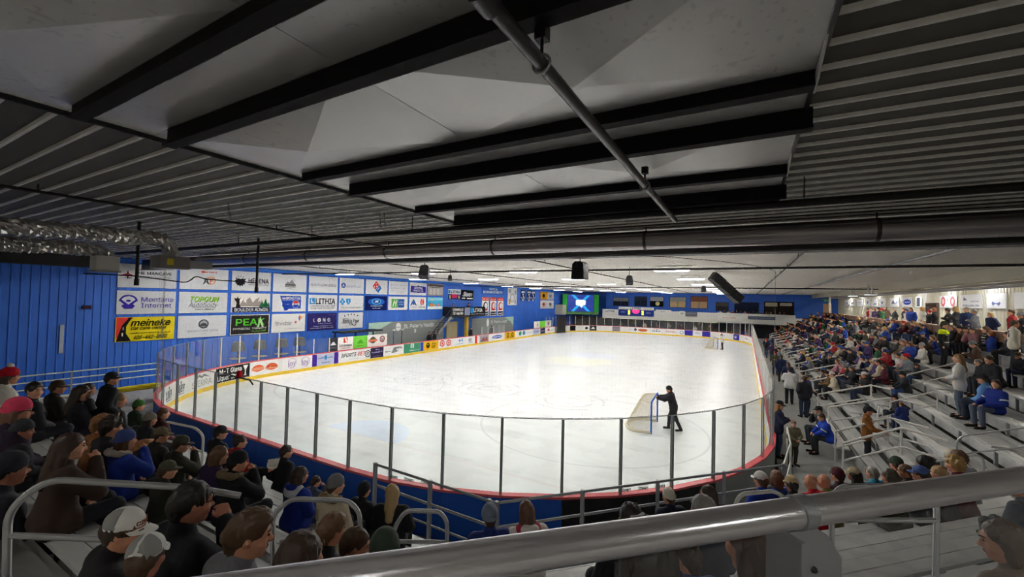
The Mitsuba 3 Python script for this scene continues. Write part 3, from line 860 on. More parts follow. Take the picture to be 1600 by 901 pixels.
GY, INK, WH = '#8b8d92', '#1d1d22', '#f4f4f2'
COLY = [(1.9, 4.44), (4.6, 7.14), (7.36, 9.82), (9.98, 12.46), (12.67, 15.15), (15.33, 17.75), (17.95, 20.41), (20.57, 23.02), (23.28, 25.67), (25.87, 28.32)]
ROWZ = [(5.20, 6.44), (3.80, 5.03), (2.36, 3.64)]
BGW = '#e4e6ea'
gear = [((.34 if (i // 2) % 2 == 0 else .27) * math.sin(2 * PI * i / 48), (.34 if (i // 2) % 2 == 0 else .27) * math.cos(2 * PI * i / 48)) for i in range(48)]
mont = [(-.62, .42), (.70, .42), (.70, -.38), (-.10, -.40), (-.16, -.50), (-.34, -.50), (-.40, -.30), (-.48, -.22), (-.46, -.05), (-.55, .15)]
SIGNS = {
 (0, 0): ('white sign with grey barber lettering behind the hanging black pipes, top row', BGW, [('t', 'THE MANCAVE', .22, .17, .15, 1.62, 1, INK), ('t', 'BARBERSHOP', .22, -.06, .14, 1.62, 0, GY), ('p', star(-.88, .05, .25, 4, .3), '#7a2f3a'), ('g', -1.0, -.7, -.15, .05, INK)]),
 (0, 1): ('white sign with small orange round emblem below a red line of print, top row', BGW, [('g', -.05, .62, .38, .09, '#c8513f'), ('e', -.12, .42, .09, .07, '#c8513f'), ('e', .32, -.08, .24, .24, '#e08a5a'), ('e', .32, -.08, .19, .19, BGW), ('t', 'A', .05, -.12, .34, None, 1, '#3a3a44'), ('t', 'F', .34, -.1, .28, None, 1, '#d9743f')]),
 (0, 2): ('white sign with black gear emblem and bold black town name', BGW, [('p', [(x - .72, y - .02) for x, y in gear], INK), ('p', [(-.95, .1), (-.85, .16), (-.72, .10), (-.6, .17), (-.5, .1), (-.55, .22), (-.72, .27), (-.9, .22)], BGW), ('t', 'HELENA', .43, .03, .30, 1.32, 1, '#2c2e34'), ('g', -.22, 1.08, -.24, .06, GY)]),
 (0, 3): ('white sign with small grey mountain lodge emblem, top row', BGW, [('p', [(-.38, -.1), (-.2, .12), (-.08, .02), (.1, .25), (.38, -.1)], '#8f9196'), ('p', arc(0, .0, .36, .375, 20, 160), '#8f9196'), ('r', -.4, -.2, .4, -.08, '#5d5f63'), ('r', -.4, -.3, .4, -.24, '#7d7f83'), ('g', -.3, .3, -.42, .04, GY)]),
 (0, 4): ('white sign with one line of slanted grey sports-shop lettering', BGW, [('t', 'PLAY IT AGAIN SPORTS', 0, -.05, .17, 2.2, 3, '#7d7c86')]),
 (0, 5): ('white sign with blue disc and pale lettering, top row', BGW, [('e', -.85, .02, .22, .22, '#3f58a8'), ('t', 'A', -.85, .02, .22, None, 1, WH), ('t', 'ASCENT', -.1, -.04, .19, .95, 0, '#8f9cc0'), ('g', .45, 1.0, -.1, .07, '#b3bbd0')]),
 (0, 6): ('white sign with tilted red and blue domino tile', BGW, [('p', [(-.1, .52), (-.5, .06), (-.18, -.22), (.22, .24)], '#d23a3f'), ('p', [(.25, .2), (-.15, -.26), (.15, -.52), (.52, -.08)], '#2f6fbd'), ('e', -.1, .28, .06, .06, WH), ('e', -.3, .02, .06, .06, WH), ('e', -.02, .08, .06, .06, WH), ('p', [(.0, -.25), (.26, .02), (.3, -.02), (.04, -.29)], WH)]),
 (0, 7): ('white sign with two lines of pale lilac dental lettering', BGW, [('t', 'HELENA POINTE', 0, .25, .16, 2.1, 0, '#a7a6c0'), ('t', 'DENTAL CARE', 0, -.02, .16, 2.1, 0, '#a7a6c0'), ('g', -1.0, 1.0, -.28, .06, '#b9b8cc'), ('g', -.4, .6, -.46, .05, '#b9b8cc')]),
 (0, 8): ('white sign with indigo plaque and white fence-company lettering', BGW, [('p', [(-1.08, .28), (-.15, .28), (0, .4), (.15, .28), (1.08, .28), (1.12, 0), (1.08, -.34), (.15, -.34), (0, -.42), (-.15, -.34), (-1.08, -.34)], '#37308f'), ('t', 'HELENA', 0, .12, .2, 1.2, 1, WH), ('t', 'FENCE CO.', 0, -.16, .2, 1.5, 1, WH)]),
 (0, 9): ('grey picture sign with dark top bar at the end of the top row', '#b9b4b6', [('r', -1.2, .34, 1.2, .56, '#5a5356'), ('g', -.9, 1.0, .2, .1, '#3d3a3c'), ('r', -.95, -.5, -.6, .1, '#d5cfcd'), ('r', -.4, -.5, -.05, .1, '#d5cfcd'), ('r', .2, -.5, .55, .1, '#d5cfcd'), ('r', -1.2, -.6, 1.2, -.5, '#8f8a8b')]),
 (1, 0): ('white sign with purple arched mountain emblem and purple two-line lettering', BGW, [('p', arc(-.80, .0, .32, .40, 10, 170), '#3d2f92'), ('p', [(-1.12, .18), (-.8, -.12), (-.48, .18), (-.44, .08), (-.8, -.28), (-1.16, .08)], '#3d2f92'), ('p', [(-1.08, -.18), (-.95, -.08), (-.8, -.22), (-.65, -.08), (-.52, -.18), (-.64, -.34), (-.96, -.34)], '#3d2f92'), ('e', -.8, .08, .1, .06, '#3d2f92'), ('t', 'Montana', .44, .16, .24, 1.42, 0, '#4a3d98'), ('t', 'Internet', .4, -.16, .24, 1.34, 0, '#4a3d98')]),
 (1, 1): ('white sign with lime green and grey body-shop lettering', BGW, [('t', 'TOPGUN', .02, .19, .30, 1.52, 3, '#3f5c22'), ('t', 'TOPGUN', .0, .21, .29, 1.5, 3, '#9fd83a'), ('t', 'Autobody', -.02, -.13, .26, 1.5, 2, '#6d7076'), ('r', -.55, -.31, .6, -.29, GY), ('g', -.45, .55, -.44, .07, '#70735a')]),
 (1, 2): ('white sign with brown peaks, green firs and dark name band', '#efece8', [('p', [(-.75, -.2), (-.45, .3), (-.35, .12), (-.1, .36), (.1, .0), (.3, .25), (.52, .36), (.75, .05), (.9, -.25)], '#a59a94'), ('p', [(-.45, .3), (-.5, .0), (-.38, .08), (-.3, -.1), (-.33, .12)], WH), ('p', [(.52, .36), (.42, .05), (.55, .14), (.66, -.1), (.62, .2)], WH), ('p', [(-1.08, .3), (-.92, .26), (-.85, .4), (-.8, .26), (-.62, .3), (-.75, .18), (-.72, -.1), (-.66, -.3), (-.95, -.3), (-.9, .0), (-.98, .12)], '#26231f'), ('p', [(.5, -.28), (.68, .1), (.86, -.28)], '#2c6b48'), ('p', [(.72, -.28), (.92, .28), (1.12, -.28)], '#1f5c3c'), ('p', [(.98, -.28), (1.12, .05), (1.2, -.28)], '#2c6b48'), ('r', -1.16, -.6, 1.2, -.29, '#1f2238'), ('t', 'BOULDER ADMIN', .02, -.45, .21, 2.1, 1, WH)]),
 (1, 3): ('white sign with blue state outline and red white blue roundel', BGW, [('p', [(x * 1.18 + .02, y * 1.12 + .02) for x, y in mont], '#2544a6'), ('t', 'HARRINGTON', .1, .32, .19, 1.36, 1, WH), ('g', -.62, .3, .14, .05, '#b9c4e6'), ('e', .46, -.1, .28, .28, WH), ('p', arc(.46, -.1, 0, .25, 15, 165), '#d2323a'), ('p', arc(.46, -.1, 0, .25, 195, 345), '#1d3f9c'), ('r', .2, -.15, .72, -.03, WH), ('t', 'PEPSI', .46, -.09, .07, .34, 1, '#1d3f9c'), ('g', -.35, .02, -.12, .05, '#b9c4e6')]),
 (1, 4): ('white sign with blue square and big black dealership name, second row', BGW, [('r', -1.15, -.08, -.72, .36, '#2a86c8'), ('p', [(-1.05, .3), (-1.05, .0), (-.8, .0), (-.8, .1), (-.95, .1), (-.95, .3)], BGW), ('t', 'LITHIA', .2, .13, .42, 1.7, 1, INK), ('t', 'CHRYSLER DODGE JEEP', 0, -.23, .11, 2.1, 0, '#5a5b60'), ('t', 'RAM FIAT OF HELENA', 0, -.40, .11, 2.0, 0, '#5a5b60')]),
 (1, 5): ('white sign with pale blue cross and shield emblems', BGW, [('r', -1.15, .0, -.65, .2, '#3b93d0'), ('r', -1.0, -.15, -.8, .38, '#3b93d0'), ('e', -.9, .1, .08, .1, '#9fd0ee'), ('p', [(-.55, .36), (-.12, .36), (-.12, .08), (-.33, -.15), (-.55, .08)], '#3b93d0'), ('r', -.36, -.0, -.31, .3, '#bfe0f2'), ('t', 'BlueCross BlueShield of Montana', .08, -.36, .12, 2.1, 2, '#9a9ca0')]),
 (1, 6): ('dark blue sign with glowing oval emblem and white print', '#16225c', [('e', 0, .12, .95, .32, '#2c5fb4'), ('e', 0, .14, .55, .26, '#5db3ea'), ('e', 0, .14, .42, .19, '#21418f'), ('p', [(-.22, .05), (-.12, .24), (.26, .24), (.16, .05)], '#cfe4f6'), ('g', -.65, .7, -.28, .09, '#dfe6f4'), ('g', -.45, .5, -.48, .09, '#dfe6f4')]),
 (1, 7): ('white sign with green and blue hotel squares', '#eff1f2', [('r', -.85, -.4, -.05, .38, '#5cab4a'), ('r', -.02, -.4, .78, .38, '#2c5cae'), ('p', [(-.72, -.3), (-.6, -.3), (-.5, .0), (-.35, .0), (-.4, -.3), (-.28, -.3), (-.15, .28), (-.28, .28), (-.33, .1), (-.48, .1), (-.42, .28), (-.55, .28)], WH), ('t', 'Holiday Inn', .38, .12, .13, .68, 0, '#cfe0f4'), ('t', 'Express', .38, -.1, .13, .6, 0, '#cfe0f4')]),
 (1, 8): ('white sign with blue letter A triangle and red S oval', '#eff1f2', [('p', [(-1.1, -.2), (-.62, .42), (-.15, -.2), (-.36, -.2), (-.62, .18), (-.9, -.2)], '#2c5aa8'), ('e', -.62, -.02, .13, .14, '#2c5aa8'), ('e', .6, .12, .27, .3, '#d63a3f'), ('p', [(.55, -.16), (.5, .12), (.62, .4), (.68, .4), (.58, .14), (.68, -.16)], WH), ('t', 'Albertsons', -.6, -.36, .1, .9, 0, '#5a78b0'), ('t', 'Safeway', .6, -.36, .15, .95, 0, '#5a5b60')]),
 (1, 9): ('sky blue beach picture sign at the end of the second row', '#4fb4de', [('r', -1.2, -.61, 1.2, -.3, '#dfeef2'), ('r', -1.2, .3, 1.2, .61, '#8fd4ee'), ('e', -.6, -.15, .25, .18, '#e8823a'), ('e', -.2, -.22, .14, .12, '#e8b23a'), ('e', .45, -.18, .22, .16, '#d98a96'), ('g', -.8, -.3, .3, .16, '#f4e2b0'), ('e', -.9, .05, .2, .08, '#2f97c6')]),
 (2, 0): ('yellow car care sign with red corner and black road', '#f1d92b', [('p', [(-1.24, .62), (-.55, .62), (-.9, .25), (-1.0, -.1), (-1.24, -.5)], '#d8403a'), ('p', [(-1.24, -.62), (-.62, -.62), (-.85, -.2), (-.85, .15), (-.62, .62), (-.74, .62), (-1.02, .2), (-1.12, -.2)], '#1f1c1c'), ('r', -.98, -.02, -.94, .12, WH), ('r', -1.02, -.35, -.96, -.18, WH), ('t', 'meineke', .22, .33, .34, 1.7, 3, '#26200f'), ('t', 'car care center', .12, .05, .17, 1.55, 3, '#4a4016'), ('g', -.7, 1.1, -.24, .05, '#4a4016'), ('t', '406-442-8580', .2, -.44, .2, 1.45, 3, '#3a3212')]),
 (2, 1): ('white sign with grey round gate emblem and thin wide lettering', BGW, [('e', .02, .14, .27, .27, '#4a4b50'), ('e', .02, .16, .2, .19, '#aeb0b4'), ('p', [(-.16, .02), (.2, .02), (.16, .14), (.02, .22), (-.12, .14)], '#4a4b50'), ('t', 'MOUNTAIN GATE', .02, -.26, .11, 1.66, 0, '#9a9ba0'), ('g', -.1, .15, -.45, .05, '#b5b6ba')]),
 (2, 2): ('black framed white-edged sign with tall lime green lettering', '#2e2b2c', [('t', 'PEAK', 0, .16, .42, 1.95, 1, '#5fc53a'), ('p', [(.42, -.2), (.62, .55), (.86, -.2), (.74, -.2), (.62, .1), (.54, -.2)], '#bfe8a8'), ('t', 'PHYSICAL THERAPY', 0, -.26, .13, 2.1, 3, '#d8d8d6'), ('g', .1, 1.05, -.48, .09, '#5fa53a')]),
 (2, 3): ('white sign with grey serif name and small coloured kite', '#ecebe8', [('t', 'Shodair', -.4, -.02, .26, 1.25, 0, '#75747a'), ('p', star(.5, .03, .12, 5, .5), '#c6586a'), ('p', [(.82, .55), (.68, .35), (.84, .2)], '#c64a9a'), ('p', [(.82, .55), (.84, .2), (1.02, .38)], '#e8b23a'), ('p', [(.84, .2), (.68, .35), (.78, .1)], '#3f7fc8'), ('g', -.3, .9, -.42, .05, '#b5b4b6')]),
 (2, 4): ('dark purple sign with spaced white lettering, bottom row', '#332e6a', [('t', 'L', -.7, .12, .26, None, 1, WH), ('o', -.3, .12, .15, .06, WH), ('e', -.3, .12, .06, .06, '#d6473f'), ('t', 'N', .12, .12, .26, None, 1, WH), ('t', 'G', .52, .12, .26, None, 1, WH), ('t', 'Building Technologies', .2, -.14, .09, 1.2, 0, '#c9c6e2'), ('g', -.8, .9, -.36, .05, '#c9c6e2'), ('g', -1.05, 1.05, -.5, .05, '#c9c6e2'), ('g', .4, 1.1, .5, .035, '#8f8ac0')]),
 (2, 5): ('white sign with black paw lettering and a row of stars', BGW, [('p', star(-.62, .38, .09), INK), ('p', star(-.3, .46, .09), INK), ('p', star(.0, .5, .09), INK), ('p', star(.3, .46, .09), INK), ('p', star(.62, .38, .09), INK), ('t', "Bark'n Paw", 0, -.05, .3, 1.6, 0, INK), ('p', arc(.3, -.2, .2, .25, 190, 350), INK), ('o', -.05, -.3, .12, .09, INK), ('g', -.8, -.3, .12, .06, GY)]),
}
for (r, c), (lab, bg, items) in SIGNS.items():
    (y0, y1), (z0, z1) = COLY[c], ROWZ[r]
    sign(lab, frame((XL + .05, (y0 + y1) / 2, (z0 + z1) / 2), (0, 1, 0), (0, 0, 1)), y1 - y0, z1 - z0, bg, items, border='#e8e8e4' if (r, c) == (2, 2) else None)


def lw(y0, y1, z0, z1, x=XL + .05):
    return frame((x, (y0 + y1) / 2, (z0 + z1) / 2), (0, 1, 0), (0, 0, 1)), y1 - y0, z1 - z0


sign('white board with black dealership name over red and navy score digits high on blue wall', *lw(29.2, 31.5, 4.85, 6.0), '#dfe6ee', [('r', -1.15, -.57, 1.15, .02, '#2c3a78'), ('r', -.5, -.4, .5, .0, '#d2386a'), ('r', -.9, -.5, -.72, -.1, '#e8c83a'), ('r', .72, -.5, .9, -.1, '#e8c83a'), ('r', -1.1, .1, -.8, .45, '#2a86c8'), ('t', 'LITHIA', .2, .28, .3, 1.6, 1, '#3a4a66')])
sign('black board with bold white slanted name beside the small scoreboard', *lw(31.6, 34.0, 4.8, 5.95), '#1d1d22', [('t', '.Steen', 0, .12, .5, 1.9, 3, WH), ('r', -1.1, -.42, -.4, -.3, WH), ('r', -.1, -.45, 1.1, -.3, WH)])
sign('blue board with two lines of white slogan lettering above three red banners', *lw(35.9, 41.0, 5.6, 6.5), '#3a66b8', [('t', "YOU'RE IN", 0, .2, .24, 2.0, 1, WH), ('t', 'BIGHORN COUNTRY!', 0, -.18, .3, 4.6, 1, WH)])
for i, (a, b) in enumerate(((35.9, 37.5), (37.8, 39.3), (39.6, 41.1))):
    nmx = ('bolt', 'wheel', 'ram')[i]
    sign(f"tall white banner with red top band, {('leftmost', 'middle', 'rightmost')[i]} of the three under the slogan", *lw(a, b, 2.85, 5.2), '#ecebe8', [('r', -.75, .75, .75, 1.17, '#d8483f'), ('g', -.6, .6, .9, .12, WH), ('e', 0, .05, .5, .55, ('#3a3a40', '#c83f3f', '#c8383f')[i]), ('e', .08, .1, .34, .36, '#ecebe8'), ('r', -.5, -.45, .5, -.3, '#c8383f'), ('r', -.62, -1.1, .62, -.62, '#2f3540'), ('g', -.5, .5, -.95, .14, WH)], name='banner', cat='banner')
sign('grey white vertical banner with crests beside the red banners', *lw(42.2, 44.8, 4.2, 6.6), '#d9dcde', [('e', 0, -.2, .6, .6, '#9aa0a6'), ('e', 0, -.2, .45, .45, '#e4e6e6'), ('e', -.8, -.7, .3, .4, '#b59a6a'), ('e', .8, .6, .3, .3, '#a8adb2'), ('e', -.7, .7, .3, .3, '#a8adb2'), ('e', .8, -.75, .25, .3, '#b8a0a0')], name='banner', cat='banner')
for i, (a, b) in enumerate(((46.0, 47.3), (47.9, 49.2), (49.4, 50.5))):
    k = sign(f"navy pennant with white swallow edge, {('first', 'second', 'third')[i]} of three hanging pennants", *lw(a, b, 4.9, 6.4), '#2b3360', [('r', -.55, .3, .55, .6, '#c9ccd6'), ('p', [(-.55, -.2), (0, -.75), (.55, -.2), (.55, -.35), (0, -.92), (-.55, -.35)], WH), ('p', [(-.3, .15), (.2, .2), (.1, -.05), (.35, -.3), (-.1, -.42), (.05, -.1)], WH)], name='pennant', cat='pennant')
for i, (a, b, c, d, bg, col) in enumerate(((52.6, 55.1, 5.1, 6.3, '#e0a02a', INK), (55.2, 57.8, 5.1, 6.3, '#d8dadc', GY), (52.6, 55.1, 3.65, 5.0, '#e2dcda', '#a84a42'), (55.2, 57.8, 3.65, 5.0, '#e2e4e6', '#6a6c72'))):
    sign(('orange sign with black animal shape, upper left of the far block of four', 'pale sign with grey print, upper right of the far block of four', 'white sign with dull red picture, lower left of the far block of four', 'white sign with grey emblem, lower right of the far block of four')[i], *lw(a, b, c, d), bg, [('e', -.1, 0, .5, .28, col), ('g', -.8, .8, -.45, .1, col)])
# grey wall murals behind the benches
sign('long grey mural with white health-care lettering below the sign wall', *lw(18.4, 28.6, .5, 2.72), '#8f9493', [('p', [(-5.1, 1.11), (-2.3, 1.11), (-4.2, .35), (-5.1, -.1)], '#a9cdbf'), ('p', [(-5.1, 1.0), (-2.5, 1.11), (-4.3, .3)], '#bcd9cc'), ('e', -1.6, .62, .34, .38, WH), ('r', -1.9, .55, -1.3, .62, '#8f9493'), ('t', "St. Peter's Health", 1.3, .62, .38, 4.4, 1, '#e4e6e4'), ('r', .55, -.05, .8, .3, '#dfe2e0')], name='wall_mural', cat='mural')
sign('long grey mural with pale green curve on the far blue wall', *lw(33.9, 44.0, .4, 2.62), '#8f9493', [('p', [(5.0, 1.1), (2.6, 1.1), (4.2, .4), (5.0, -.2)], '#a9cdbf'), ('e', -1.6, .5, .3, .5, WH), ('t', "St. Peter's Health", 1.2, .55, .36, 4.2, 1, '#dfe2e0')], name='wall_mural', cat='mural')

# ads on the inner face of the left boards (y0, y1, ground, marks)
for y0, y1, bg, items in (
    (9.0, 11.05, '#f0efee', [('o', -.35, .05, .3, .27, '#b59acb'), ('t', 'joy', -.38, .02, .3, .5, 0, '#7a4a9a'), ('o', .55, .05, .3, .27, '#b59acb'), ('t', 'joy', .52, .02, .3, .5, 0, '#7a4a9a'), ('g', -.55, -.15, -.34, .04, '#b59acb'), ('g', .35, .75, -.34, .04, '#b59acb')]),
    (11.08, 11.42, '#4a2f92', []),
    (11.44, 12.76, '#c3c9e0', [('e', 0, .12, .12, .16, '#4a90d0'), ('g', -.6, -.15, .06, .12, '#7a92c8'), ('g', .17, .6, .06, .12, '#7a92c8'), ('g', -.3, .35, -.25, .07, '#5a6a9a')]),
    (12.78, 13.12, '#4a2f92', []),
    (13.16, 16.0, '#efeeee', [('t', 'SPORTS', -.55, .08, .27, 1.3, 3, '#2a2a30'), ('t', 'BET', .6, .08, .27, .7, 3, '#c8323a'), ('t', 'MONTANA', -.1, -.24, .1, 1.6, 0, '#c9c9cc'), ('o', 1.18, .0, .26, .2, '#2a2a30'), ('t', 'G', 1.18, .0, .2, None, 1, '#2a2a30')]),
    (16.05, 17.35, '#332d4a', [('g', -.2, .25, .2, .08, '#b9b2cc'), ('g', -.55, .6, -.02, .13, '#9c94b8'), ('g', -.4, .4, -.3, .05, '#8a82a8')]),
    (17.4, 19.6, '#eeeeec', [('g', -.95, -.3, -.1, .1, '#5a5b60'), ('p', [(-.3, -.2), (.0, .25), (.9, .28), (.2, .1), (.5, -.1), (.1, -.2)], '#8a8d92'), ('g', .1, .95, .1, .1, '#6a6b70')]),
    (19.64, 21.66, '#4a9474', [('r', -.2, .0, .22, .38, '#e4efe8'), ('t', 'S', 0, .19, .3, None, 1, '#4a9474'), ('g', -.3, .85, -.25, .1, '#cfe4d8')]),
    (21.7, 22.1, '#3f52a8', []),
    (22.15, 24.2, '#f0b92c', [('o', -.45, .03, .25, .13, '#4a3a14'), ('e', -.45, -.03, .16, .12, '#4a3a14'), ('t', '406', .3, .14, .2, .55, 1, '#7a5f1a'), ('t', '1889', .3, -.12, .2, .55, 1, '#7a5f1a')]),
    (24.25, 26.2, '#f0eeee', [('e', -.45, .05, .36, .32, '#d8605f'), ('e', -.45, .05, .25, .2, '#f0c9c6'), ('r', -.52, -.05, -.38, .15, '#c8383f'), ('e', .5, .05, .36, .32, '#d8605f'), ('e', .5, .05, .25, .2, '#f0c9c6'), ('r', .43, -.05, .57, .15, '#c8383f')]),
    (26.3, 30.2, '#efeff0', [('p', [(-.9, .2), (-.7, -.1), (-.5, .2)], '#4a86c8'), ('r', -.4, .0, -.2, .25, '#4a86c8'), ('g', -1.2, -.1, -.25, .08, '#9ab4d8'), ('e', 1.1, .05, .3, .2, '#aeb6bc'), ('g', .7, 1.6, -.25, .07, '#9aa4ac')]),
    (30.3, 30.7, '#d63a44', []),
    (31.2, 33.0, '#b5aab0', [('p', [(-.8, -.3), (-.2, .2), (.1, -.05), (.5, .25), (.85, -.3)], '#8a6a72'), ('e', .3, -.15, .4, .14, '#c8625a')]),
    (33.1, 36.4, '#efeff0', [('e', .1, .0, 1.1, .2, '#4a62b0'), ('g', -.75, .95, -.06, .14, '#dfe4f0')]),
    (36.6, 39.2, '#f0b92c', [('o', -.55, .05, .28, .15, '#6a5218'), ('o', .6, .05, .28, .15, '#6a5218'), ('g', -.9, 1.0, -.3, .08, '#6a5218')]),
    (39.9, 44.0, '#eff0f0', [('e', -1.4, .05, .36, .28, '#4a8f6a'), ('e', -.4, .05, .36, .28, '#4a86b0'), ('g', .2, 1.8, -.05, .14, '#9aa4b8')]),
    (44.3, 46.4, '#b9c3dc', [('g', -.8, .8, -.05, .15, '#5a6aa0')]), (46.6, 48.2, '#3a3450', [('g', -.6, .6, -.05, .14, '#b9b2cc')]),
    (48.5, 51.8, '#eeedec', [('e', -.8, .05, .4, .22, '#c86a6a'), ('g', .0, 1.3, -.1, .12, '#9a9aa0')])):
    k = key_for('ad_panel', boards)
    M, w, h = lw(y0, y1, .215, 1.0, .002)
    m = bx(-w / 2, w / 2, -h / 2, h / 2, 0, .006)
    m.apply_transform(M)
    scene[k] = mikit.ply(m, flat(bg))
    sign_items(k, M, items, .006)


def curved_ad(i, bg, items, rev=False):
    (a, na), (b, nb) = ST[i], ST[(i + 1) % len(ST)]
    mid, n = (a + b) / 2, unit(na + nb)
    u = np.array([n[1], -n[0], 0])     # to the right for a viewer on the ice
    k = key_for('ad_panel', boards)
    M = frame((mid[0] - n[0] * .004, mid[1] - n[1] * .004, .61), u, (0, 0, 1))
    m = bx(-.58, .58, -.38, .38, 0, .005)
    m.apply_transform(M)
    scene[k] = mikit.ply(m, flat(bg))
    sign_items(k, M, items, .005)


# stations run clockwise from the left straight; the near left corner is the last eleven cells
NLC = len(ST) - 11


def bent_ad(s0, s1, bg, items):
    """An ad that follows the curved boards from s0 to s1 cells past the start of the near left corner."""
    w = (s1 - s0) * 1.254

    def wrap(m):
        v = m.vertices.copy()
        s = s0 + (v[:, 0] + w / 2) / 1.254
        i = np.clip(np.floor(s).astype(int), 0, 10)
        t = s - i
        a = np.array([ST[(NLC + q) % len(ST)][0] for q in range(12)])
        n = np.array([ST[(NLC + q) % len(ST)][1] for q in range(12)])
        q, nn = a[i] * (1 - t)[:, None] + a[i + 1] * t[:, None], n[i] * (1 - t)[:, None] + n[i + 1] * t[:, None]
        m.vertices = np.column_stack([q - nn * (v[:, 2:3] + .002), v[:, 1] + .61])
    k = key_for('ad_panel', boards)
    cuts = sorted({-w / 2, w / 2, *[(c - s0) * 1.254 - w / 2 for c in range(math.ceil(s0), math.floor(s1) + 1)]})
    m = cat_([bx(a, b, -.385, .385, 0, .006) for a, b in zip(cuts, cuts[1:]) if b - a > .01])
    wrap(m)
    scene[k] = mikit.ply(m, flat(bg))
    sign_items(k, wrap, items, .006)


for s in (4.0, 5.0):
    bent_ad(s + .05, s + .95, '#eceae6', [('t', '1889', 0, -.03, .34, .7, 1, '#4a4d52'), ('p', star(0, .25, .1, 4, .4), '#6a6d72'), ('g', -.3, .3, -.3, .05, '#9a9ca0')])
bent_ad(6.1, 7.65, '#eceae6', [('t', 'SIERRA', 0, -.12, .3, 1.5, 0, '#a8a49e'), ('p', [(-.55, .1), (-.2, .34), (0, .22), (.2, .32), (.6, .1), (.2, .2), (0, .12), (-.2, .22)], '#8a8884')])
bent_ad(7.7, 9.5, '#2a2729', [('t', 'M-T Glass', -.12, .18, .25, 1.5, 1, WH), ('t', 'Liquor Store', -.2, -.17, .25, 1.6, 1, WH), ('p', [(.68, .32), (1.02, .32), (.88, .05), (.88, -.2), (.97, -.26), (.73, -.26), (.82, -.2), (.82, .05)], WH)])
bent_ad(9.55, 10.98, '#f0efee', [('e', -.42, .0, .36, .2, '#d9643f'), ('r', -.82, -.12, -.02, .06, '#e89a7a'), ('g', -.75, -.1, -.04, .13, '#b8452c'), ('e', .46, .0, .36, .2, '#d9643f'), ('r', .06, -.12, .86, .06, '#e89a7a'), ('g', .13, .8, -.04, .13, '#b8452c')])
for x0, x1, bg, items in (
    (8.8, 9.6, '#efefef', [('g', -.3, .3, 0, .12, GY)]), (9.7, 10.2, '#efefef', [('e', 0, .05, .2, .22, '#4a4b55')]), (10.2, 12.0, '#efefef', [('e', 0, .0, .75, .24, '#d8825a'), ('g', -.6, .6, -.05, .15, '#a8452c')]),
    (12.4, 13.9, '#efefef', [('g', -.65, .65, -.1, .22, '#4a4d58'), ('g', -.5, .5, .2, .1, GY)]), (14.5, 16.1, '#efefef', [('g', -.7, .7, -.1, .3, '#e0a8a4')]), (16.4, 18.3, '#efefef', [('o', -.5, 0, .28, .2, '#7a8ab0'), ('o', .5, 0, .28, .2, '#7a8ab0')])):
    k = key_for('ad_panel', boards)
    M = frame(((x0 + x1) / 2, L - .002, .61), (1, 0, 0), (0, 0, 1))
    m = bx(-(x1 - x0) / 2, (x1 - x0) / 2, -.39, .39, 0, .006)
    m.apply_transform(M)
    scene[k] = mikit.ply(m, flat(bg))
    sign_items(k, M, items, .006)
FC = 36 + 11 + 7
for i, bg, items in ((FC + 0, '#4038a0', []), (FC + 1, '#efefef', [('g', -.4, .4, 0, .14, '#8a94b8')]), (FC + 2, '#4038a0', []), (FC + 4, '#efefef', [('g', -.4, .4, -.1, .2, '#9aa0b0')]), (FC + 6, '#3f3f9c', [('r', -.35, -.2, -.25, .2, WH), ('r', -.1, -.2, 0, .2, WH), ('r', -.3, -.05, -.05, .05, WH)]), (FC + 8, '#efefef', [('g', -.45, .45, -.05, .16, '#b87a8a')]),
                     (36 + 5, '#efefef', [('e', .1, 0, .25, .2, INK)]), (36 + 6, '#34343a', [('p', [(-.4, -.15), (0, .25), (.4, -.15)], WH)]), (36 + 3, '#1c1a1c', []), (36 + 9, '#8a7f8c', [('g', -.4, .4, -.1, .2, '#b5aeb8')])):
    curved_ad(i, bg, items)


# ---------------------------------------------------------------- bleachers: rows stepping up round the near end, the corner and the right side
NROW, TREAD, RISE, F0, FIRST = 7, .80, .40, .65, .10
ZC = 3.43                                     # concourse floor
SQ = math.sqrt(2)


def row_line(sec, p, trim0=None, trim1=None):
    """The line of constant distance p behind the front rail in one section: (start, end) with mitred ends."""
    A, B = np.array([21.7 + .4142 * p, -.8 - p]), np.array([28.2 + p, 5.7 - .4142 * p])
    if sec == 'end':
        return np.array([11.5, -.8 - p]), A
    if sec == 'corner':
        return A, B
    return B, np.array([28.2 + p, 62.0])


SEC = {'end': (np.array([1.0, 0]), np.array([0, -1.0])), 'corner': (np.array([1, 1]) / SQ, np.array([1, -1]) / SQ), 'side': (np.array([0, 1.0]), np.array([1.0, 0]))}


def strip(sec, p0, p1, z0, z1):
    a0, b0 = row_line(sec, p0)
    a1, b1 = row_line(sec, p1)
    V = [[*q, z] for z in (z0, z1) for q in (a0, b0, b1, a1)]
    F = [[0, 2, 1], [0, 3, 2], [4, 5, 6], [4, 6, 7], [0, 1, 5], [0, 5, 4], [1, 2, 6], [1, 6, 5], [2, 3, 7], [2, 7, 6], [3, 0, 4], [3, 4, 7]]
    m = trimesh.Trimesh(V, F, process=False)
    if m.volume < 0:
        m.invert()
    return m


def row_floor(k):
    return F0 + RISE * k


def row_seat(k):
    """Distance of the seat's middle and its height."""
    return FIRST + TREAD * k + .60, row_floor(k) + .43


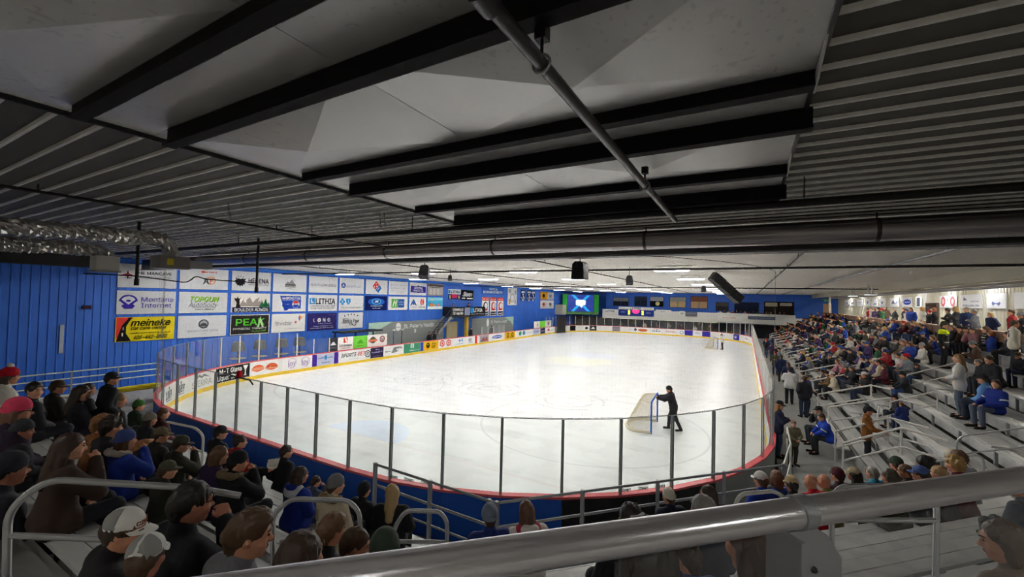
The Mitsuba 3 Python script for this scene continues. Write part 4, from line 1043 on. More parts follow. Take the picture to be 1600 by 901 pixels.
NAMES = {'end': 'silver aluminium bleachers behind the near end of the ice', 'corner': 'silver aluminium bleachers across the near corner below the big rail', 'side': 'silver aluminium bleachers rising along the right side of the ice'}
for sec in ('end', 'corner', 'side'):
    st = thing('bleachers', NAMES[sec], 'bleachers')
    for k in range(NROW):
        a, z = FIRST + TREAD * k, row_floor(k)
        for j in (0, 1):
            add('foot_plank', strip(sec, a + .02 + j * .27, a + .27 + j * .27, z - .05, z), 'mat_aluminium', st)
        add('riser', strip(sec, a + .74, a + .79, z - .04, z + RISE - .06), 'mat_aluminium', st)
        for j in (0, 1):
            add('bench_plank', strip(sec, a + .44 + j * .155, a + .585 + j * .155, z + .39, z + .43), 'mat_aluminium', st)
        u, v = SEC[sec]
        p0, p1 = row_line(sec, a + .60)
        n = int(np.linalg.norm(p1 - p0) / 1.9)
        ms = [bx(q[0] - .03, q[0] + .03, q[1] - .03, q[1] + .03, z - .05, z + .39) for q in (p0 + (p1 - p0) * (i + .5) / n for i in range(n))]
        add('support', cat_(ms), 'mat_guard_steel', st)
    add('base', strip(sec, FIRST - .06, FIRST, .02, F0 - .05), 'mat_concrete', st)
p6 = FIRST + TREAD * NROW
cc = Polygon([row_line('end', p6)[0], row_line('end', p6)[1], row_line('corner', p6)[1], row_line('side', p6)[1], (XR, 62), (XR, YB), (11.5, YB)])
add('floor_concourse', prism(cc, .2, frame((0, 0, ZC - .2), (1, 0, 0), (0, 1, 0))), 'mat_concrete', label='upper concourse floor behind the bleachers', kind='structure')


def zf(p):
    return F0 + .5 * (p - .5)


# ---------------------------------------------------------------- handrails
def loop_rail(label, pts, mids=(), r=.021, m='mat_rail_steel', rad=.16, posts=(), cat='handrail', group=None, name='handrail', n=9):
    k = thing(name, label, cat, group)
    add('top_rail', tube(bend(pts, rad), r, n), m, k, smooth=50)
    for q in mids:
        add('mid_rail', tube(q, r * .9, n), m, k, smooth=50)
    for q in posts:
        add('post', tube(q, r, n), m, k, smooth=50)
    return k


P = lambda *a: np.array(a, float)
# aisle rails on the near end (they fall towards the ice)
loop_rail('curved silver aisle rail behind two men in white caps', [P(21.59, -6.05, 2.7), P(21.42, -6.04, 3.76), P(21.46, -5.90, 3.90), P(22.04, -5.35, 3.78), P(22.25, -5.15, 3.70)], mids=[[P(21.48, -6.03, 3.62), P(21.92, -5.72, 3.58), P(22.2, -5.45, 3.52)]], rad=.13)
loop_rail('silver loop rail around the person in beige fur-hooded jacket', [P(22.0, -4.72, 2.45), P(21.72, -4.59, 3.18), P(21.81, -4.49, 3.30), P(22.17, -4.17, 3.25), P(22.30, -4.15, 3.17), P(22.42, -4.22, 2.55)], mids=[[P(21.89, -4.62, 3.02), P(22.38, -4.21, 2.97)]], rad=.07)
loop_rail('silver loop rail by the empty bench beside the blonde girl', [P(22.45, -3.85, 2.2), P(22.34, -3.77, 2.86), P(22.41, -3.69, 3.02), P(22.67, -3.48, 2.99), P(22.73, -3.44, 2.89), P(22.80, -3.52, 2.2)], mids=[[P(22.39, -3.8, 2.77), P(22.76, -3.48, 2.72)]], rad=.07)
loop_rail('short white rail end near the end boards by the man in a dark cap', [P(16.2, -3.21, 2.73), P(16.87, -3.06, 2.70), P(17.0, -2.99, 2.58), P(17.10, -3.04, 2.0)], mids=[[P(16.2, -3.21, 2.4), P(17.05, -3.02, 2.3)]], m='mat_white_paint', rad=.1)
# corner section
loop_rail('white loop rail beside the man in white cap and blue jersey', [P(25.2, -1.75, 2.0), P(25.19, -1.71, 2.94), P(25.24, -1.60, 3.06), P(25.59, -1.26, 3.05), P(25.74, -1.29, 2.95), P(25.8, -1.3, 2.4)], m='mat_white_paint', rad=.1)
loop_rail('silver loop rail beneath the row of capped spectators in the corner', [P(25.91, -2.46, 2.6), P(25.94, -2.24, 3.44), P(26.0, -2.19, 3.55), P(26.5, -2.14, 3.66), P(26.61, -2.2, 3.62), P(26.52, -2.46, 2.6)], mids=[[P(25.93, -2.34, 3.31), P(26.58, -2.28, 3.46)]], rad=.08)
# guard rail in front of the near rows
for lab, a, b, n in (('galvanised guard rail in front of the end bleachers along the navy boards', P(11.6, -.8), P(21.75, -.85), 6), ('galvanised guard rail across the near corner in front of the bleachers', P(21.75, -.85), P(26.0, 3.75), 4)):
    k = thing('guard_rail', lab, 'railing')
    pts = [a + (b - a) * t for t in np.linspace(0, 1, n + 1)]
    if n == 6:
        pts = [P(18.9, -.8) + (b - P(18.9, -.8)) * t for t in (0, .5, .95)]
        a = pts[0]
    for z, r in ((1.75, .024), (1.35, .026), (.98, .02)):
        add('rail', tube([[*a, z], [*b, z]], r, 8), 'mat_guard_steel', k, smooth=50)
    for q in (pts if n == 6 else pts[0:1] + pts[1:]):
        add('post', bx(q[0] - .03, q[0] + .03, q[1] - .03, q[1] + .03, .1, 1.78), 'mat_guard_steel', k)
k = thing('guard_rail', 'white guard rail along the walkway beside the right boards', 'railing')
add('rail', tube([[26.0, 3.75, 1.72], [26.35, 6.6, 1.45], [26.4, 8.3, 1.42]], .022, 8), 'mat_white_paint', k, smooth=50)
add('rail', tube([[26.0, 3.75, 1.2], [26.35, 6.6, .95]], .02, 8), 'mat_white_paint', k, smooth=50)
for q in ((26.35, 6.6), (26.4, 8.3)):
    add('post', bx(q[0] - .025, q[0] + .025, q[1] - .025, q[1] + .025, .02, 1.45), 'mat_white_paint', k)

# rails of the right-hand bleachers: each aisle has a pair of stepped frames at the walkway and curved rails higher up
NTH2 = NTH + ('ninth', 'tenth', 'eleventh', 'twelfth', 'thirteenth', 'fourteenth', 'fifteenth', 'sixteenth')
n_ = 0
for y in (8.4, 9.6, 12.6, 15.2, 18.6, 22.0, 25.4, 28.8, 32.2, 35.6, 39.0, 42.4, 45.8, 49.2, 52.6, 56.0):
    n_ += 1
    near_ = y < 20
    lab = f"white entry rail, {NTH2[n_ - 1]} along the right walkway counting from the man in the tan coat"
    if y < 9:
        lab = 'white entry rail beside the man in the tan coat, nearest the camera'
    elif y < 11:
        lab = 'white entry rail just behind the man in the tan coat'
    k = thing('entry_rail', lab, 'handrail', None if y < 11 else 'entry rails along the right walkway')
    x0, x1 = 28.0, 29.75
    a, b = P(x0, y, 1.35), P(x1, y, 1.95)
    if y < 12:
        a, b = P(27.75, y, 1.20), P(29.0, y, 1.85)
    e = b + P(.75, -.55, -.05) if near_ else b + P(.4, -.2, .1)
    add('top_rail', tube([a, b, e], .034, 8), 'mat_white_paint', k, smooth=50)
    add('mid_rail', tube([a - P(0, 0, .5), b - P(0, 0, .5), e - P(0, 0, .5)], .03, 8), 'mat_white_paint', k, smooth=50)
    add('post', tube([a - P(0, 0, 1.0), a], .025, 8), 'mat_white_paint', k, smooth=50)
    add('post', tube([b - P(0, 0, .85), b], .03, 8), 'mat_white_paint', k, smooth=50)
    if not near_:
        add('mid_rail', tube([a - P(0, 0, .25), b - P(0, 0, .25)], .02, 8), 'mat_white_paint', k, smooth=50)
for i, (x0, y0, x1, y1, lab) in enumerate(((29.2, 11.6, 30.6, 11.4, 'curved rail in the right bleachers above the woman in maroon'), (30.6, 14.6, 32.2, 14.2, 'curved rail in the right bleachers left of the hi-vis guard'), (29.6, 19.6, 31.2, 19.4, 'curved rail in the middle of the right bleachers'),
                                           (29.7, 28.0, 31.6, 27.6, 'curved rail high in the right bleachers, second from the far end'), (30.2, 37.0, 32.2, 36.6, 'curved rail high in the right bleachers, far end'), (28.4, 6.1, 29.7, 5.9, 'silver rail held by the man in the tan coat'), (29.7, 7.2, 31.7, 6.4, 'silver rail crossing the empty right bleachers'))):
    h0, h1 = zf(x0 - 28.2), zf(x1 - 28.2)
    loop_rail(lab, [P(x0, y0, h0 + .1), P(x0, y0, h0 + .92), P(x1, y1, h1 + .92), P(x1, y1, h1 + .1)], mids=[[P(x0, y0, h0 + .5), P(x1, y1, h1 + .5)]], m='mat_rail_steel' if i > 4 else 'mat_white_paint', rad=.2)
# aisle step blocks
for i, y in enumerate((7.9, 13.9, 22.0, 32.0, 42.0, 52.0)):
    k = thing('aisle_steps', f'grey aisle steps, {NTH[i]} aisle of the right bleachers from the camera', 'steps', 'aisle steps in the right bleachers')
    for r_ in range(NROW - 1):
        p = FIRST + TREAD * r_ + 28.2
        add('step', bx(p + .45, p + .79, y - .5, y + .5, row_floor(r_) + .435, row_floor(r_) + .475), 'mat_aluminium', k)

# ---------------------------------------------------------------- the big rail in front of the camera, its post and glass
RAILZ = 4.585
rl = thing('balcony_rail', 'thick brushed steel balcony rail crossing the bottom right of the view', 'railing')
n = unit(P(1, -1, 0))
base = lambda s: P(25.4, -5.49, 0) + unit(P(1, 1, 0)) * s
add('rail_tube', tube([P(*(base(s)[:2]), RAILZ) for s in np.linspace(-1.6, 1.6, 17)], .036, 28), 'mat_big_rail', rl, smooth=60)
# mounting post: a folded plate with a cut top corner and a saddle round the tube
q = P(25.385, -5.575, 0)
u = unit(P(1, 1, 0))
Mp = np.eye(4)
Mp[:3, 0], Mp[:3, 1], Mp[:3, 2], Mp[:3, 3] = u, (0, 0, 1), np.cross(u, (0, 0, 1)), (25.40, -5.49, 0)
zt = RAILZ - .039
m = prism([(-.052, ZC), (.125, ZC), (.125, zt - .085), (.075, zt - .02), (.04, zt), (-.042, zt), (-.052, zt - .02)], .012)
m.apply_transform(Mp)
pst = add('post', m, 'mat_guard_steel', rl)
m = bx(-.054, -.040, ZC, zt - .005, -.05, .05)
m.apply_transform(Mp)
add('flange', m, 'mat_guard_steel', rl)
m = tube([P(*(base(s)[:2]), RAILZ) for s in (-.02, .018)], 0.041, 28, caps=True)
add('saddle', m, 'mat_guard_steel', rl, smooth=60)
for zz in (-.10, -.22):
    m = lathe([(0, .008), (.006, .008), (.008, .004), (.008, 0), (0, 0)], 12, Mp @ frame((.03, zt + zz, .012), (1, 0, 0), (0, 1, 0)))
    add('bolt', m, 'mat_dark_steel', pst)
for s0, s1 in ((-.52, -.06), (.13, 1.5)):
    a, b = base(s0), base(s1)
    add('glass_panel', trimesh.Trimesh([[a[0], a[1], ZC + .06], [b[0], b[1], ZC + .06], [b[0], b[1], RAILZ - .05], [a[0], a[1], RAILZ - .05]], [[0, 1, 2], [0, 2, 3]], process=False), 'mat_glass_clear', rl)
add('bottom_channel', tube([P(*(base(s)[:2]), ZC + .05) for s in (-1.6, 1.6)], .03, 8), 'mat_guard_steel', rl)

# ---------------------------------------------------------------- overhead: boarded bay with beams, pipes, ducts
bay = thing('ceiling_bay', 'grey creased ceiling panels between dark beams above the camera', 'ceiling panels')
xs = [20.02, 22.85, 25.67]
ys = [-9.8, -7.66, -7.0, -5.55, -4.95, -3.44, -2.84, -1.33, -.43, .35]
for i in range(len(ys) - 1):
    for j in range(2):
        x0, x1, y0, y1 = xs[j] + .004, xs[j + 1] - .004, ys[i] + .004, ys[i + 1] - .004
        c = ((x0 + x1) / 2, (y0 + y1) / 2)
        z, sag = 6.665, .015 if y1 - y0 < 1.2 else .14
        V = [[x0, y0, z], [x1, y0, z], [x1, y1, z], [x0, y1, z], [c[0], c[1], z - sag], [x0, y0, z + .012], [x1, y0, z + .012], [x1, y1, z + .012], [x0, y1, z + .012]]
        F = [[4, 1, 0], [4, 2, 1], [4, 3, 2], [4, 0, 3], [5, 6, 7], [5, 7, 8], [0, 1, 6], [0, 6, 5], [1, 2, 7], [1, 7, 6], [2, 3, 8], [2, 8, 7], [3, 0, 5], [3, 5, 8]]
        add('panel', trimesh.Trimesh(V, F, process=False), 'mat_panel_grey', bay)
for y in (-7.66, -5.55, -3.44, -1.33):
    ms = [bx(20.25, 25.66, y - .03, y + .03, 6.555, 6.66), bx(20.25, 25.66, y - .055, y + .055, 6.545, 6.56)]
    add('thin_beam', cat_(ms), 'mat_beam', bay)
    for j in range(4):
        add('lip', bx(20.5 + 1.3 * j, 21.2 + 1.3 * j, y + .057, y + .06, 6.545, 6.575), 'mat_guard_steel', bay)
    br = prism([(y + .08, 6.545), (y + .08, 6.66), (y - .55, 6.66), (y - .12, 6.555)], .012, frame((25.66, 0, 0), (0, 1, 0), (0, 0, 1)))
    add('bracket', br, 'mat_white_paint', bay)
for y in (-7.0, -4.95, -2.84, -.43):
    add('deep_beam', cat_([bx(20.4, 25.72, y - .014, y + .014, 6.50, 6.66), bx(20.4, 25.72, y - .055, y + .055, 6.48, 6.50)]), 'mat_beam', bay)
add('edge_trim', bx(20.0, 20.03, -9.8, .36, 6.62, 6.70), 'mat_black', bay)
add('edge_trim', bx(25.66, 25.69, -9.8, .36, 6.64, 6.70), 'mat_dark_steel', bay)
add('edge_trim', bx(20.0, 25.69, .35, .38, 6.56, 6.70), 'mat_black', bay)

pipe = thing('overhead_pipe', 'dark steel pipe hanging under the ceiling panels towards the ice', 'pipe')
add('tube', tube([P(24.35, -8.6, 6.3), P(24.37, -.36, 6.3)], .036, 16), 'mat_dark_steel', pipe, smooth=60)
add('coupling', tube([P(24.35, -5.48, 6.3), P(24.35, -5.36, 6.3)], .048, 16), 'mat_dark_steel', pipe, smooth=60)
for y in (-4.9, -2.42):
    h = add('hanger', tube([P(24.36, y, 6.34), P(24.36, y, 6.49)], .009, 8), 'mat_black', pipe)
    add('ring', tube([P(24.36 + .047 * math.cos(t), y, 6.3 + .047 * math.sin(t)) for t in np.linspace(0, 2 * PI, 17)], .008, 6), 'mat_guard_steel', h)
    add('clamp', bx(24.33, 24.39, y - .03, y + .03, 6.42, 6.49), 'mat_black', h)

dk = thing('round_duct', 'long round grey steel duct hanging across the rink under the roof', 'duct')
add('tube', tube([P(4.3, 2.35, 6.42), P(XR - .05, 2.35, 6.42)], .20, 24), 'mat_duct_steel', dk, smooth=60)
for x in (4.4, 8.2, 12.0, 15.8, 19.6, 23.4, 27.2, 31.0, 34.8):
    add('band', tube([P(x - .03, 2.35, 6.42), P(x + .03, 2.35, 6.42)], .207, 24), 'mat_dark_steel', dk, smooth=60)
    add('hanger', tube([P(x, 2.35, 6.62), P(x, 2.35, 6.72)], .012, 6), 'mat_black', dk)
bm = thing('roof_beam', 'dark steel roof beam running behind the round duct', 'beam')
add('web', bx(XL + .2, XR - .05, 2.79, 2.81, 6.16, 6.69), 'mat_dark_steel', bm)
add('flange', bx(XL + .2, XR - .05, 2.62, 3.0, 6.13, 6.16), 'mat_beam_soffit', bm)
for i, y in enumerate((20.0, 44.0)):
    bm = thing('roof_beam', ('thin dark beam across the roof over the middle of the ice', 'thin dark beam across the roof over the far half of the ice')[i], 'beam')
    add('web', tube([P(XL + .1, (10.6, 32)[i], 6.42), P(XR - .1, (10.6, 32)[i], 6.42)], .04, 8), 'mat_black', bm)
mp = thing('sprinkler_main', 'black sprinkler main running across the hall above the duct', 'pipe')
add('tube', tube([P(4.0, -.52, 6.42), P(XR - .1, -.3, 6.42)], .05, 12), 'mat_black', mp, smooth=60)
for x in (9.3, 13.0, 16.2, 19.4, 25.9, 29.6, 33.0):
    add('hanger', tube([P(x, -.5, 6.45), P(x, -.5, 6.72)], .008, 6), 'mat_black', mp)
for i, (x, lab) in enumerate(((16.1, 'thin black sprinkler pipe over the left bleachers'), (5.0, 'thin black sprinkler pipe along the roof left of the ice'), (11.5, 'thin black sprinkler pipe along the roof left of centre'), (18.5, 'thin black sprinkler pipe along the roof right of centre'), (26.6, 'thin black sprinkler pipe over the right boards'))):
    b = thing('sprinkler_pipe', lab, 'pipe')
    y0, y1 = ((-9.5, 1.9), (3.2, 60), (3.2, 60), (3.2, 60), (3.2, 60))[i]
    add('tube', tube([P(x, y0, 6.52), P(x, y1, 6.52)], .024, 8), 'mat_black', b, smooth=60)
    for y in np.arange(y0 + 1, y1, 3.6):
        add('sprinkler_head', lathe([(0, .1), (.012, .1), (.012, .02), (.03, .015), (.03, 0), (0, 0)], 8, shift(x, y, 6.53)), 'mat_black', b)
b = thing('conduit', 'pale conduit running along the roof above the right bleachers', 'pipe')
add('tube', tube([P(29.7, 4.0, 6.58), P(29.5, 62, 6.58)], .045, 10), 'mat_guard_steel', b, smooth=60)
sb = thing('side_beam', 'long cream beam over the front of the right-hand concourse', 'beam')
add('web', bx(33.55, 33.75, 8, YF - .3, 6.25, 6.72), 'mat_cream_wall', sb)
add('flange', bx(33.4, 33.9, 8, YF - .3, 6.22, 6.25), 'mat_cream_wall', sb)
for i, (xx, zz, lab) in enumerate(((34.6, 6.1, 'grey pipe along the right wall below the strip lights'), (35.2, 6.3, 'upper grey pipe along the right wall'))):
    b = thing('wall_pipe', lab, 'pipe')
    add('tube', tube([P(xx, 10, zz), P(xx, YF - .3, zz)], .06, 10), 'mat_guard_steel', b, smooth=60)
for i, y in enumerate((14.5, 19.5, 24.5, 29.5, 34.5, 40, 46, 52, 58)):
    k = thing('strip_light', f'lit strip light on the right wall, {NTH2[i]} from the picture edge toward the far end', 'light', 'strip lights over the concourse')
    add('housing', bx(35.7, 35.9, y - .75, y + .75, 6.62, 6.7), 'mat_white_paint', k)
    kk = key_for('tube', k)
    scene[kk] = {**mikit.ply(trimesh.Trimesh([[35.71, y - .72, 6.615], [35.89, y - .72, 6.615], [35.89, y + .72, 6.615], [35.71, y + .72, 6.615]], [[0, 2, 1], [0, 3, 2]], process=False), flat('#ffffff')), 'emitter': {'type': 'area', 'radiance': {'type': 'rgb', 'value': [STRIP_LIGHT, STRIP_LIGHT * .97, STRIP_LIGHT * .86]}}}
for x, y in ((18.9, -9.4), (26.4, -9.0), (30.2, -6.0)):
    k = thing('strip_light', 'ceiling strip light over the near concourse, ' + {18.9: 'first', 26.4: 'second', 30.2: 'third'}[x] + ' of three', 'light', 'strip lights over the near concourse')
    add('housing', bx(x - .75, x + .75, y - .1, y + .1, 6.55, 6.66), 'mat_white_paint', k)
    kk = key_for('tube', k)
    scene[kk] = {**mikit.ply(trimesh.Trimesh([[x - .7, y - .08, 6.545], [x + .7, y - .08, 6.545], [x + .7, y + .08, 6.545], [x - .7, y + .08, 6.545]], [[0, 2, 1], [0, 3, 2]], process=False), flat('#ffffff')), 'emitter': {'type': 'area', 'radiance': {'type': 'rgb', 'value': [NEAR_LIGHT, NEAR_LIGHT * .97, NEAR_LIGHT * .9]}}}
k = thing('round_column', 'slim white roof column at the far end of the right bleachers', 'column')
add('shaft', tube([P(34.3, 57, ZC), P(34.3, 57, 6.7)], .11, 14), 'mat_white_paint', k, smooth=60)

for i, (y, lab) in enumerate(((31.0, 'hanging tube heater lamp glowing over the right concourse, nearer one'), (36.5, 'hanging tube heater lamp glowing over the right concourse, farther one'))):
    k = thing('heater_lamp', lab, 'lamp')
    for dy in (-.5, .5):
        add('hanger', tube([P(32.9, y + dy, 6.05), P(32.9, y + dy, 6.72)], .05, 10), 'mat_foil', k, smooth=60)
    add('housing', bx(32.65, 33.15, y - .8, y + .8, 6.0, 6.06), 'mat_guard_steel', k)
    kk = key_for('lamp_glass', k)
    scene[kk] = {**mikit.ply(trimesh.Trimesh([[32.7, y - .75, 5.99], [33.1, y - .75, 5.99], [33.1, y + .75, 5.99], [32.7, y + .75, 5.99]], [[0, 2, 1], [0, 3, 2]], process=False), flat('#ffffff')), 'emitter': {'type': 'area', 'radiance': {'type': 'rgb', 'value': [60.0, 55.0, 45.0]}}}

# flexible foil ducts at the upper left and what hangs at their ends
for i, (x, y1, lab) in enumerate(((14.0, -2.6, 'crinkled silver flexible duct at the upper left, nearer one'), (12.4, -3.2, 'crinkled silver flexible duct at the upper left, farther one'))):
    s = np.linspace(0, 1, 170)
    pts = np.stack([x + .05 * np.sin(s * 9), -9.5 + (y1 + 9.5) * s, (6.24, 6.0)[i] + .05 * np.sin(s * 7 + 1) - .08 * s], 1)
    pts = np.vstack([pts, [[x, y1 + .12, (6.10, 5.92)[i]], [x, y1 + .17, (5.98, 5.87)[i]], [x, y1 + .18, (5.85, 5.8)[i]]]])
    rr = .14 * (1 + .09 * np.sin(np.arange(len(pts)) * 2.2) + .05 * np.array([rng.uniform(-1, 1) for _ in pts]))
    m = tube(pts, rr, 22)
    m.vertices = m.vertices + m.vertex_normals * ((meshkit.noise(m.vertices * 26)[:, None] - .5) * .07 + (meshkit.noise(m.vertices * 60, 3)[:, None] - .5) * .03)
    add('flexible_duct', m, 'mat_foil', smooth=12, label=lab, cat='duct')
    k = thing('duct_box', ('dark grey heater box with yellow label under the nearer foil duct', 'pale square outlet box under the farther foil duct')[i], 'box')
    if i:
        add('case', bx(x - .2, x + .2, y1 - .05, y1 + .35, 5.50, 5.85), 'mat_white_paint', k)
        add('rim', bx(x - .22, x + .22, y1 - .07, y1 + .37, 5.48, 5.52), 'mat_guard_steel', k)
    else:
        add('case', bx(x - .25, x + .25, y1 - .1, y1 + .45, 5.58, 5.86), 'mat_duct_steel', k)
        add('sticker', bx(x + .25, x + .255, y1 + .02, y1 + .14, 5.66, 5.80), flat('#d8c23a'), k)
        add('junction_box', bx(x - .15, x + .15, y1 + .5, y1 + .95, 5.62, 5.80), 'mat_guard_steel', k)
for i, (x, y, lab) in enumerate(((12.8, -2.6, 'black drop pipe hanging in front of the barber sign'), (12.8, .15, 'black drop pipe hanging at the end of the round duct'))):
    k = thing('drop_pipe', lab, 'pipe')
    add('tube', tube([P(x, y, 6.7), P(x, y, 5.30 if i == 0 else 5.2)], .035, 10), 'mat_black', k, smooth=60)
    add('foot', tube([P(x, y, 5.2 if i == 0 else 5.1), P(x, y, 5.35 if i == 0 else 5.25)], .05, 10), 'mat_black', k, smooth=60)
add('cable', tube(bend([P(12.8, -3.5, 5.42), P(12.8, -2.6, 5.42), P(12.85, -1.6, 5.30), P(12.8, -1.4, 5.5), P(12.8, -1.2, 5.42), P(12.8, .15, 5.38)], .2), .014, 6), 'mat_black', smooth=60, label='thin black cable strung between the two hanging pipes', cat='cable')

k = thing('strip_light', 'unlit pale strip light on the ribbed roof at upper left of the duct', 'light')
add('housing', obox(P(7.6, -1.05, 6.66), unit(P(1, .12, 0)), unit(P(-.12, 1, 0)), P(0, 0, 1), 1.7, .16, .07), flat('#a8a48c'), k)
add('tube', obox(P(7.6, -1.05, 6.61), unit(P(1, .12, 0)), unit(P(-.12, 1, 0)), P(0, 0, 1), 1.6, .08, .03), flat('#c4c0a8'), k)
for i, (x, y) in enumerate(((17.0, -2.75), (19.0, -1.0), (19.12, -1.0))):
    add('hanging_wire', tube([P(x, y, 6.72), P(x, y + .05, 6.44)], .006, 5), 'mat_black', label=('thin wire hanging from the roof left of the ceiling panels', 'left one of two close wires hanging by the ceiling panels', 'right one of two close wires hanging by the ceiling panels')[i], cat='wire')

# loudspeakers and spotlights
def speaker(label, c, yaw, pitch, s=1.0, boxes=1):
    k = thing('loudspeaker', label, 'loudspeaker')
    R = np.eye(4)
    R[:3, :3] = rot(yaw, pitch)
    for i in range(boxes):
        m = prism([(-.28 * s, -.36 * s), (.28 * s, -.36 * s), (.24 * s, .26 * s), (.14 * s, .36 * s), (-.14 * s, .36 * s), (-.24 * s, .26 * s)], .46 * s, frame((0, .23 * s, 0), (1, 0, 0), (0, 0, 1)))
        g = bx(-.22 * s, .22 * s, .232 * s, .25 * s, -.32 * s, .24 * s)
        for mm, n_, mt in ((m, 'cabinet', 'mat_black'), (g, 'grille', flat('#26262a'))):
            mm = mm.copy()
            mm.apply_translation([0, 0, -.0 * i])
            M = np.eye(4)
            M[:3, 3] = c
            step = np.eye(4)
            step[:3, 3] = (0, -.02 * i, -.68 * s * i)
            mm.apply_transform(M @ R @ step)
            add(n_, mm, mt, k)
    add('hanger', tube([P(*c) + [0, 0, .2 * s], P(c[0], c[1], 6.72)], .012, 6), 'mat_black', k)


speaker('black loudspeaker hanging below the duct, tilted, nearest the sign wall', (15.75, 4.05, 5.93), .5, .5, .58)
speaker('black bell-topped loudspeaker hanging straight below the duct in the middle', (21.6, 2.75 + .5, 5.86), PI - .1, 0, .62)
speaker('black loudspeaker hanging beyond the duct near the far light row', (20.5, 12.9, 6.1), .4, .4, .55)
speaker('cluster of three black loudspeakers hanging in a slanting line', (24.0, 16.2, 6.3), -1.0, -.9, .9, 3)
speaker('small black spotlight hanging in front of the red banners', (10.5, 12.2, 6.2), .6, .5, .4)
speaker('small black spotlight hanging over the far right of the ice', (22.3, 30.0, 6.25), .3, .3, .6)

# ---------------------------------------------------------------- goals
def goal(label, x, y, yaw):
    k = thing('hockey_goal', label, 'goal')
    M = np.eye(4)
    M[:3, :3] = rot(yaw)
    M[:3, 3] = (x, y, 0)

    def ad(n_, m, mt, **kw):
        m.apply_transform(M)
        add(n_, m, mt, k, **kw)
    for s in (-1, 1):
        ad('goal_post', tube([P(.915 * s, 0, 0), P(.915 * s, 0, 1.22)], .03, 10), flat('#2f5fc4'), smooth=60)
    ad('crossbar', tube([P(-.915, 0, 1.22), P(.915, 0, 1.22)], .03, 10), flat('#2f5fc4'), smooth=60)
    ad('base_frame', tube(bend([P(-.915, 0, .03), P(-1.0, -.75, .03), P(-.3, -1.1, .03), P(.3, -1.1, .03), P(1.0, -.75, .03), P(.915, 0, .03)], .3), .055, 8), 'mat_net_white', smooth=60)
    ad('top_frame', tube(bend([P(-.915, 0, 1.2), P(-.55, -.5, 1.2), P(.55, -.5, 1.2), P(.915, 0, 1.2)], .2), .025, 8), 'mat_net_white', smooth=60)
    ad('centre_bar', tube([P(0, -.5, 1.2), P(0, -1.1, .03)], .03, 8), 'mat_net_white', smooth=60)
    # netting
    top = bend([P(-.9, 0, 1.2), P(-.55, -.5, 1.2), P(.55, -.5, 1.2), P(.9, 0, 1.2)], .2, 4)
    bot = bend([P(-.9, 0, .04), P(-1.0, -.75, .04), P(-.3, -1.1, .04), P(.3, -1.1, .04), P(1.0, -.75, .04), P(.9, 0, .04)], .3, 4)

    def at_(poly, t):
        d = np.r_[0, np.cumsum(np.linalg.norm(np.diff(poly, axis=0), axis=1))]
        return np.array([np.interp(t * d[-1], d, poly[:, i]) for i in range(3)])
    ms = []
    for t in np.linspace(0, 1, 46):
        ms.append(tube([at_(top, t), at_(bot, t)], .0055, 4, caps=False))
    for v in np.linspace(.06, .96, 16):
        ms.append(tube([at_(top, t) * (1 - v) + at_(bot, t) * v for t in np.linspace(0, 1, 30)], .0055, 4, caps=False))
    for v in np.linspace(-.85, .85, 20):
        yb = -max(0, .5 * min(1, (.9 - abs(v)) / .35))
        ms.append(tube([P(v, 0, 1.21), P(v, yb, 1.2)], .0055, 4, caps=False))
    ad('netting', cat_(ms), 'mat_net_white')
    return k


goal('white netted hockey goal with blue posts pushed by the man in black', 22.08, 11.0, -PI / 2 + .05)
goal('white netted hockey goal at the far end beside the referee', 22.35, 45.8, -PI / 2 + .3)

# red goal lamp bracket on the near glass
k = thing('goal_lamp', 'red goal lamp on a bracket on the near end glass', 'lamp')
add('bracket', tube([P(11.9, -.06, 2.55), P(12.1, -.1, 2.64), P(13.1, -.1, 2.62), P(13.2, -.06, 2.5)], .018, 8), 'mat_dark_steel', k, smooth=60)
add('dome', lathe([(0, .2), (.05, .19), (.07, .14), (.075, 0), (0, 0)], 14, shift(12.55, -.1, 2.64)), flat('#b8202a'), k, smooth=40)
add('base', lathe([(0, .03), (.11, .03), (.11, 0), (0, 0)], 14, shift(12.55, -.1, 2.62)), 'mat_dark_steel', k)
# small writing on the near glass
for i, (x, s) in enumerate(((18.55, 'Steen'), (18.95, 'Steen'), (19.35, 'Steen'), (23.1, 'Steen'), (23.4, 'Steen'), (23.7, 'Steen'))):
    ci = min(range(len(ST)), key=lambda j: abs(ST[j][0][0] - x) + (0 if ST[j][0][1] < 5 else 99))
    yb = RC - math.sqrt(max(0, (RC + .07) ** 2 - (x - (W - RC)) ** 2)) if x > W - RC else -.07
    tv = unit(P(RC - yb, x - (W - RC), 0)) if x > W - RC else P(1, 0, 0)
    m = text('.' + s, .07, .26, True, .2, .002)
    m.apply_transform(frame((x, yb - .004, 1.14), tv, (0, 0, 1)))
    add('glass_lettering', m, flat('#3a3d42'), boards)

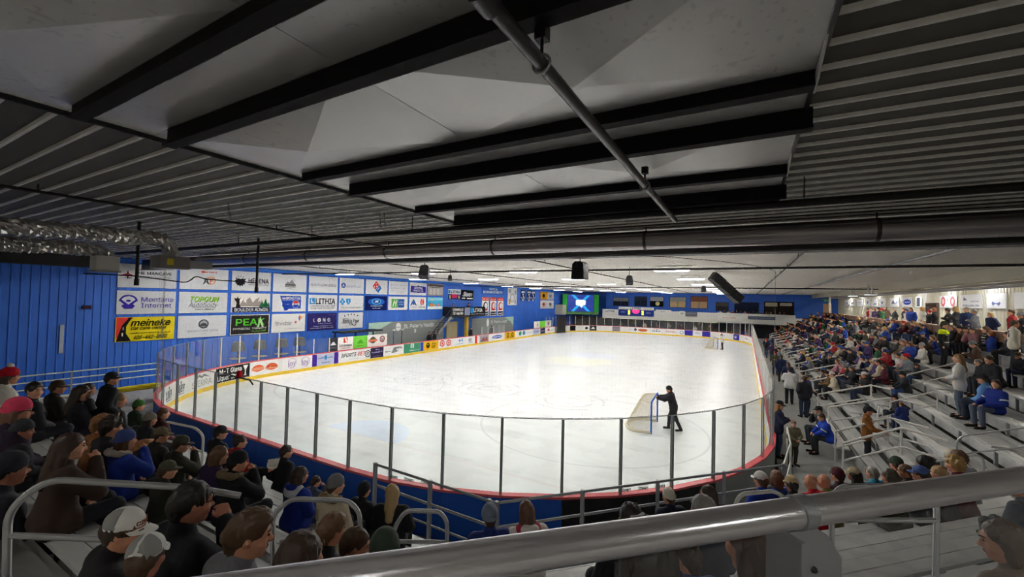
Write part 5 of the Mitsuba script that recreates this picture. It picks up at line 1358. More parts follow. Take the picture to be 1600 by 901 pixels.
# ---------------------------------------------------------------- left side: booth, stairs, bench backs, door
bo = thing('announcer_booth', 'black announcer balcony with dealership banner on the blue wall', 'booth')
add('floor', bx(XL + .03, -1.85, 28.4, 35.0, 2.95, 3.05), 'mat_black', bo)
add('front', bx(-1.93, -1.85, 28.4, 35.0, 3.05, 4.05), 'mat_black', bo)
add('side', bx(XL + .03, -1.85, 28.4, 28.48, 3.05, 4.05), 'mat_black', bo)
add('side', bx(XL + .03, -1.85, 34.92, 35.0, 3.05, 4.05), 'mat_black', bo)
bn = key_for('banner', bo)
M, w, h = lw(28.6, 34.9, 3.1, 4.02, -1.85)
m = bx(-w / 2, w / 2, -h / 2, h / 2, 0, .01)
m.apply_transform(M)
scene[bn] = mikit.ply(m, flat('#1d1d22'))
sign_items(bn, M, [('t', 'CHEVROLET', -2.1, .2, .28, 1.9, 1, WH), ('t', 'OF HELENA', -2.1, -.2, .28, 1.9, 1, WH), ('r', -.95, -.42, .1, .42, '#8a8ea8'), ('r', .2, -.2, .75, .4, '#2a86c8'), ('t', 'LITHIA', 1.7, .12, .42, 1.8, 1, WH), ('g', .3, 3.0, -.38, .12, '#9a9aa0')], .01)
add('desk', bx(-2.5, -1.95, 29.0, 34.0, 3.85, 3.9), 'mat_dark_steel', bo)
stt = thing('staircase', 'dark metal staircase climbing to the announcer balcony', 'stairs')
A, B = P(-1.6, 24.6, .05), P(-1.6, 28.3, 3.0)
for xx in (-2.7, -1.75):
    m = prism([(24.4, .02), (24.8, .02), (28.36, 2.9), (28.36, 3.05), (28.1, 3.05)], .05, frame((xx, 0, 0), (0, 1, 0), (0, 0, 1)))
    add('stringer', m, 'mat_guard_steel', stt)
for i in range(13):
    t = (i + .5) / 13
    add('step', bx(-2.7, -1.72, 24.6 + 3.7 * t - .15, 24.6 + 3.7 * t + .15, .05 + 2.95 * t, .08 + 2.95 * t), 'mat_dark_steel', stt)
for h in (.5, 1.0):
    add('rail', tube([A + [0, 0, h], B + [0, 0, h]], .03, 8), 'mat_black', stt, smooth=60)
for i in range(6):
    q = A + (B - A) * i / 5
    add('baluster', tube([q, q + [0, 0, 1.0]], .025, 6), 'mat_black', stt)
# bench back boards with ads
k = thing('bench_shelter', 'white players bench wall with green, red and dark sponsor panels', 'bench wall')
for y0, y1, bg, items in ((12.45, 13.2, '#3a3d42', [('p', [(-.25, -.05), (.0, .22), (.28, -.05)], '#dfe2e4'), ('g', -.25, .3, -.25, .06, GY)]), (13.22, 14.55, '#f0efec', [('r', -.2, .05, .15, .42, '#d8483f'), ('p', [(-.12, .4), (.02, .4), (.14, .08), (.02, .08)], WH), ('t', 'D.A.Davidson', 0, -.14, .16, 1.1, 1, '#3a4048'), ('g', -.4, .4, -.35, .06, GY)]),
                          (14.57, 15.85, '#7bd44c', [('p', [(-.3, -.05), (0, .2), (.3, -.05), (.2, -.12), (-.2, -.12)], '#4fa832'), ('g', -.3, .3, -.3, .06, '#4fa832')]), (15.87, 17.9, '#ecebe8', [('e', -.45, .05, .3, .26, '#6a5a50'), ('r', -.9, -.06, .0, .1, '#d8805a'), ('o', .5, .08, .26, .18, '#a03a3f'), ('t', 'JWC', .52, .05, .22, .4, 2, '#2f2a30')])):
    M, w, h = lw(y0, y1, 1.07, 2.0, -.22)
    kk = key_for('panel', k)
    m = bx(-w / 2, w / 2, -h / 2, h / 2, -.05, .01)
    m.apply_transform(M)
    scene[kk] = mikit.ply(m, flat(bg))
    sign_items(kk, M, items, .01)
add('roof', bx(-1.9, -.7, 14.0, 17.9, 2.2, 2.3), 'mat_black', k)
for y in (14.1, 16.0, 17.8):
    add('post', bx(-1.75, -1.65, y - .04, y + .04, .02, 2.2), 'mat_dark_steel', k)
for i, y in enumerate((19.6, 20.6)):
    k2 = thing('hockey_stick', ('purple hockey stick standing against the grey mural', 'dark hockey stick standing against the grey mural')[i], 'hockey stick')
    add('shaft', tube([P(-1.2, y, .9), P(-1.25, y + .05, 2.1)], .03, 6), flat(('#4a3f9a', '#2c2a3a')[i]), k2)
    add('blade', bx(-1.24, -1.2, y - .1, y + .22, 2.08, 2.18), flat('#d8d6d2'), k2)
    add('rack', bx(-1.3, -1.14, y - .1, y + .1, .02, .92), 'mat_dark_steel', k2)
k = thing('bench_shelter', 'distant white players bench wall with a green middle panel', 'bench wall')
for y0, y1, bg, items in ((45.0, 46.8, '#ecebe8', [('p', star(.2, 0, .3, 4, .4), '#a84a42')]), (46.8, 48.6, '#7bd44c', []), (48.6, 50.8, '#ecebe8', [('e', 0, 0, .3, .25, '#8a5a50')])):
    M, w, h = lw(y0, y1, 1.07, 2.0, -.22)
    kk = key_for('panel', k)
    m = bx(-w / 2, w / 2, -h / 2, h / 2, -.05, .01)
    m.apply_transform(M)
    scene[kk] = mikit.ply(m, flat(bg))
    sign_items(kk, M, items, .01)
for y in (45.1, 46.8, 48.6, 50.7):
    add('post', bx(-.32, -.26, y - .04, y + .04, .02, 2.0), 'mat_dark_steel', k)
k = thing('door_1', 'tan double door in the blue wall beside the stairs', 'door')
tag(k, kind='structure')
add('leaf', bx(XL + .02, XL + .09, 29.1, 30.02, .02, 2.35), flat('#b9ac8c'), k)
add('leaf', bx(XL + .02, XL + .09, 30.04, 30.96, .02, 2.35), flat('#b9ac8c'), k)
add('frame', cat_([bx(XL + .02, XL + .12, 29.0, 29.1, 0, 2.45), bx(XL + .02, XL + .12, 30.96, 31.06, 0, 2.45), bx(XL + .02, XL + .12, 29.0, 31.06, 2.35, 2.45)]), flat('#8a8474'), k)
k = thing('exit_sign', 'small green exit sign above the tan door', 'exit sign')
add('case', bx(XL + .03, XL + .1, 29.7, 30.3, 2.6, 2.85), flat('#3fb47a'), k)
m = text('EXIT', .14, .42, True)
m.apply_transform(frame((XL + .104, 30.0, 2.725), (0, 1, 0), (0, 0, 1)))
add('lettering', m, flat('#eafff4'), k)
add('pillar', bx(-2.6, -2.3, 31.9, 32.3, .02, 2.9), flat('#d8b43a'), label='yellow padded post by the tan door', cat='post')
# round tables and chairs backs seen through the near left glass
for i, y in enumerate((7.2, 8.5, 9.9, 11.2)):
    k = thing('stool_table', f'round grey bar table against the blue wall, {NTH[i]} from the near left glass corner', 'table', 'bar tables behind the left glass')
    add('table_top', lathe([(0, .04), (.42, .04), (.44, .02), (.42, 0), (0, 0)], 20, shift(-1.6, y, 1.05)), flat('#a8a294'), k)
    add('skirt', lathe([(.30, .5), (.38, .0)], 20, shift(-1.6, y, 1.52)), flat('#5c5f66'), k)
    add('hood', lathe([(0, .06), (.26, .05), (.31, 0), (0, 0)], 20, shift(-1.6, y, 2.02)), flat('#6a6258'), k)
    add('leg', tube([P(-1.6, y, .02), P(-1.6, y, 2.04)], .04, 8), 'mat_dark_steel', k)
# left rear railing and white benches
k = thing('guard_rail', 'white pipe railing along the foot of the blue wall at left', 'railing')
for z in (1.05, .75, .45):
    add('rail', tube([P(-1.4, -7.5, z + .25), P(-1.4, 3.3, z + .25)], .028, 8), 'mat_white_paint', k, smooth=60)
for y in (-6, -4, -2, 0, 1.6, 3.2):
    add('post', bx(-1.43, -1.37, y - .03, y + .03, .02, 1.32), 'mat_guard_steel', k)
for i, (y, c) in enumerate(((-2.2, '#d8d6ce'), (-1.2, '#d8d6ce'), (1.4, '#d8c23a'))):
    k = thing('bench', ('white plank bench in front of the left railing, farther from the glass', 'white plank bench in front of the left railing', 'yellow-edged bench beside the near left corner of the glass')[i], 'bench')
    for j in range(3):
        add('plank', bx(1.2 + j * .22, 1.4 + j * .22, y - 1.2, y + .9, .55 + .12 * j, .6 + .12 * j), flat(c), k)
    for yy in (y - 1, y + .7):
        add('leg', bx(1.25, 1.8, yy - .04, yy + .04, .02, .55), 'mat_guard_steel', k)
add('wall_strip', bx(XL + .02, XL + .06, -.08, .06, 2.0, 3.35), flat('#aeb6c4'), label='narrow pale vertical strip on the blue wall at left', cat='wall fitting')
add('wall_box', bx(XL + .02, XL + .12, .65, .95, 4.08, 4.26), flat('#3a2a3c'), label='small dark box high on the blue wall', cat='wall fitting')

# ---------------------------------------------------------------- far end
mz = thing('mezzanine', 'white fronted mezzanine across the far end of the rink', 'mezzanine')
add('front', bx(3.6, 21.5, 64.0, 64.15, 2.15, 3.7), 'mat_white_paint', mz)
add('front', bx(21.5, 31.4, 63.6, 63.75, 2.3, 3.75), 'mat_white_paint', mz)
add('front', bx(31.4, 34.0, 63.6, 63.75, 2.3, 3.3), 'mat_white_paint', mz)
add('slab', bx(3.6, 31.35, 64.15, 66.5, 2.15, 2.33), 'mat_concrete', mz)
add('back_wall', bx(XL + .05, 34.0, 67.2, 67.3, 0, 2.2), flat('#34363c'), mz)
add('riser', bx(21.6, 31.0, 64.2, 65.7, 2.33, 3.2), 'mat_concrete', mz)
for x in (4.0, 9.0, 14.0, 19.0, 24.0, 29.0):
    add('pillar', bx(x - .12, x + .12, 64.2, 64.44, 0, 2.15), 'mat_dark_steel', mz)
wl = add('wall_upper', bx(3.4, 31.42, 66.6, 66.75, 2.35, CEIL - .06), 'mat_blue_wall', label='blue upper wall of the far mezzanine with a row of windows', kind='structure')
for i, (x0, x1, z0, z1, lo, hi) in enumerate(((4.8, 7.4, 4.35, 5.75, '#2a2d36', '#8a8d92'), (8.5, 10.5, 4.4, 6.0, '#2c3440', '#3a3f4a'), (11.1, 13.2, 4.4, 6.0, '#191a20', '#b9bcc0'), (14.3, 16.7, 4.35, 6.0, '#d8bc8c', '#a8a49a'), (17.5, 19.9, 4.3, 6.2, '#d0ae86', '#8a5a48'), (21.2, 22.9, 4.0, 5.3, '#3a3632', '#5a5348'), (23.8, 27.0, 3.7, 5.4, '#23283a', '#2a3048'))):
    k = thing('window_%d' % (i + 1), 'far mezzanine window', 'window')
    tag(k, kind='structure')
    zm = z0 + (z1 - z0) * .55
    add('pane', bx(x0, x1, 66.56, 66.58, z0, zm), flat(lo), k)  # warm light of the rooms is painted into the tan panes and blinds
    add('blind', bx(x0, x1, 66.55, 66.58, zm, z1), flat(hi), k)
    add('frame', cat_([bx(x0 - .06, x1 + .06, 66.52, 66.59, z0 - .06, z0), bx(x0 - .06, x1 + .06, 66.52, 66.59, z1, z1 + .06), bx(x0 - .06, x0, 66.52, 66.59, z0, z1), bx(x1, x1 + .06, 66.52, 66.59, z0, z1), bx((x0 + x1) / 2 - .03, (x0 + x1) / 2 + .03, 66.52, 66.55, z0, zm)]), flat('#2b4a8c'), k)
k = thing('window_8', 'wide dark window at the far right corner', 'window')
tag(k, kind='structure')
add('pane', bx(27.8, 31.3, 66.50, 66.52, 3.6, 5.5), flat('#2a2420'), k)
add('frame', cat_([bx(27.7, 31.4, 66.46, 66.53, 3.5, 3.6), bx(27.7, 31.4, 66.46, 66.53, 5.5, 5.6), bx(27.7, 27.8, 66.46, 66.53, 3.6, 5.5), bx(31.3, 31.4, 66.46, 66.53, 3.6, 5.5), bx(29.5, 29.58, 66.46, 66.5, 3.6, 5.5)]), flat('#1d1a1a'), k)
add('blind', bx(27.85, 29.4, 66.47, 66.5, 4.9, 5.45), flat('#c8b89c'), k)  # tan of both blinds carries the warm room light as colour
add('blind', bx(29.7, 31.2, 66.47, 66.5, 5.0, 5.45), flat('#b8ada0'), k)
k = thing('wall_clock', 'round pale yellow clock in the dark far window', 'clock')
m = lathe([(0, .05), (.3, .05), (.34, .02), (.34, 0), (0, 0)], 24, frame((12.3, 66.5, 4.85), (1, 0, 0), (0, 0, 1)))
add('face', m, flat('#f0ea9c'), k)
add('hand', bx(12.29, 12.31, 66.43, 66.445, 4.85, 5.08), flat('#222222'), k)
add('hand', bx(12.3, 12.46, 66.43, 66.445, 4.84, 4.86), flat('#222222'), k)
k = thing('score_board', 'navy scoreboard with glowing yellow digits and red shield on the far mezzanine', 'scoreboard')
M = frame((9.3, 63.95, 3.45), (1, 0, 0), (0, 0, 1))
m = bx(-2.9, 2.9, -.75, .75, -.05, .02)
m.apply_transform(M)
add('panel', m, flat('#2f3f86'), k)
sign_items(k, M, [('r', -2.9, .3, 2.9, .75, '#dfe0dc'), ('t', 'LITHIA', .0, .52, .34, 1.7, 1, '#2f3f66'), ('g', -2.6, -1.2, .45, .1, '#9a9ca4'), ('g', 1.4, 2.6, .45, .1, '#9a9ca4'), ('t', 'HOME', -2.1, -.15, .16, .7, 1, '#b9c2e0'), ('t', 'GUEST', 2.1, -.15, .16, .8, 1, '#b9c2e0')], .02)
for x0, x1, z0, z1, c, e in ((-1.3, -.95, -.55, .2, '#e8d83a', (1.6, 1.3, .15)), (.95, 1.3, -.55, .2, '#e8d83a', (1.6, 1.3, .15))):
    m = bx(x0, x1, z0, z1, .02, .04)
    m.apply_transform(M)
    kk = add('digit', m, flat(c), k)
    scene[kk]['emitter'] = {'type': 'area', 'radiance': {'type': 'rgb', 'value': list(e)}}
m = prism([(-.62, .3), (.62, .3), (.6, -.1), (.25, -.35), (-.25, -.35), (-.6, -.1)], .02)
m.apply_transform(M @ shift(0, 0, .04))
kk = add('emblem', m, flat('#e0307a'), k)
scene[kk]['emitter'] = {'type': 'area', 'radiance': {'type': 'rgb', 'value': [1.0, .06, .25]}}
sign('small white board with navy dealership name left of the scoreboard', frame((4.95, 63.9, 3.4), (1, 0, 0), (0, 0, 1)), 1.9, .6, '#e4e4e0', [('t', 'LITHIA', 0, 0, .34, 1.6, 1, '#3a4a66')])
for i, (x0, x1, z0, z1, bg, it) in enumerate(((12.5, 14.9, 2.6, 3.9, '#dcdcd6', [('g', -.4, .3, .3, .12, '#7a86a8')]), (16.1, 16.9, 3.0, 3.8, '#e4e4de', [('t', '19', 0, 0, .3, None, 1, '#5a6068')]), (17.0, 18.7, 3.0, 3.7, '#6a6c78', [('g', -.7, .7, .05, .14, '#9a9cac')]), (25.6, 29.0, 2.95, 3.4, '#5a6078', [('g', -1.5, 1.5, -.07, .15, '#8a90a8')]))):
    sign(('white square board right of the scoreboard', 'small white board with two digits on the far mezzanine', 'grey board on the far mezzanine front', 'slate board at the right of the far mezzanine front')[i], frame(((x0 + x1) / 2, 63.5 if i == 3 else 63.9, (z0 + z1) / 2), (1, 0, 0), (0, 0, 1)), x1 - x0, z1 - z0, bg, it)
sign('white banner with faint red script on the far right mezzanine front', frame((23.2, 63.5, 2.95), (1, 0, 0), (0, 0, 1)), 3.2, .8, '#e2e1da', [('g', -.9, .9, .0, .2, '#d0a09a')])
# video screen in the far left corner, turned to the ice
k = thing('video_screen', 'bright video screen with cyan cross in a green frame at the far left corner', 'video screen')
M = frame((.35, 61.9, 4.42), unit(P(5.55, 3.8, 0)), (0, 0, 1))


def on(m_, n_, mt, e=None):
    m_.apply_transform(M)
    q_ = add(n_, m_, mt, k)
    if e:
        scene[q_]['emitter'] = {'type': 'area', 'radiance': {'type': 'rgb', 'value': list(e)}}
    return q_


on(bx(-2.85, 2.85, -1.55, 1.75, -.3, -.02), 'case', 'mat_black')
on(bx(-2.3, 2.3, -1.25, 1.65, -.02, 0), 'screen', 'mat_black', (.012, .04, .30))
on(bx(-3.2, -2.35, -1.3, 1.7, -.05, .02), 'side_panel', flat('#3aa046'))
on(bx(2.35, 3.2, -1.3, 1.7, -.05, .02), 'side_panel', flat('#3aa046'))
on(bx(-3.2, 3.2, -1.75, -1.3, -.05, .02), 'bottom_panel', flat('#5f8a5a'))
for j, (pl, e) in enumerate(((([(-1.7, 1.6), (-1.1, 1.6), (1.7, -1.2), (1.1, -1.2)]), (.0, .42, .95)), (([(1.7, 1.6), (1.1, 1.6), (-1.7, -1.2), (-1.1, -1.2)]), (.0, .42, .95)))):
    m_ = prism(pl, .004)
    m_.apply_translation([0, 0, .004 + .005 * j])
    on(m_, 'glowing_bar', 'mat_black', e)
m_ = prism([(-.9, .65), (-.55, .8), (.55, .8), (.9, .65), (.85, -.1), (.4, -.2), (.2, -.65), (-.2, -.3), (-.85, -.15)], .004)
m_.apply_translation([0, 0, .016])
on(m_, 'emblem', 'mat_black', (1.0, 1.0, 1.05))
# dark machine gate and far left wall pieces
k = thing('gate', 'tall black gate standing open at the far left corner of the boards', 'gate')
add('leaf', obox(P(.5, 53.1, 1.3), unit(P(.2, 2.6, 0)), unit(P(-2.6, .2, 0)), P(0, 0, 1), 2.6, .08, 2.5), 'mat_black', k)
for a, b in ((.38, 51.8), (.6, 54.4)):
    add('post', bx(a - .05, a + .05, b - .05, b + .05, .0, 2.7), 'mat_dark_steel', k)
add('far_cabin', bx(XL + .05, -1.6, 58.4, 60.2, 2.6, 4.3), flat('#c4c2b0'), label='pale cabin box above the far left corner', cat='cabin')
# right end of the far wall
add('wall_corner', bx(31.45, XR, 66.6, 66.75, 0, CEIL - .06), 'mat_blue_wall', kind='structure', label='blue wall at the far right corner')
k = thing('door_2', 'doorway with its light painted as bright tan at the far right corner', 'door')
tag(k, kind='structure')
add('leaf', bx(34.9, 35.9, 66.5, 66.58, ZC, 5.5), flat('#e0b48c'), k)  # brightness of the doorway is put into the tan leaf colour
k = thing('exit_sign', 'small green exit sign on the far right blue wall', 'exit sign')
add('case', bx(34.9, 35.6, 66.45, 66.55, 5.75, 6.1), flat('#3fb47a'), k)
m = text('EXIT', .18, .5, True)
m.apply_transform(frame((35.25, 66.446, 5.925), (1, 0, 0), (0, 0, 1)))
add('lettering', m, flat('#eafff4'), k)

# ---------------------------------------------------------------- right concourse: ledge, wall signs, door
lg = thing('drink_ledge', 'brown wooden drink ledge along the front of the right concourse', 'ledge')
for i in range(12):
    y0, y1 = 11.0 + i * 4.0, 14.9 + i * 4.0
    if i in (1, 5):
        y0 += 1.0
    add('top_board', bx(33.75, 34.15, y0, y1, 4.2, 4.3), 'mat_wood', lg)
    add('front_board', bx(33.78, 33.86, y0, y1, 3.92, 4.2), 'mat_wood', lg)
    for y in np.linspace(y0 + .15, y1 - .15, 4):
        add('post', bx(33.85, 33.93, y - .04, y + .04, ZC, 4.2), 'mat_dark_steel', lg)
    for j in range(2):
        ya, yb_ = y0 + .2 + j * (y1 - y0 - .2) / 2, y0 + j * (y1 - y0 - .2) / 2 + (y1 - y0 - .2) / 2
        add('screen', bx(33.87, 33.89, ya, yb_, ZC + .1, 3.9), flat('#54504e'), lg)
for i, y in enumerate((19.0, 20.2, 23.5)):
    add('notice_sheet', bx(33.765, 33.775, y, y + .55, 3.55, 3.9), flat('#b9bcc4'), label=f'white notice sheet under the wooden drink ledge, {NTH[i]} from the camera', cat='notice', group='notices on the drink ledge')
rw = [(61.7, 59.2, 0), (58.4, 55.6, 1), (54.9, 52.0, 2), (51.1, 49.0, 3), (48.5, 46.3, 4), (45.5, 43.6, 5), (42.2, 39.7, 6), (38.9, 36.5, 7), (35.9, 34.5, 8), (31.3, 28.7, 9), (28.2, 25.6, 10), (25.1, 23.2, 11), (22.5, 20.3, 12)]
its = [[('g', -.6, .6, -.1, .2, '#7a7c86')], [('g', -.8, .4, -.1, .25, '#4a4d58')], [('g', -.6, .7, -.05, .2, '#8a8d98')], [('g', -.3, .3, -.1, .25, '#6a6d78')], [('g', -.2, .7, -.2, .16, '#3a4a80')], [('g', -.5, .2, -.1, .2, '#5a5d68')],
       [('p', [(-.9, -.15), (-.3, .2), (.2, -.1), (.7, .15), (.9, -.1)], '#6a7488')], [('e', 0, 0, .25, .2, '#a8a4b8'), ('g', -.5, .5, -.3, .08, '#a8a4b8')], [('r', -.3, -.32, .3, .32, '#3a4050')],
       [('e', -.72, 0, .32, .32, '#c8606a'), ('e', -.72, 0, .18, .16, '#e4c0c0'), ('e', .72, 0, .32, .32, '#c8606a'), ('e', .72, 0, .18, .16, '#e4c0c0'), ('r', -.08, .05, .08, .15, '#b9a0a0')],
       [('p', [(-1.0, .05), (-.8, .25), (-.55, .1), (-.4, .05)], '#6a7094'), ('g', .0, 1.0, -.05, .1, '#b0b2be'), ('g', -1.0, 1.0, -.3, .12, '#a0a4b4')], [('p', arc(0, -.5, .35, .58, 40, 140), '#5a64a0'), ('e', .05, .1, .4, .22, '#ccd0d8')], [('e', .3, 0, .2, .3, '#7a80b0')]]
labs = ['far-end pale sign', 'pale sign with dark print', 'pale sign with grey print', 'narrow pale sign', 'pale sign with navy word', 'pale sign with short grey word', 'white sign with grey ridge line', 'white sign with lilac oval', 'narrow white sign with dark upright block beside the door', 'white sign with two red round emblems', 'white sign with grey-blue roof mark and two print lines', 'white sign with curved blue word', 'white sign with blue oval at the picture edge']
for (y1, y0, i) in rw:
    if i == 7:
        it = [('e', 0, 0, .9, .22, '#3a4aa0'), ('g', -.7, .7, -.06, .14, '#c4cae8')]
        sign('white sign with long blue plaque on the right wall', frame((XR - .06, 37.7, 5.6), (0, -1, 0), (0, 0, 1)), 2.3, .78, '#dcdce0', it)
        continue
    sign(labs[i] + ' on the cream right wall', frame((XR - .06, (y0 + y1) / 2, 5.6), (0, -1, 0), (0, 0, 1)), y1 - y0, .78, '#dcdce0', its[i])
k = thing('door_3', 'dark brown door in the cream right wall', 'door')
tag(k, kind='structure')
add('leaf', bx(XR - .1, XR - .04, 31.7, 33.4, ZC, 5.42), flat('#3a302e'), k)
add('window', bx(XR - .12, XR - .1, 32.5, 32.75, 4.5, 5.1), flat('#c8c8c4'), k)
add('frame', cat_([bx(XR - .14, XR - .04, 31.55, 31.7, ZC, 5.5), bx(XR - .14, XR - .04, 33.4, 33.55, ZC, 5.5), bx(XR - .14, XR - .04, 31.55, 33.55, 5.42, 5.52)]), flat('#4a403c'), k)

# ---------------------------------------------------------------- the safety net above the near glass
pts = [np.array([*(ST[i % len(ST)][0] + ST[i % len(ST)][1] * .10)]) for i in range(len(ST) - 29, len(ST) - 6)]
d = np.r_[0, np.cumsum([np.linalg.norm(b - a) for a, b in zip(pts, pts[1:])])]
NET1, GRID, TH = 6.1, .09, .0004
V, F = [], []


def thread(a, b):
    a, b = np.asarray(a, float), np.asarray(b, float)
    t = unit(b - a)
    x = unit(np.cross(t, [0.3, .2, .9] if abs(t[2]) < .9 else [1, 0.2, 0]))
    y_ = np.cross(t, x)
    o = len(V) * 1
    for q_ in (a, b):
        for k_ in range(3):
            V.append(q_ + TH * (math.cos(k_ * 2.094) * x + math.sin(k_ * 2.094) * y_))
    for k_ in range(3):
        l_ = (k_ + 1) % 3
        F.append([o + k_, o + l_, o + 3 + l_])
        F.append([o + k_, o + 3 + l_, o + 3 + k_])


for s in np.arange(.02, d[-1], GRID):
    q = [np.interp(s, d, [p[i] for p in pts]) for i in (0, 1)]
    thread([*q, 2.66], [*q, NET1])
for s in np.arange(d[-1] - .5, d[-1], .012):
    q = [np.interp(s, d, [p[i] for p in pts]) for i in (0, 1)]
    thread([*q, 2.66], [*q, NET1])
for z in np.arange(2.66, NET1, GRID):
    for a, b in zip(pts, pts[1:]):
        thread([*a, z], [*b, z])
nt = thing('safety_net', 'fine see-through safety net hanging over the near end glass', 'net')
k = add('mesh', trimesh.Trimesh(np.array(V), np.array(F), process=False), flat('#7c7c7e'), nt)
tag(k, kind='stuff')
add('rope', tube([[*p, 2.655] for p in pts], .004, 5), 'mat_black', nt)
add('rope', tube([[*p, NET1] for p in pts], .006, 5), 'mat_black', nt)


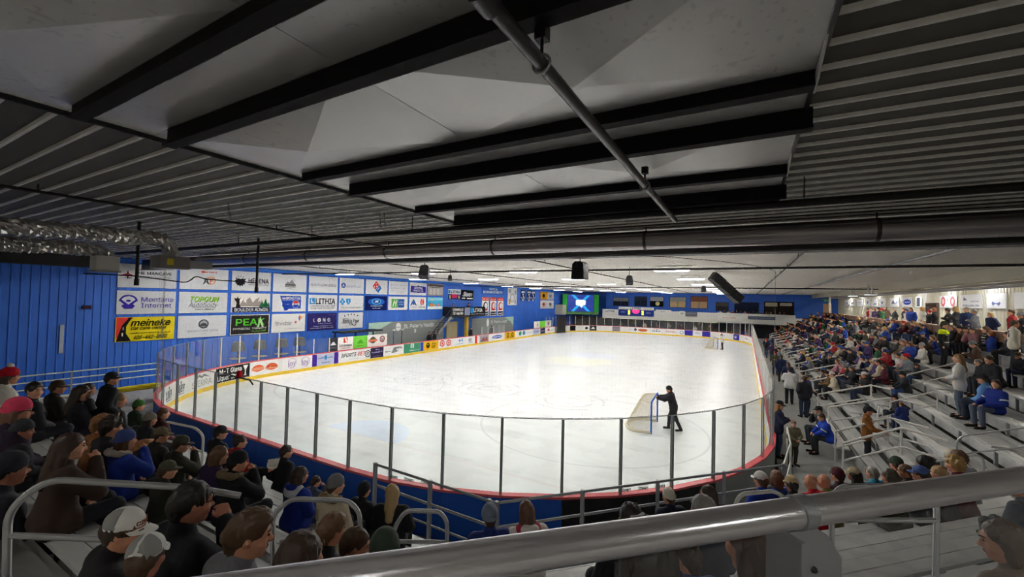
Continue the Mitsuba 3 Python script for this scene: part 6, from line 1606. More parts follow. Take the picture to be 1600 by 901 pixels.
# ---------------------------------------------------------------- people
# (label, head position, floor, standing, facing, head turn, lean, arms, detail, jacket, trousers, hair, hair colour, hat, hat colour, more)
PEOPLE = [
    ('spectator with dark hair and glasses in black sweater, on the aisle by the curved rail', (22.39, -5.50, 3.83), 2.65, 0, 0, (-10, 5), 0.12, 'lap,mouth', 0, '#1c1d22', '#23252b', 'short', '#1d1814', '', '', {'skin': 1, 'glasses': 1}),
    ('man in white trucker cap with brown lettering, black jacket, nearest the camera', (22.84, -5.96, 4.01), 3.05, 0, -14, (-30, 6), 0.28, 'lap,lap', 0, '#1b1a1d', '#22242a', 'short', '#3a2a20', 'cap', '#d9d8d2', {'skin': 0, 'capword': 1, 'capmesh': 1}),
    ('spectator in white mesh-backed cap seen from behind, beside the lettered white cap', (23.12, -5.98, 3.99), 3.05, 0, 30, (10, 4), 0.28, 'lap,lap', 0, '#1c1b1e', '#26262b', 'short', '#4a3626', 'cap', '#d4d4d0', {'skin': 1, 'capmesh': 1}),
    ('man with fluffy light brown hair in grey sweatshirt', (23.00, -5.50, 3.82), 2.65, 0, -4, (-32, 4), 0.1, 'lap,lap', 0, '#6f7074', '#2b2f3a', 'fluffy', '#4f3a28', '', '', {'skin': 0}),
    ('woman with long straight brown hair seen from behind at the bottom edge', (23.44, -5.50, 3.84), 2.65, 0, 4, (5, 0), 0.05, 'lap,lap', 0, '#3a2f2c', '#2a2a30', 'long', '#3b2a1f', '', '', {'skin': 0}),
    ('boy with tousled blond-brown hair in black top, beside the brown-haired boy', (22.63, -4.70, 3.36), 2.25, 0, 0, (-4, 6), 0.1, 'lap,lap', 0, '#1f2023', '#2c3038', 'fluffy', '#6a4c30', '', '', {'skin': 0}),
    ('boy with brown hair in pale pink-grey hoodie', (22.89, -4.70, 3.34), 2.25, 0, -6, (-38, 12), 0.18, 'lap,knee', 0, '#a08a86', '#3a3f4a', 'short', '#4a3322', '', '', {'skin': 0, 'hood': 1}),
    ('spectator in dark green knit beanie at the end of the front rail bench', (23.24, -4.77, 3.44), 2.25, 0, 45, (8, 0), 0.05, 'lap,lap', 0, '#3a3c40', '#2a2c32', 'short', '#3a2a1e', 'beanie', '#39453a', {'skin': 0}),
    ('person in grey and blue knit beanie and navy jersey with white oval patch', (22.44, -2.18, 2.31), 1.05, 0, 45, (0, 0), 0.08, 'lap,lap', 1, '#1d2c68', '#2a2e3a', 'short', '#3a2a20', 'beanie', '#6d7684', {'skin': 0, 'patch': '#dfe3ea'}),
    ('woman with long brown hair and pink hood over white jacket', (22.79, -1.83, 2.31), 1.05, 0, 45, (4, 8), 0.08, 'lap,lap', 1, '#d8d2cc', '#39404f', 'long', '#5a3a2a', '', '', {'skin': 0, 'hood': '#a8324a'}),
    ('dark-haired person just above the big rail', (24.52, -3.49, 3.43), 2.25, 0, 45, (0, 0), 0.08, 'lap,lap', 0, '#26262b', '#24262c', 'bob', '#231a16', '', '', {'skin': 1}),
    ('person in cream knit hat and dark navy coat behind the guard rail', (24.18, 0.69, 1.85), 0.65, 0, 45, (6, 4), 0.1, 'lap,lap', 1, '#1c2233', '#22242a', 'short', '#3a2a20', 'beanie', '#cfc9b8', {'skin': 0}),
    ('woman with dark brown hair in profile facing right toward the grey-haired man', (24.81, 0.19, 2.25), 1.05, 0, 45, (42, 6), 0.1, 'lap,lap', 1, '#2c2a33', '#2b2d35', 'long', '#33241c', '', '', {'skin': 0}),
    ('grey-haired person just above the big rail', (24.99, -3.03, 3.43), 2.25, 0, 45, (0, 0), 0.08, 'lap,lap', 1, '#3b3f4a', '#2a2c34', 'short', '#8a8782', '', '', {'skin': 0}),
    ('man in white cap and royal blue jersey by the white corner rail', (25.54, 2.05, 2.02), 0.65, 0, 45, (0, 4), 0.12, 'lap,lap', 1, '#1f3a9c', '#2a3550', 'short', '#5a4030', 'cap', '#dcdcd8', {'skin': 0}),
    ('spectator with reddish hair leaning beside the royal blue jersey', (25.80, 2.31, 1.95), 0.65, 0, 45, (-25, 8), 0.1, 'lap,lap', 1, '#27408a', '#2a2e38', 'bob', '#6a4630', '', '', {'skin': 2}),
    ('spectator in tan cap and black jacket beside the bald man in red', (25.94, 1.32, 2.24), 1.05, 0, 45, (-20, 8), 0.1, 'lap,lap', 1, '#202022', '#26262c', 'short', '#1f1814', 'cap', '#b9a27c', {'skin': 1}),
    ('bald man in bright red jacket', (26.23, 1.61, 2.24), 1.05, 0, 45, (0, 4), 0.1, 'lap,lap', 1, '#b01f24', '#2a2c34', '', '', '', '', {'skin': 0}),
    ('bald man in olive jacket beside the man in red', (26.43, 1.81, 2.22), 1.05, 0, 45, (0, 4), 0.1, 'lap,lap', 1, '#6a6434', '#2a2c34', '', '', '', '', {'skin': 0}),
    ('person in maroon knit hat in the corner row', (26.84, 3.35, 1.87), 0.65, 0, 45, (0, 2), 0.1, 'lap,lap', 1, '#35202a', '#26262e', 'short', '#2a1f18', 'beanie', '#4a1f28', {'skin': 0}),
    ('dark-haired woman in cream-brimmed cap in the corner row', (27.14, 3.65, 1.85), 0.65, 0, 45, (20, 4), 0.1, 'lap,lap', 1, '#29282b', '#26262e', 'long', '#1f1714', 'cap', '#a8987c', {'skin': 0}),
    ('grey-haired person in teal jacket in the corner row', (27.49, 4.00, 1.83), 0.65, 0, 45, (0, 4), 0.1, 'lap,lap', 1, '#2f7d9c', '#2a2e38', 'short', '#9a968e', '', '', {'skin': 0}),
    ('person with long olive-brown hair and dark coat in the corner row', (27.16, 1.41, 2.60), 1.45, 0, 45, (10, 4), 0.1, 'lap,lap', 1, '#2f3026', '#26262e', 'long', '#3f3626', '', '', {'skin': 0}),
    ('man in dark green flat cap in the corner rows', (27.96, 4.47, 2.01), 0.65, 0, 45, (-20, 2), 0.1, 'lap,lap', 1, '#2b2c2e', '#2c2e36', 'short', '#3a2c22', 'cap', '#2c3a2c', {'skin': 0}),
    ('person with tan face turned left beside the blue cap', (27.76, 3.14, 2.22), 1.05, 0, 45, (40, 4), 0.1, 'lap,lap', 1, '#4a4038', '#2c2e36', 'short', '#6a4c34', '', '', {'skin': 0}),
    ('person in slate blue baseball cap in the corner row', (27.61, 1.85, 2.59), 1.45, 0, 45, (12, 4), 0.1, 'lap,lap', 1, '#2c3038', '#2a2c34', 'short', '#3a2c22', 'cap', '#4a5f96', {'skin': 0}),
    ('woman with black hair in black coat looking down at her lap', (28.13, 3.51, 2.45), 1.05, 0, 45, (30, 28), 0.22, 'phone,phone', 1, '#1b1a1d', '#202228', 'long', '#17120f', '', '', {'skin': 0}),
    ('blond pink-faced person at the end of the corner row', (27.90, 2.14, 2.57), 1.45, 0, 45, (18, 6), 0.1, 'lap,lap', 1, '#3a3638', '#2a2c34', 'short', '#b9936a', '', '', {'skin': 2}),
    ('person with curly blond hair in maroon jacket in the corner row', (28.16, 2.40, 2.67), 1.45, 0, 45, (0, 4), 0.1, 'lap,lap', 1, '#5a2028', '#2a2c34', 'curly', '#a8854f', '', '', {'skin': 0}),
    ('person with brown hair in pale grey sweater behind the curly blond head', (28.75, 4.13, 2.36), 1.05, 0, 45, (10, 4), 0.1, 'lap,lap', 1, '#9a9ca0', '#2a2c34', 'short', '#5a3a28', '', '', {'skin': 0}),
    ('person in bright red knit hat and cream scarf at the far left', (14.07, -4.70, 3.53), 2.25, 0, 0, (-15, 6), 0.1, 'lap,lap', 1, '#d4cfc4', '#2a2c34', 'bob', '#3a2a20', 'beaniepom', '#b0182a', {'skin': 0}),
    ('person in bright pink knit hat with glasses at the left edge', (18.76, -5.50, 3.82), 2.65, 0, 0, (-25, 4), 0.1, 'lap,lap', 1, '#2a2030', '#23242c', 'bob', '#6a4a38', 'beanie', '#e0486a', {'skin': 0, 'glasses': 1}),
    ('person in orange and white jacket at the left edge below the pink hat', (18.29, -5.50, 3.48), 2.65, 0, 0, (-10, 4), 0.1, 'lap,lap', 1, '#b04a2c', '#23242c', 'short', '#3a2a20', '', '', {'skin': 0, 'hood': '#c9c4bc'}),
    ('dark-haired person turned to the camera beside the pink hat', (15.50, -4.70, 3.47), 2.25, 0, 0, (-70, 4), 0.1, 'lap,lap', 1, '#1f1e24', '#23242c', 'short', '#1f1712', '', '', {'skin': 2}),
    ('person in brown cap in profile near the far left railing', (13.23, -3.90, 3.09), 1.85, 0, 0, (-20, 4), 0.1, 'lap,lap', 1, '#26231f', '#23242c', 'short', '#3a2a20', 'cap', '#3d2f22', {'skin': 0}),
    ('dark-haired person in black coat, back row near the left benches', (11.97, -3.10, 3.09), 1.45, 0, 0, (-10, 2), 0.1, 'lap,lap', 2, '#1d1d22', '#23242c', 'short', '#1b1512', '', '', {'skin': 1}),
    ('woman with dark hair holding a phone, back row near the left benches', (14.52, -3.90, 3.24), 1.85, 0, 0, (-35, 8), 0.1, 'phone,phone', 1, '#2c2b33', '#23242c', 'long', '#2a1c15', '', '', {'skin': 2}),
    ('tall man standing in black coat and dark cap before the left benches', (14.65, -3.52, 3.37), 1.85, 1, 0, (-30, 4), 0.05, 'down,pocket', 1, '#19191c', '#1f2126', 'short', '#2a1f18', 'cap', '#222226', {'skin': 0}),
    ('man with short sandy hair in black jacket beside the tall standing man', (13.73, -3.10, 3.04), 1.45, 0, 0, (-25, 10), 0.12, 'lap,lap', 2, '#1d1e22', '#23242c', 'short', '#7a5c3e', '', '', {'skin': 0}),
    ('person in tan fuzzy hooded coat among the left crowd', (18.27, -4.70, 3.39), 2.25, 0, 0, (-18, 4), 0.15, 'lap,reach', 1, '#8a5c36', '#23242c', 'curly', '#8a5f3a', '', '', {'skin': 2}),
    ('person with dark hair in charcoal fleece below the tan fuzzy coat', (18.55, -4.70, 3.41), 2.25, 0, 0, (0, 4), 0.1, 'lap,lap', 1, '#2d2d30', '#23242c', 'curly', '#2a211b', '', '', {'skin': 0}),
    ('person in green knit hat with cream pompom', (12.37, -2.30, 2.26), 1.05, 0, 0, (-20, 4), 0.1, 'lap,lap', 2, '#2b3a2c', '#23242c', 'short', '#3a2a20', 'beaniepom', '#3c6a2f', {'skin': 0}),
    ('child with reddish face by the navy boards at left', (13.69, -2.30, 2.28), 1.05, 0, 0, (-20, 4), 0.1, 'lap,lap', 2, '#4a2a2c', '#23242c', 'short', '#6a4a34', '', '', {'skin': 2, 'kid': 1}),
    ('woman with dark hair and grey knit band near the navy boards', (15.21, -3.10, 2.58), 1.45, 0, 0, (-24, 4), 0.1, 'lap,lap', 1, '#2a2a2f', '#23242c', 'bob', '#2f2119', 'beanie', '#7a7468', {'skin': 0}),
    ('man in camouflage cap among the left crowd', (17.78, -3.90, 2.96), 1.85, 0, 0, (-26, 6), 0.1, 'lap,lap', 1, '#2a2a26', '#23242c', 'short', '#3a2c20', 'cap', '#6b604a', {'skin': 0}),
    ('man in olive cap eating with his hand to his mouth', (18.41, -3.90, 2.95), 1.85, 0, 0, (-30, 10), 0.15, 'lap,mouth', 1, '#34352c', '#23242c', 'short', '#4a3626', 'cap', '#4a4a3c', {'skin': 2}),
    ('woman in navy and white knit hat and royal blue jersey with fur collar', (18.99, -4.70, 3.34), 2.25, 0, 0, (-8, 0), 0.08, 'lap,mouth', 1, '#1d3488', '#23242c', 'bob', '#4a3020', 'beanie', '#3b4a82', {'skin': 0, 'fur': '#b5aaa0'}),
    ('brown-haired person pointing a hand in front of the face, left crowd', (20.31, -5.50, 3.76), 2.65, 0, 0, (-20, 4), 0.12, 'lap,mouth', 1, '#3a2c26', '#23242c', 'long', '#3a261b', '', '', {'skin': 2}),
    ('person in dark hooded coat at the left edge', (19.73, -5.72, 3.51), 2.25, 0, 0, (-5, 4), 0.1, 'lap,lap', 1, '#26262e', '#1f2026', 'short', '#1f1a18', 'beanie', '#2b2c34', {'skin': 1}),
    ('person in charcoal beanie below the pink knit hat', (18.96, -5.50, 3.66), 2.65, 0, 0, (-30, 6), 0.1, 'lap,lap', 1, '#1e2024', '#1f2026', 'short', '#241c17', 'beanie', '#33353a', {'skin': 1}),
    ('man in olive green cap in profile above the curved rail', (20.05, -4.70, 3.23), 2.25, 0, 0, (-22, 6), 0.1, 'lap,lap', 1, '#25261f', '#1f2026', 'short', '#4a3828', 'cap', '#4d4f3f', {'skin': 2}),
    ('person with curly dark hair in brown coat behind the curved rail', (20.11, -5.50, 3.46), 2.65, 0, 0, (-14, 4), 0.1, 'lap,lap', 1, '#2c2220', '#1f2026', 'curly', '#2a1e18', '', '', {'skin': 1}),
    ('man in dark cap near the navy boards, first of the row by the goal lamp', (16.16, -2.30, 2.28), 1.05, 0, 0, (-28, 4), 0.1, 'lap,lap', 1, '#1c1d21', '#23242c', 'short', '#2c2119', 'cap', '#23252b', {'skin': 2}),
    ('woman with black bow in her hair and red jacket', (16.88, -2.30, 2.24), 1.05, 0, 0, (-26, 4), 0.1, 'lap,lap', 1, '#8a1c24', '#23242c', 'bun', '#2b1f18', '', '', {'skin': 2}),
    ('woman with glasses and purple coat', (19.41, -3.90, 3.00), 1.85, 0, 0, (-26, 4), 0.1, 'lap,lap', 1, '#2c1d3c', '#23242c', 'bob', '#5a3f2a', '', '', {'skin': 2, 'glasses': 1}),
    ('person in black beanie and black fur-hooded coat holding paper food trays', (19.85, -3.90, 3.01), 1.85, 0, 0, (-24, 8), 0.1, 'reach,mouth', 1, '#17181b', '#1f2026', 'short', '#1d1714', 'beanie', '#1e1e22', {'skin': 0, 'fur': '#6b5c46'}),
    ('man with shaved head standing in dark jacket against the navy boards', (17.32, -1.65, 1.94), 0.30, 1, 0, (-26, 4), 0.05, 'pocket,pocket', 1, '#1c1d22', '#23242c', 'short', '#2c221b', '', '', {'skin': 2}),
    ('woman with long brown hair in blue jersey with white hood', (19.91, -3.10, 2.58), 1.45, 0, 0, (-12, 4), 0.1, 'lap,lap', 1, '#1b2f86', '#2a3650', 'long', '#3b291e', '', '', {'skin': 0, 'hood': '#cfd3dc'}),
    ('child with short dark hair leaning beside the blue jersey with white hood', (19.15, -2.30, 2.02), 1.05, 0, 0, (-16, 6), 0.1, 'lap,mouth', 1, '#4a5066', '#2a3650', 'short', '#3a2a1e', '', '', {'skin': 2, 'kid': 1}),
    ('person in grey beanie and beige fur-hooded jacket inside the silver loop rail', (20.65, -3.10, 2.62), 1.45, 0, 0, (-18, 4), 0.1, 'lap,lap', 1, '#b9ac94', '#23242c', 'short', '#4a3828', 'beanie', '#6f7072', {'skin': 2, 'fur': '#8a7556'}),
    ('person in black beanie and black puffer coat beside the beige jacket', (20.29, -2.30, 2.16), 1.05, 0, 0, (4, 2), 0.08, 'lap,lap', 1, '#1b1c20', '#1f2026', 'short', '#2a201a', 'beanie', '#212226', {'skin': 0}),
    ('girl with long blonde hair in black top by the guard rail', (20.84, -2.30, 2.25), 1.05, 0, 25, (60, 2), 0.04, 'lap,lap', 1, '#1c1c20', '#22262e', 'long', '#b0966a', '', '', {'skin': 0}),
    ('person with brown hair and pink scarf seen through the balcony glass', (25.31, -4.97, 4.22), 3.05, 0, 45, (10, 6), 0.12, 'lap,lap', 0, '#2a3236', '#22262e', 'bob', '#5a4034', '', '', {'skin': 0, 'hood': '#b98a80'}),
    ('person with dark hair seen through the balcony glass under the rail', (24.99, -5.29, 4.24), 3.05, 0, 45, (-8, 4), 0.1, 'lap,lap', 0, '#1d2a4a', '#22262e', 'bob', '#241b16', '', '', {'skin': 0}),
    ('person in blue and grey jacket seen through the balcony glass', (25.00, -4.15, 3.64), 2.65, 0, 45, (6, 6), 0.1, 'lap,lap', 0, '#2f4a7a', '#22262e', 'short', '#3a2c22', '', '', {'skin': 0}),
    ('dark-coated person at the right edge behind the balcony glass', (27.83, -0.19, 3.19), 2.25, 0, 45, (30, 4), 0.1, 'lap,lap', 1, '#1f2a3c', '#22262e', 'short', '#2a201a', '', '', {'skin': 0}),
    ('brown-haired child at the right behind the balcony glass', (26.32, -3.96, 4.04), 3.05, 0, 45, (40, 8), 0.1, 'lap,lap', 0, '#6a5a48', '#2a2c34', 'bob', '#4a321f', '', '', {'skin': 0, 'kid': 1}),
    ('woman with blond hair and navy jersey standing on the walkway by the boards', (26.26, 8.98, 1.94), 0.30, 1, 270, (-20, 8), 0.0, 'hold,hold', 2, '#20243c', '#3a4a6a', 'long', '#9a6a3c', 'cap', '#1d1d22', {'skin': 2}),
    ('child in striped camouflage coat held close by the woman in navy jersey', (26.57, 8.42, 1.54), 0.30, 1, 210, (-20, 4), 0.0, 'lap,lap', 2, '#6a6450', '#3a3a34', 'fluffy', '#8a6a5a', '', '', {'skin': 2, 'kid': 1, 'height': '1.25'}),
    ('man in white puffer jacket and black hat standing on the walkway', (27.17, 17.77, 1.94), 0.30, 1, 0, (20, 4), 0.0, 'hold,hold', 2, '#d9d9d6', '#1d1f24', 'short', '#2a201a', 'beanie', '#26262a', {'skin': 0}),
    ('person in dark coat beside the man in white puffer jacket', (27.50, 15.21, 1.94), 0.30, 1, 20, (0, 4), 0.0, 'pocket,down', 2, '#26262e', '#2a3448', 'short', '#3a2a20', '', '', {'skin': 2}),
    ('woman in blue coat walking on the right walkway', (27.69, 15.71, 1.94), 0.30, 1, 240, (0, 4), 0.0, 'down,down', 2, '#24408c', '#23303f', 'long', '#3a2a20', '', '', {'skin': 2}),
    ('person in blue jersey crouched forward on the first bench, boots toward the ice', (27.45, 10.08, 1.50), 0.30, 0, 100, (20, 10), 0.35, 'knee,knee', 2, '#2340a8', '#2c2f33', 'short', '#4a3626', '', '', {'skin': 2, 'patch': '#dfe3ea'}),
    ('man in black cap and grey jacket on the first bench', (27.52, 11.16, 1.50), 0.30, 0, 100, (10, 4), 0.15, 'lap,mouth', 2, '#34363c', '#2a2e38', 'short', '#241c17', 'cap', '#1b1b1f', {'skin': 2}),
    ('man in tan canvas coat standing with a hand on the silver rail', (28.58, 9.76, 1.94), 0.30, 1, 260, (0, 6), 0.0, 'down,rail', 2, '#7a4c22', '#20232c', 'short', '#221a15', 'beanie', '#26262a', {'skin': 1}),
    ('boy with reddish hair in navy jersey on the empty benches', (29.70, 11.26, 1.94), 1.05, 0, 30, (-10, 8), 0.15, 'lap,lap', 2, '#22306a', '#2a3350', 'short', '#6a4228', '', '', {'skin': 2, 'kid': 1}),
    ('person in black cap and dark jacket beside the boy in navy jersey', (29.70, 11.93, 2.08), 1.05, 0, 90, (-20, 10), 0.15, 'lap,lap', 2, '#2a2a2f', '#2a2e38', 'short', '#2a1f18', 'cap', '#1c1c20', {'skin': 2}),
    ('security guard in yellow and black high-visibility jacket standing on the steps', (32.52, 17.22, 4.44), 2.65, 1, 240, (0, 4), 0.0, 'down,down', 2, '#16171a', '#191a1e', 'short', '#2b2119', 'beanie', '#3a3a34', {'skin': 2, 'hivis': 1}),
    ('woman with long blond hair in white hoodie and grey jeans standing among the seats', (30.92, 10.94, 3.62), 1.85, 1, 70, (10, 4), 0.0, 'lap,pocket', 2, '#cfccc6', '#5c6674', 'long', '#8a6a48', '', '', {'skin': 2}),
    ('man in light blue shirt and dark cap on the upper benches', (31.30, 10.55, 3.10), 1.85, 0, 60, (0, 4), 0.1, 'lap,lap', 2, '#6a9ad8', '#2c3444', 'short', '#3a2a1e', 'cap', '#26262a', {'skin': 2}),
    ('person in navy team jersey with grey jeans leaning back on the bench', (31.30, 9.80, 3.08), 1.85, 0, 110, (30, 4), -0.05, 'thigh,thigh', 2, '#1f3080', '#565f72', 'long', '#3a2a20', '', '', {'skin': 2, 'patch': '#dfe3ea'}),
    ('spectator in white jersey with black number five, standing on the concourse edge', (33.32, 14.09, 4.66), 3.05, 1, 260, (0, 4), 0.0, 'down,down', 2, '#d8d2c0', '#2a2c34', 'short', '#4a3828', '', '', {'skin': 0, 'number': 5}),
    ('person in black and white striped sweater on the upper benches', (33.70, 17.18, 4.32), 3.05, 0, 90, (10, 4), 0.1, 'lap,lap', 2, '#1d1d21', '#23242c', 'bob', '#4a3020', '', '', {'skin': 2, 'stripes': 1}),
    ('dark-haired man in black jersey on the upper benches', (32.10, 13.15, 3.35), 2.25, 0, 90, (-15, 14), 0.2, 'lap,lap', 2, '#222228', '#2a2c34', 'short', '#7a746a', '', '', {'skin': 2}),
    ('person in black hooded jersey leaning forward on the upper benches', (32.10, 12.43, 3.56), 2.25, 0, 100, (15, 10), 0.25, 'lap,lap', 2, '#1f2024', '#2a2c34', 'short', '#3a2a20', '', '', {'skin': 2}),
    ('dark-coated person bending forward at the right edge of the benches', (32.90, 12.87, 3.68), 2.65, 0, 110, (20, 14), 0.3, 'lap,lap', 2, '#1c1c20', '#2c3650', 'short', '#2a1f18', 'cap', '#3a2f28', {'skin': 2}),
    ('couple member in black cap and black sweater, middle of the right bleachers', (31.30, 15.90, 2.78), 1.85, 0, 90, (10, 6), 0.1, 'lap,lap', 2, '#1e1f22', '#2f3f62', 'short', '#3a2a20', 'cap', '#4a3626', {'skin': 2}),
    ('person in dark jersey and jeans on the middle benches below the hi-vis guard', (30.50, 14.38, 2.58), 1.45, 0, 90, (-10, 8), 0.2, 'knee,knee', 2, '#24262c', '#39507c', 'short', '#2a1f18', 'cap', '#202024', {'skin': 2}),
    ('person with long red hair in maroon jacket on the lower benches', (29.70, 16.67, 1.96), 1.05, 0, 90, (60, 4), 0.15, 'lap,lap', 2, '#4a1c22', '#2a2c34', 'long', '#8a4a2c', '', '', {'skin': 2}),
    ('person in black coat with blond hair by the curved rail', (29.70, 21.54, 2.20), 1.05, 0, 90, (40, 4), 0.1, 'lap,lap', 2, '#1b1c20', '#26282e', 'bob', '#a8864f', '', '', {'skin': 2}),
    ('person in pale jacket and white cap on the lower benches', (28.90, 18.11, 1.86), 0.65, 0, 90, (0, 8), 0.2, 'lap,lap', 2, '#c9bda8', '#26282e', 'short', '#5a4030', 'cap', '#d8d4cc', {'skin': 2}),
    ('man in white jersey with purple sleeves in the right crowd', (31.30, 28.36, 3.03), 1.85, 0, 90, (20, 4), 0.1, 'lap,lap', 2, '#c9c4bc', '#26282e', 'short', '#4a3626', '', '', {'skin': 2}),
    ('person in white hooded jacket with arm raised to the head', (31.30, 18.24, 2.94), 1.85, 0, 90, (30, 4), 0.1, 'lap,up', 2, '#d4d2cc', '#2c3444', 'short', '#4a3626', '', '', {'skin': 2}),
    ('person in grey beanie and white hoodie beside the curved rail', (32.10, 18.28, 3.46), 2.25, 0, 90, (20, 4), 0.1, 'lap,lap', 2, '#cfcbc4', '#2c3444', 'short', '#3a2c22', 'beanie', '#8a8a8c', {'skin': 2}),
]

SKIN = ['#c98f72', '#a8705a', '#d6a084']
for i, c in enumerate(SKIN):
    mat('skin_%d' % i, c, .55, spec=.35)


def cloth(c):
    k = 'mat_cloth_' + c[1:]
    if k not in scene:
        scene[k] = {'type': 'twosided', 'b': {'type': 'principled', 'base_color': {'type': 'rgb', 'value': lin(c)}, 'roughness': .85, 'specular': .25, 'sheen': .4}}
    return k


def hairm(c):
    k = 'mat_hair_' + c[1:]
    if k not in scene:
        scene[k] = {'type': 'twosided', 'b': {'type': 'principled', 'base_color': {'type': 'rgb', 'value': lin(c)}, 'roughness': .5, 'specular': .5}}
    return k


def wrinkle(m, amp, f=9.0, seed=0):
    n = mikit.meshkit.arrays(m, True)[2] if False else m.vertex_normals
    d = meshkit.fbm(m.vertices * [f, f, f * .6], 3, seed)
    m.vertices = m.vertices + n * ((d - .5) * 2 * amp)[:, None]
    return m


def strands(m, seed=0, amp=.010):
    """Locks of hair: shallow grooves running down the head."""
    d = meshkit.fbm(m.vertices * [60, 60, 10], 2, seed)
    m.vertices = m.vertices + m.vertex_normals * ((d - .5) * 2 * amp)[:, None]
    return m


def tidy(m, tol):
    m = slim(m, tol)
    return m


GRID_ = {0: (.0095, .0125, .0015, .0013), 1: (.0145, .017, .0025, .0022), 2: (.02, .026, .004, .004), 3: (.027, .036, .006, .006)}


def outfit(J, lod, stand, hair, hat, opt, seed=0):
    """All meshes of one figure in its own coordinates: [(part name, mesh, material slot)]."""
    hb, hc, tb, tc = GRID_[lod]
    kid = opt.get('kid')
    out = [('body', tidy(body_mesh(J, hb, fine=lod < 2), tb), 'skin')]
    fur = 'fur' in opt
    jm = jacket_mesh(J, hc, thick=opt.get('bulk', 32) / 1000, hood='hood' in opt, stand=stand, long=opt.get('long', 0.0))
    if lod < 2:
        jm = wrinkle(jm, .007 if lod == 0 else .006, 9, seed)
    out.append(('jacket', tidy(jm, tc), 'jacket'))
    tm = trousers_mesh(J, hc)
    if lod < 2:
        tm = wrinkle(tm, .005, 11, seed + 5)
    out.append(('trousers', tidy(tm, tc), 'trousers'))
    if lod < 3:
        for n in 'LR':
            out.append(('shoe', tidy(shoe_mesh(J, n, hc), tc), 'shoe'))
    hh = max(.008, hb * .9) if lod < 2 else .02 if lod == 2 else .026
    if hair:
        hm = hair_mesh(J, hh, hair)
        if lod < 2:
            hm = strands(hm, seed)
        out.append(('hair', tidy(hm, tb), 'hair'))
    if hat.startswith('beanie'):
        out.append(('knit_hat', tidy(beanie_mesh(J, hh), tb), 'hat'))
        out.append(('hat_cuff', band_mesh(J, n=28 if lod < 2 else 14), 'hat'))
        if hat.endswith('pom'):
            F = Field().ell(J['head'] + J['Rh'] @ np.array([0, -.02, .17]), (.04, .04, .04))
            pm = F.mesh(.012)
            pm.vertices = pm.vertices + pm.vertex_normals * ((meshkit.noise(pm.vertices * 90) - .5) * .02)[:, None]
            out.append(('pompom', pm, 'pom'))
    if hat.startswith('cap'):
        d, b = cap_mesh(J, min(hh, .014), back=hat == 'capback')
        if opt.get('capmesh'):
            out.append(('mesh_panel', cap_back(J, min(hh, .01)), 'mesh'))
        out += [('cap', tidy(d, tb), 'hat'), ('cap_brim', b, 'hat')]
    if fur:
        F = Field()
        r = random.Random(seed)
        for t in np.linspace(-2.3, 2.3, 15):
            c = J['neck'] + J['Rt'] @ np.array([.125 * math.sin(t), -.03 - .10 * math.cos(t), .03 + .02 * math.cos(t)])
            F.ell(c, (.045, .045, .04), k=.02)
        fm = F.mesh(.012)
        fm.vertices = fm.vertices + fm.vertex_normals * ((meshkit.noise(fm.vertices * 80, seed) - .5) * .03)[:, None]
        out.append(('fur_collar', fm, 'fur'))
    if isinstance(opt.get('hood'), str):
        F = Field()
        for t in np.linspace(-1.7, 1.7, 9):
            F.ell(J['neck'] + J['Rt'] @ np.array([.105 * math.sin(t), -.03 - .10 * math.cos(t), .005 - .05 * math.cos(t)]), (.05, .05, .06), k=.03)
        out.append(('hood', F.mesh(.016), 'hood'))
    g = lambda x, y, z: J['head'] + J['Rh'] @ np.array([x, y, z])
    if lod < 2:
        for s in (-1, 1):
            e = trimesh.creation.icosphere(1, .0105)
            e.apply_transform(np.diag([1, .5, .7, 1]))
            e.apply_translation(g(.034 * s, .0945, .013))
            out.append(('eye', e, 'eye'))
            b = tube([g(.016 * s, .105, .035), g(.034 * s, .104, .040), g(.053 * s, .092, .036)], .0042, 5)
            out.append(('eyebrow', b, 'hair' if hair else 'brow'))
        lp = tube([g(-.022, .0935, -.064), g(0, .1, -.063), g(.022, .0935, -.064)], .004, 5)
        out.append(('lips', lp, 'lip'))
    if opt.get('glasses'):
        ms = []
        for s in (-1, 1):
            ms.append(tube([g(.036 * s + .024 * math.cos(t), .112 - .006 * abs(math.cos(t)), .012 + .019 * math.sin(t)) for t in np.linspace(0, 2 * PI, 17)], .0022, 5))
            ms.append(tube([g(.058 * s, .106, .018), g(.08 * s, .06, .02), g(.083 * s, -.005, .015)], .0022, 5))
        ms.append(tube([g(-.012, .113, .015), g(.012, .113, .015)], .0022, 5))
        out.append(('glasses', cat_(ms), 'frame'))
    if opt.get('capword'):
        R, c = J['Rh'] @ rot(0, -.05), J['head']
        m = text('CINCH', .026, .13, True, 0, .002)
        v = m.vertices.copy()
        a = v[:, 0] / .1
        q = np.stack([-(.0945) * np.sin(a), -.012 + (.111 + v[:, 2] - .12 * (v[:, 1] + .02)) * np.cos(a), .072 + v[:, 1]], 1)
        m.vertices = q @ R.T + c
        m.invert()
        out.append(('lettering', m, 'word'))
        t = np.linspace(-1.2, 1.2, 15)
        out.append(('cord', tube([c + R @ np.array([.0915 * math.sin(q_), -.012 + .109 * math.cos(q_), .044]) for q_ in t], .003, 5), 'word'))
    back = lambda x, z, y=-.125: J['chest'] + J['Rt'] @ np.array([x, y, z])
    if opt.get('patch'):
        m = prism(affinity.scale(Point(0, 0).buffer(1, 10), .035, .02), .006, frame(back(.0, .045, -.142), J['Rt'] @ np.array([1., 0, 0]), J['Rt'] @ np.array([0, -.25, 1.])))
        out.append(('patch', m, 'patch'))
        for n, s in (('L', -1), ('R', 1)):
            u_ = unit(J['el' + n] - J['sh' + n])
            a = J['sh' + n] + u_ * .17
            out.append(('sleeve_stripe', tube([a - u_ * .02, a + u_ * .02], .0835, 14), 'patch'))
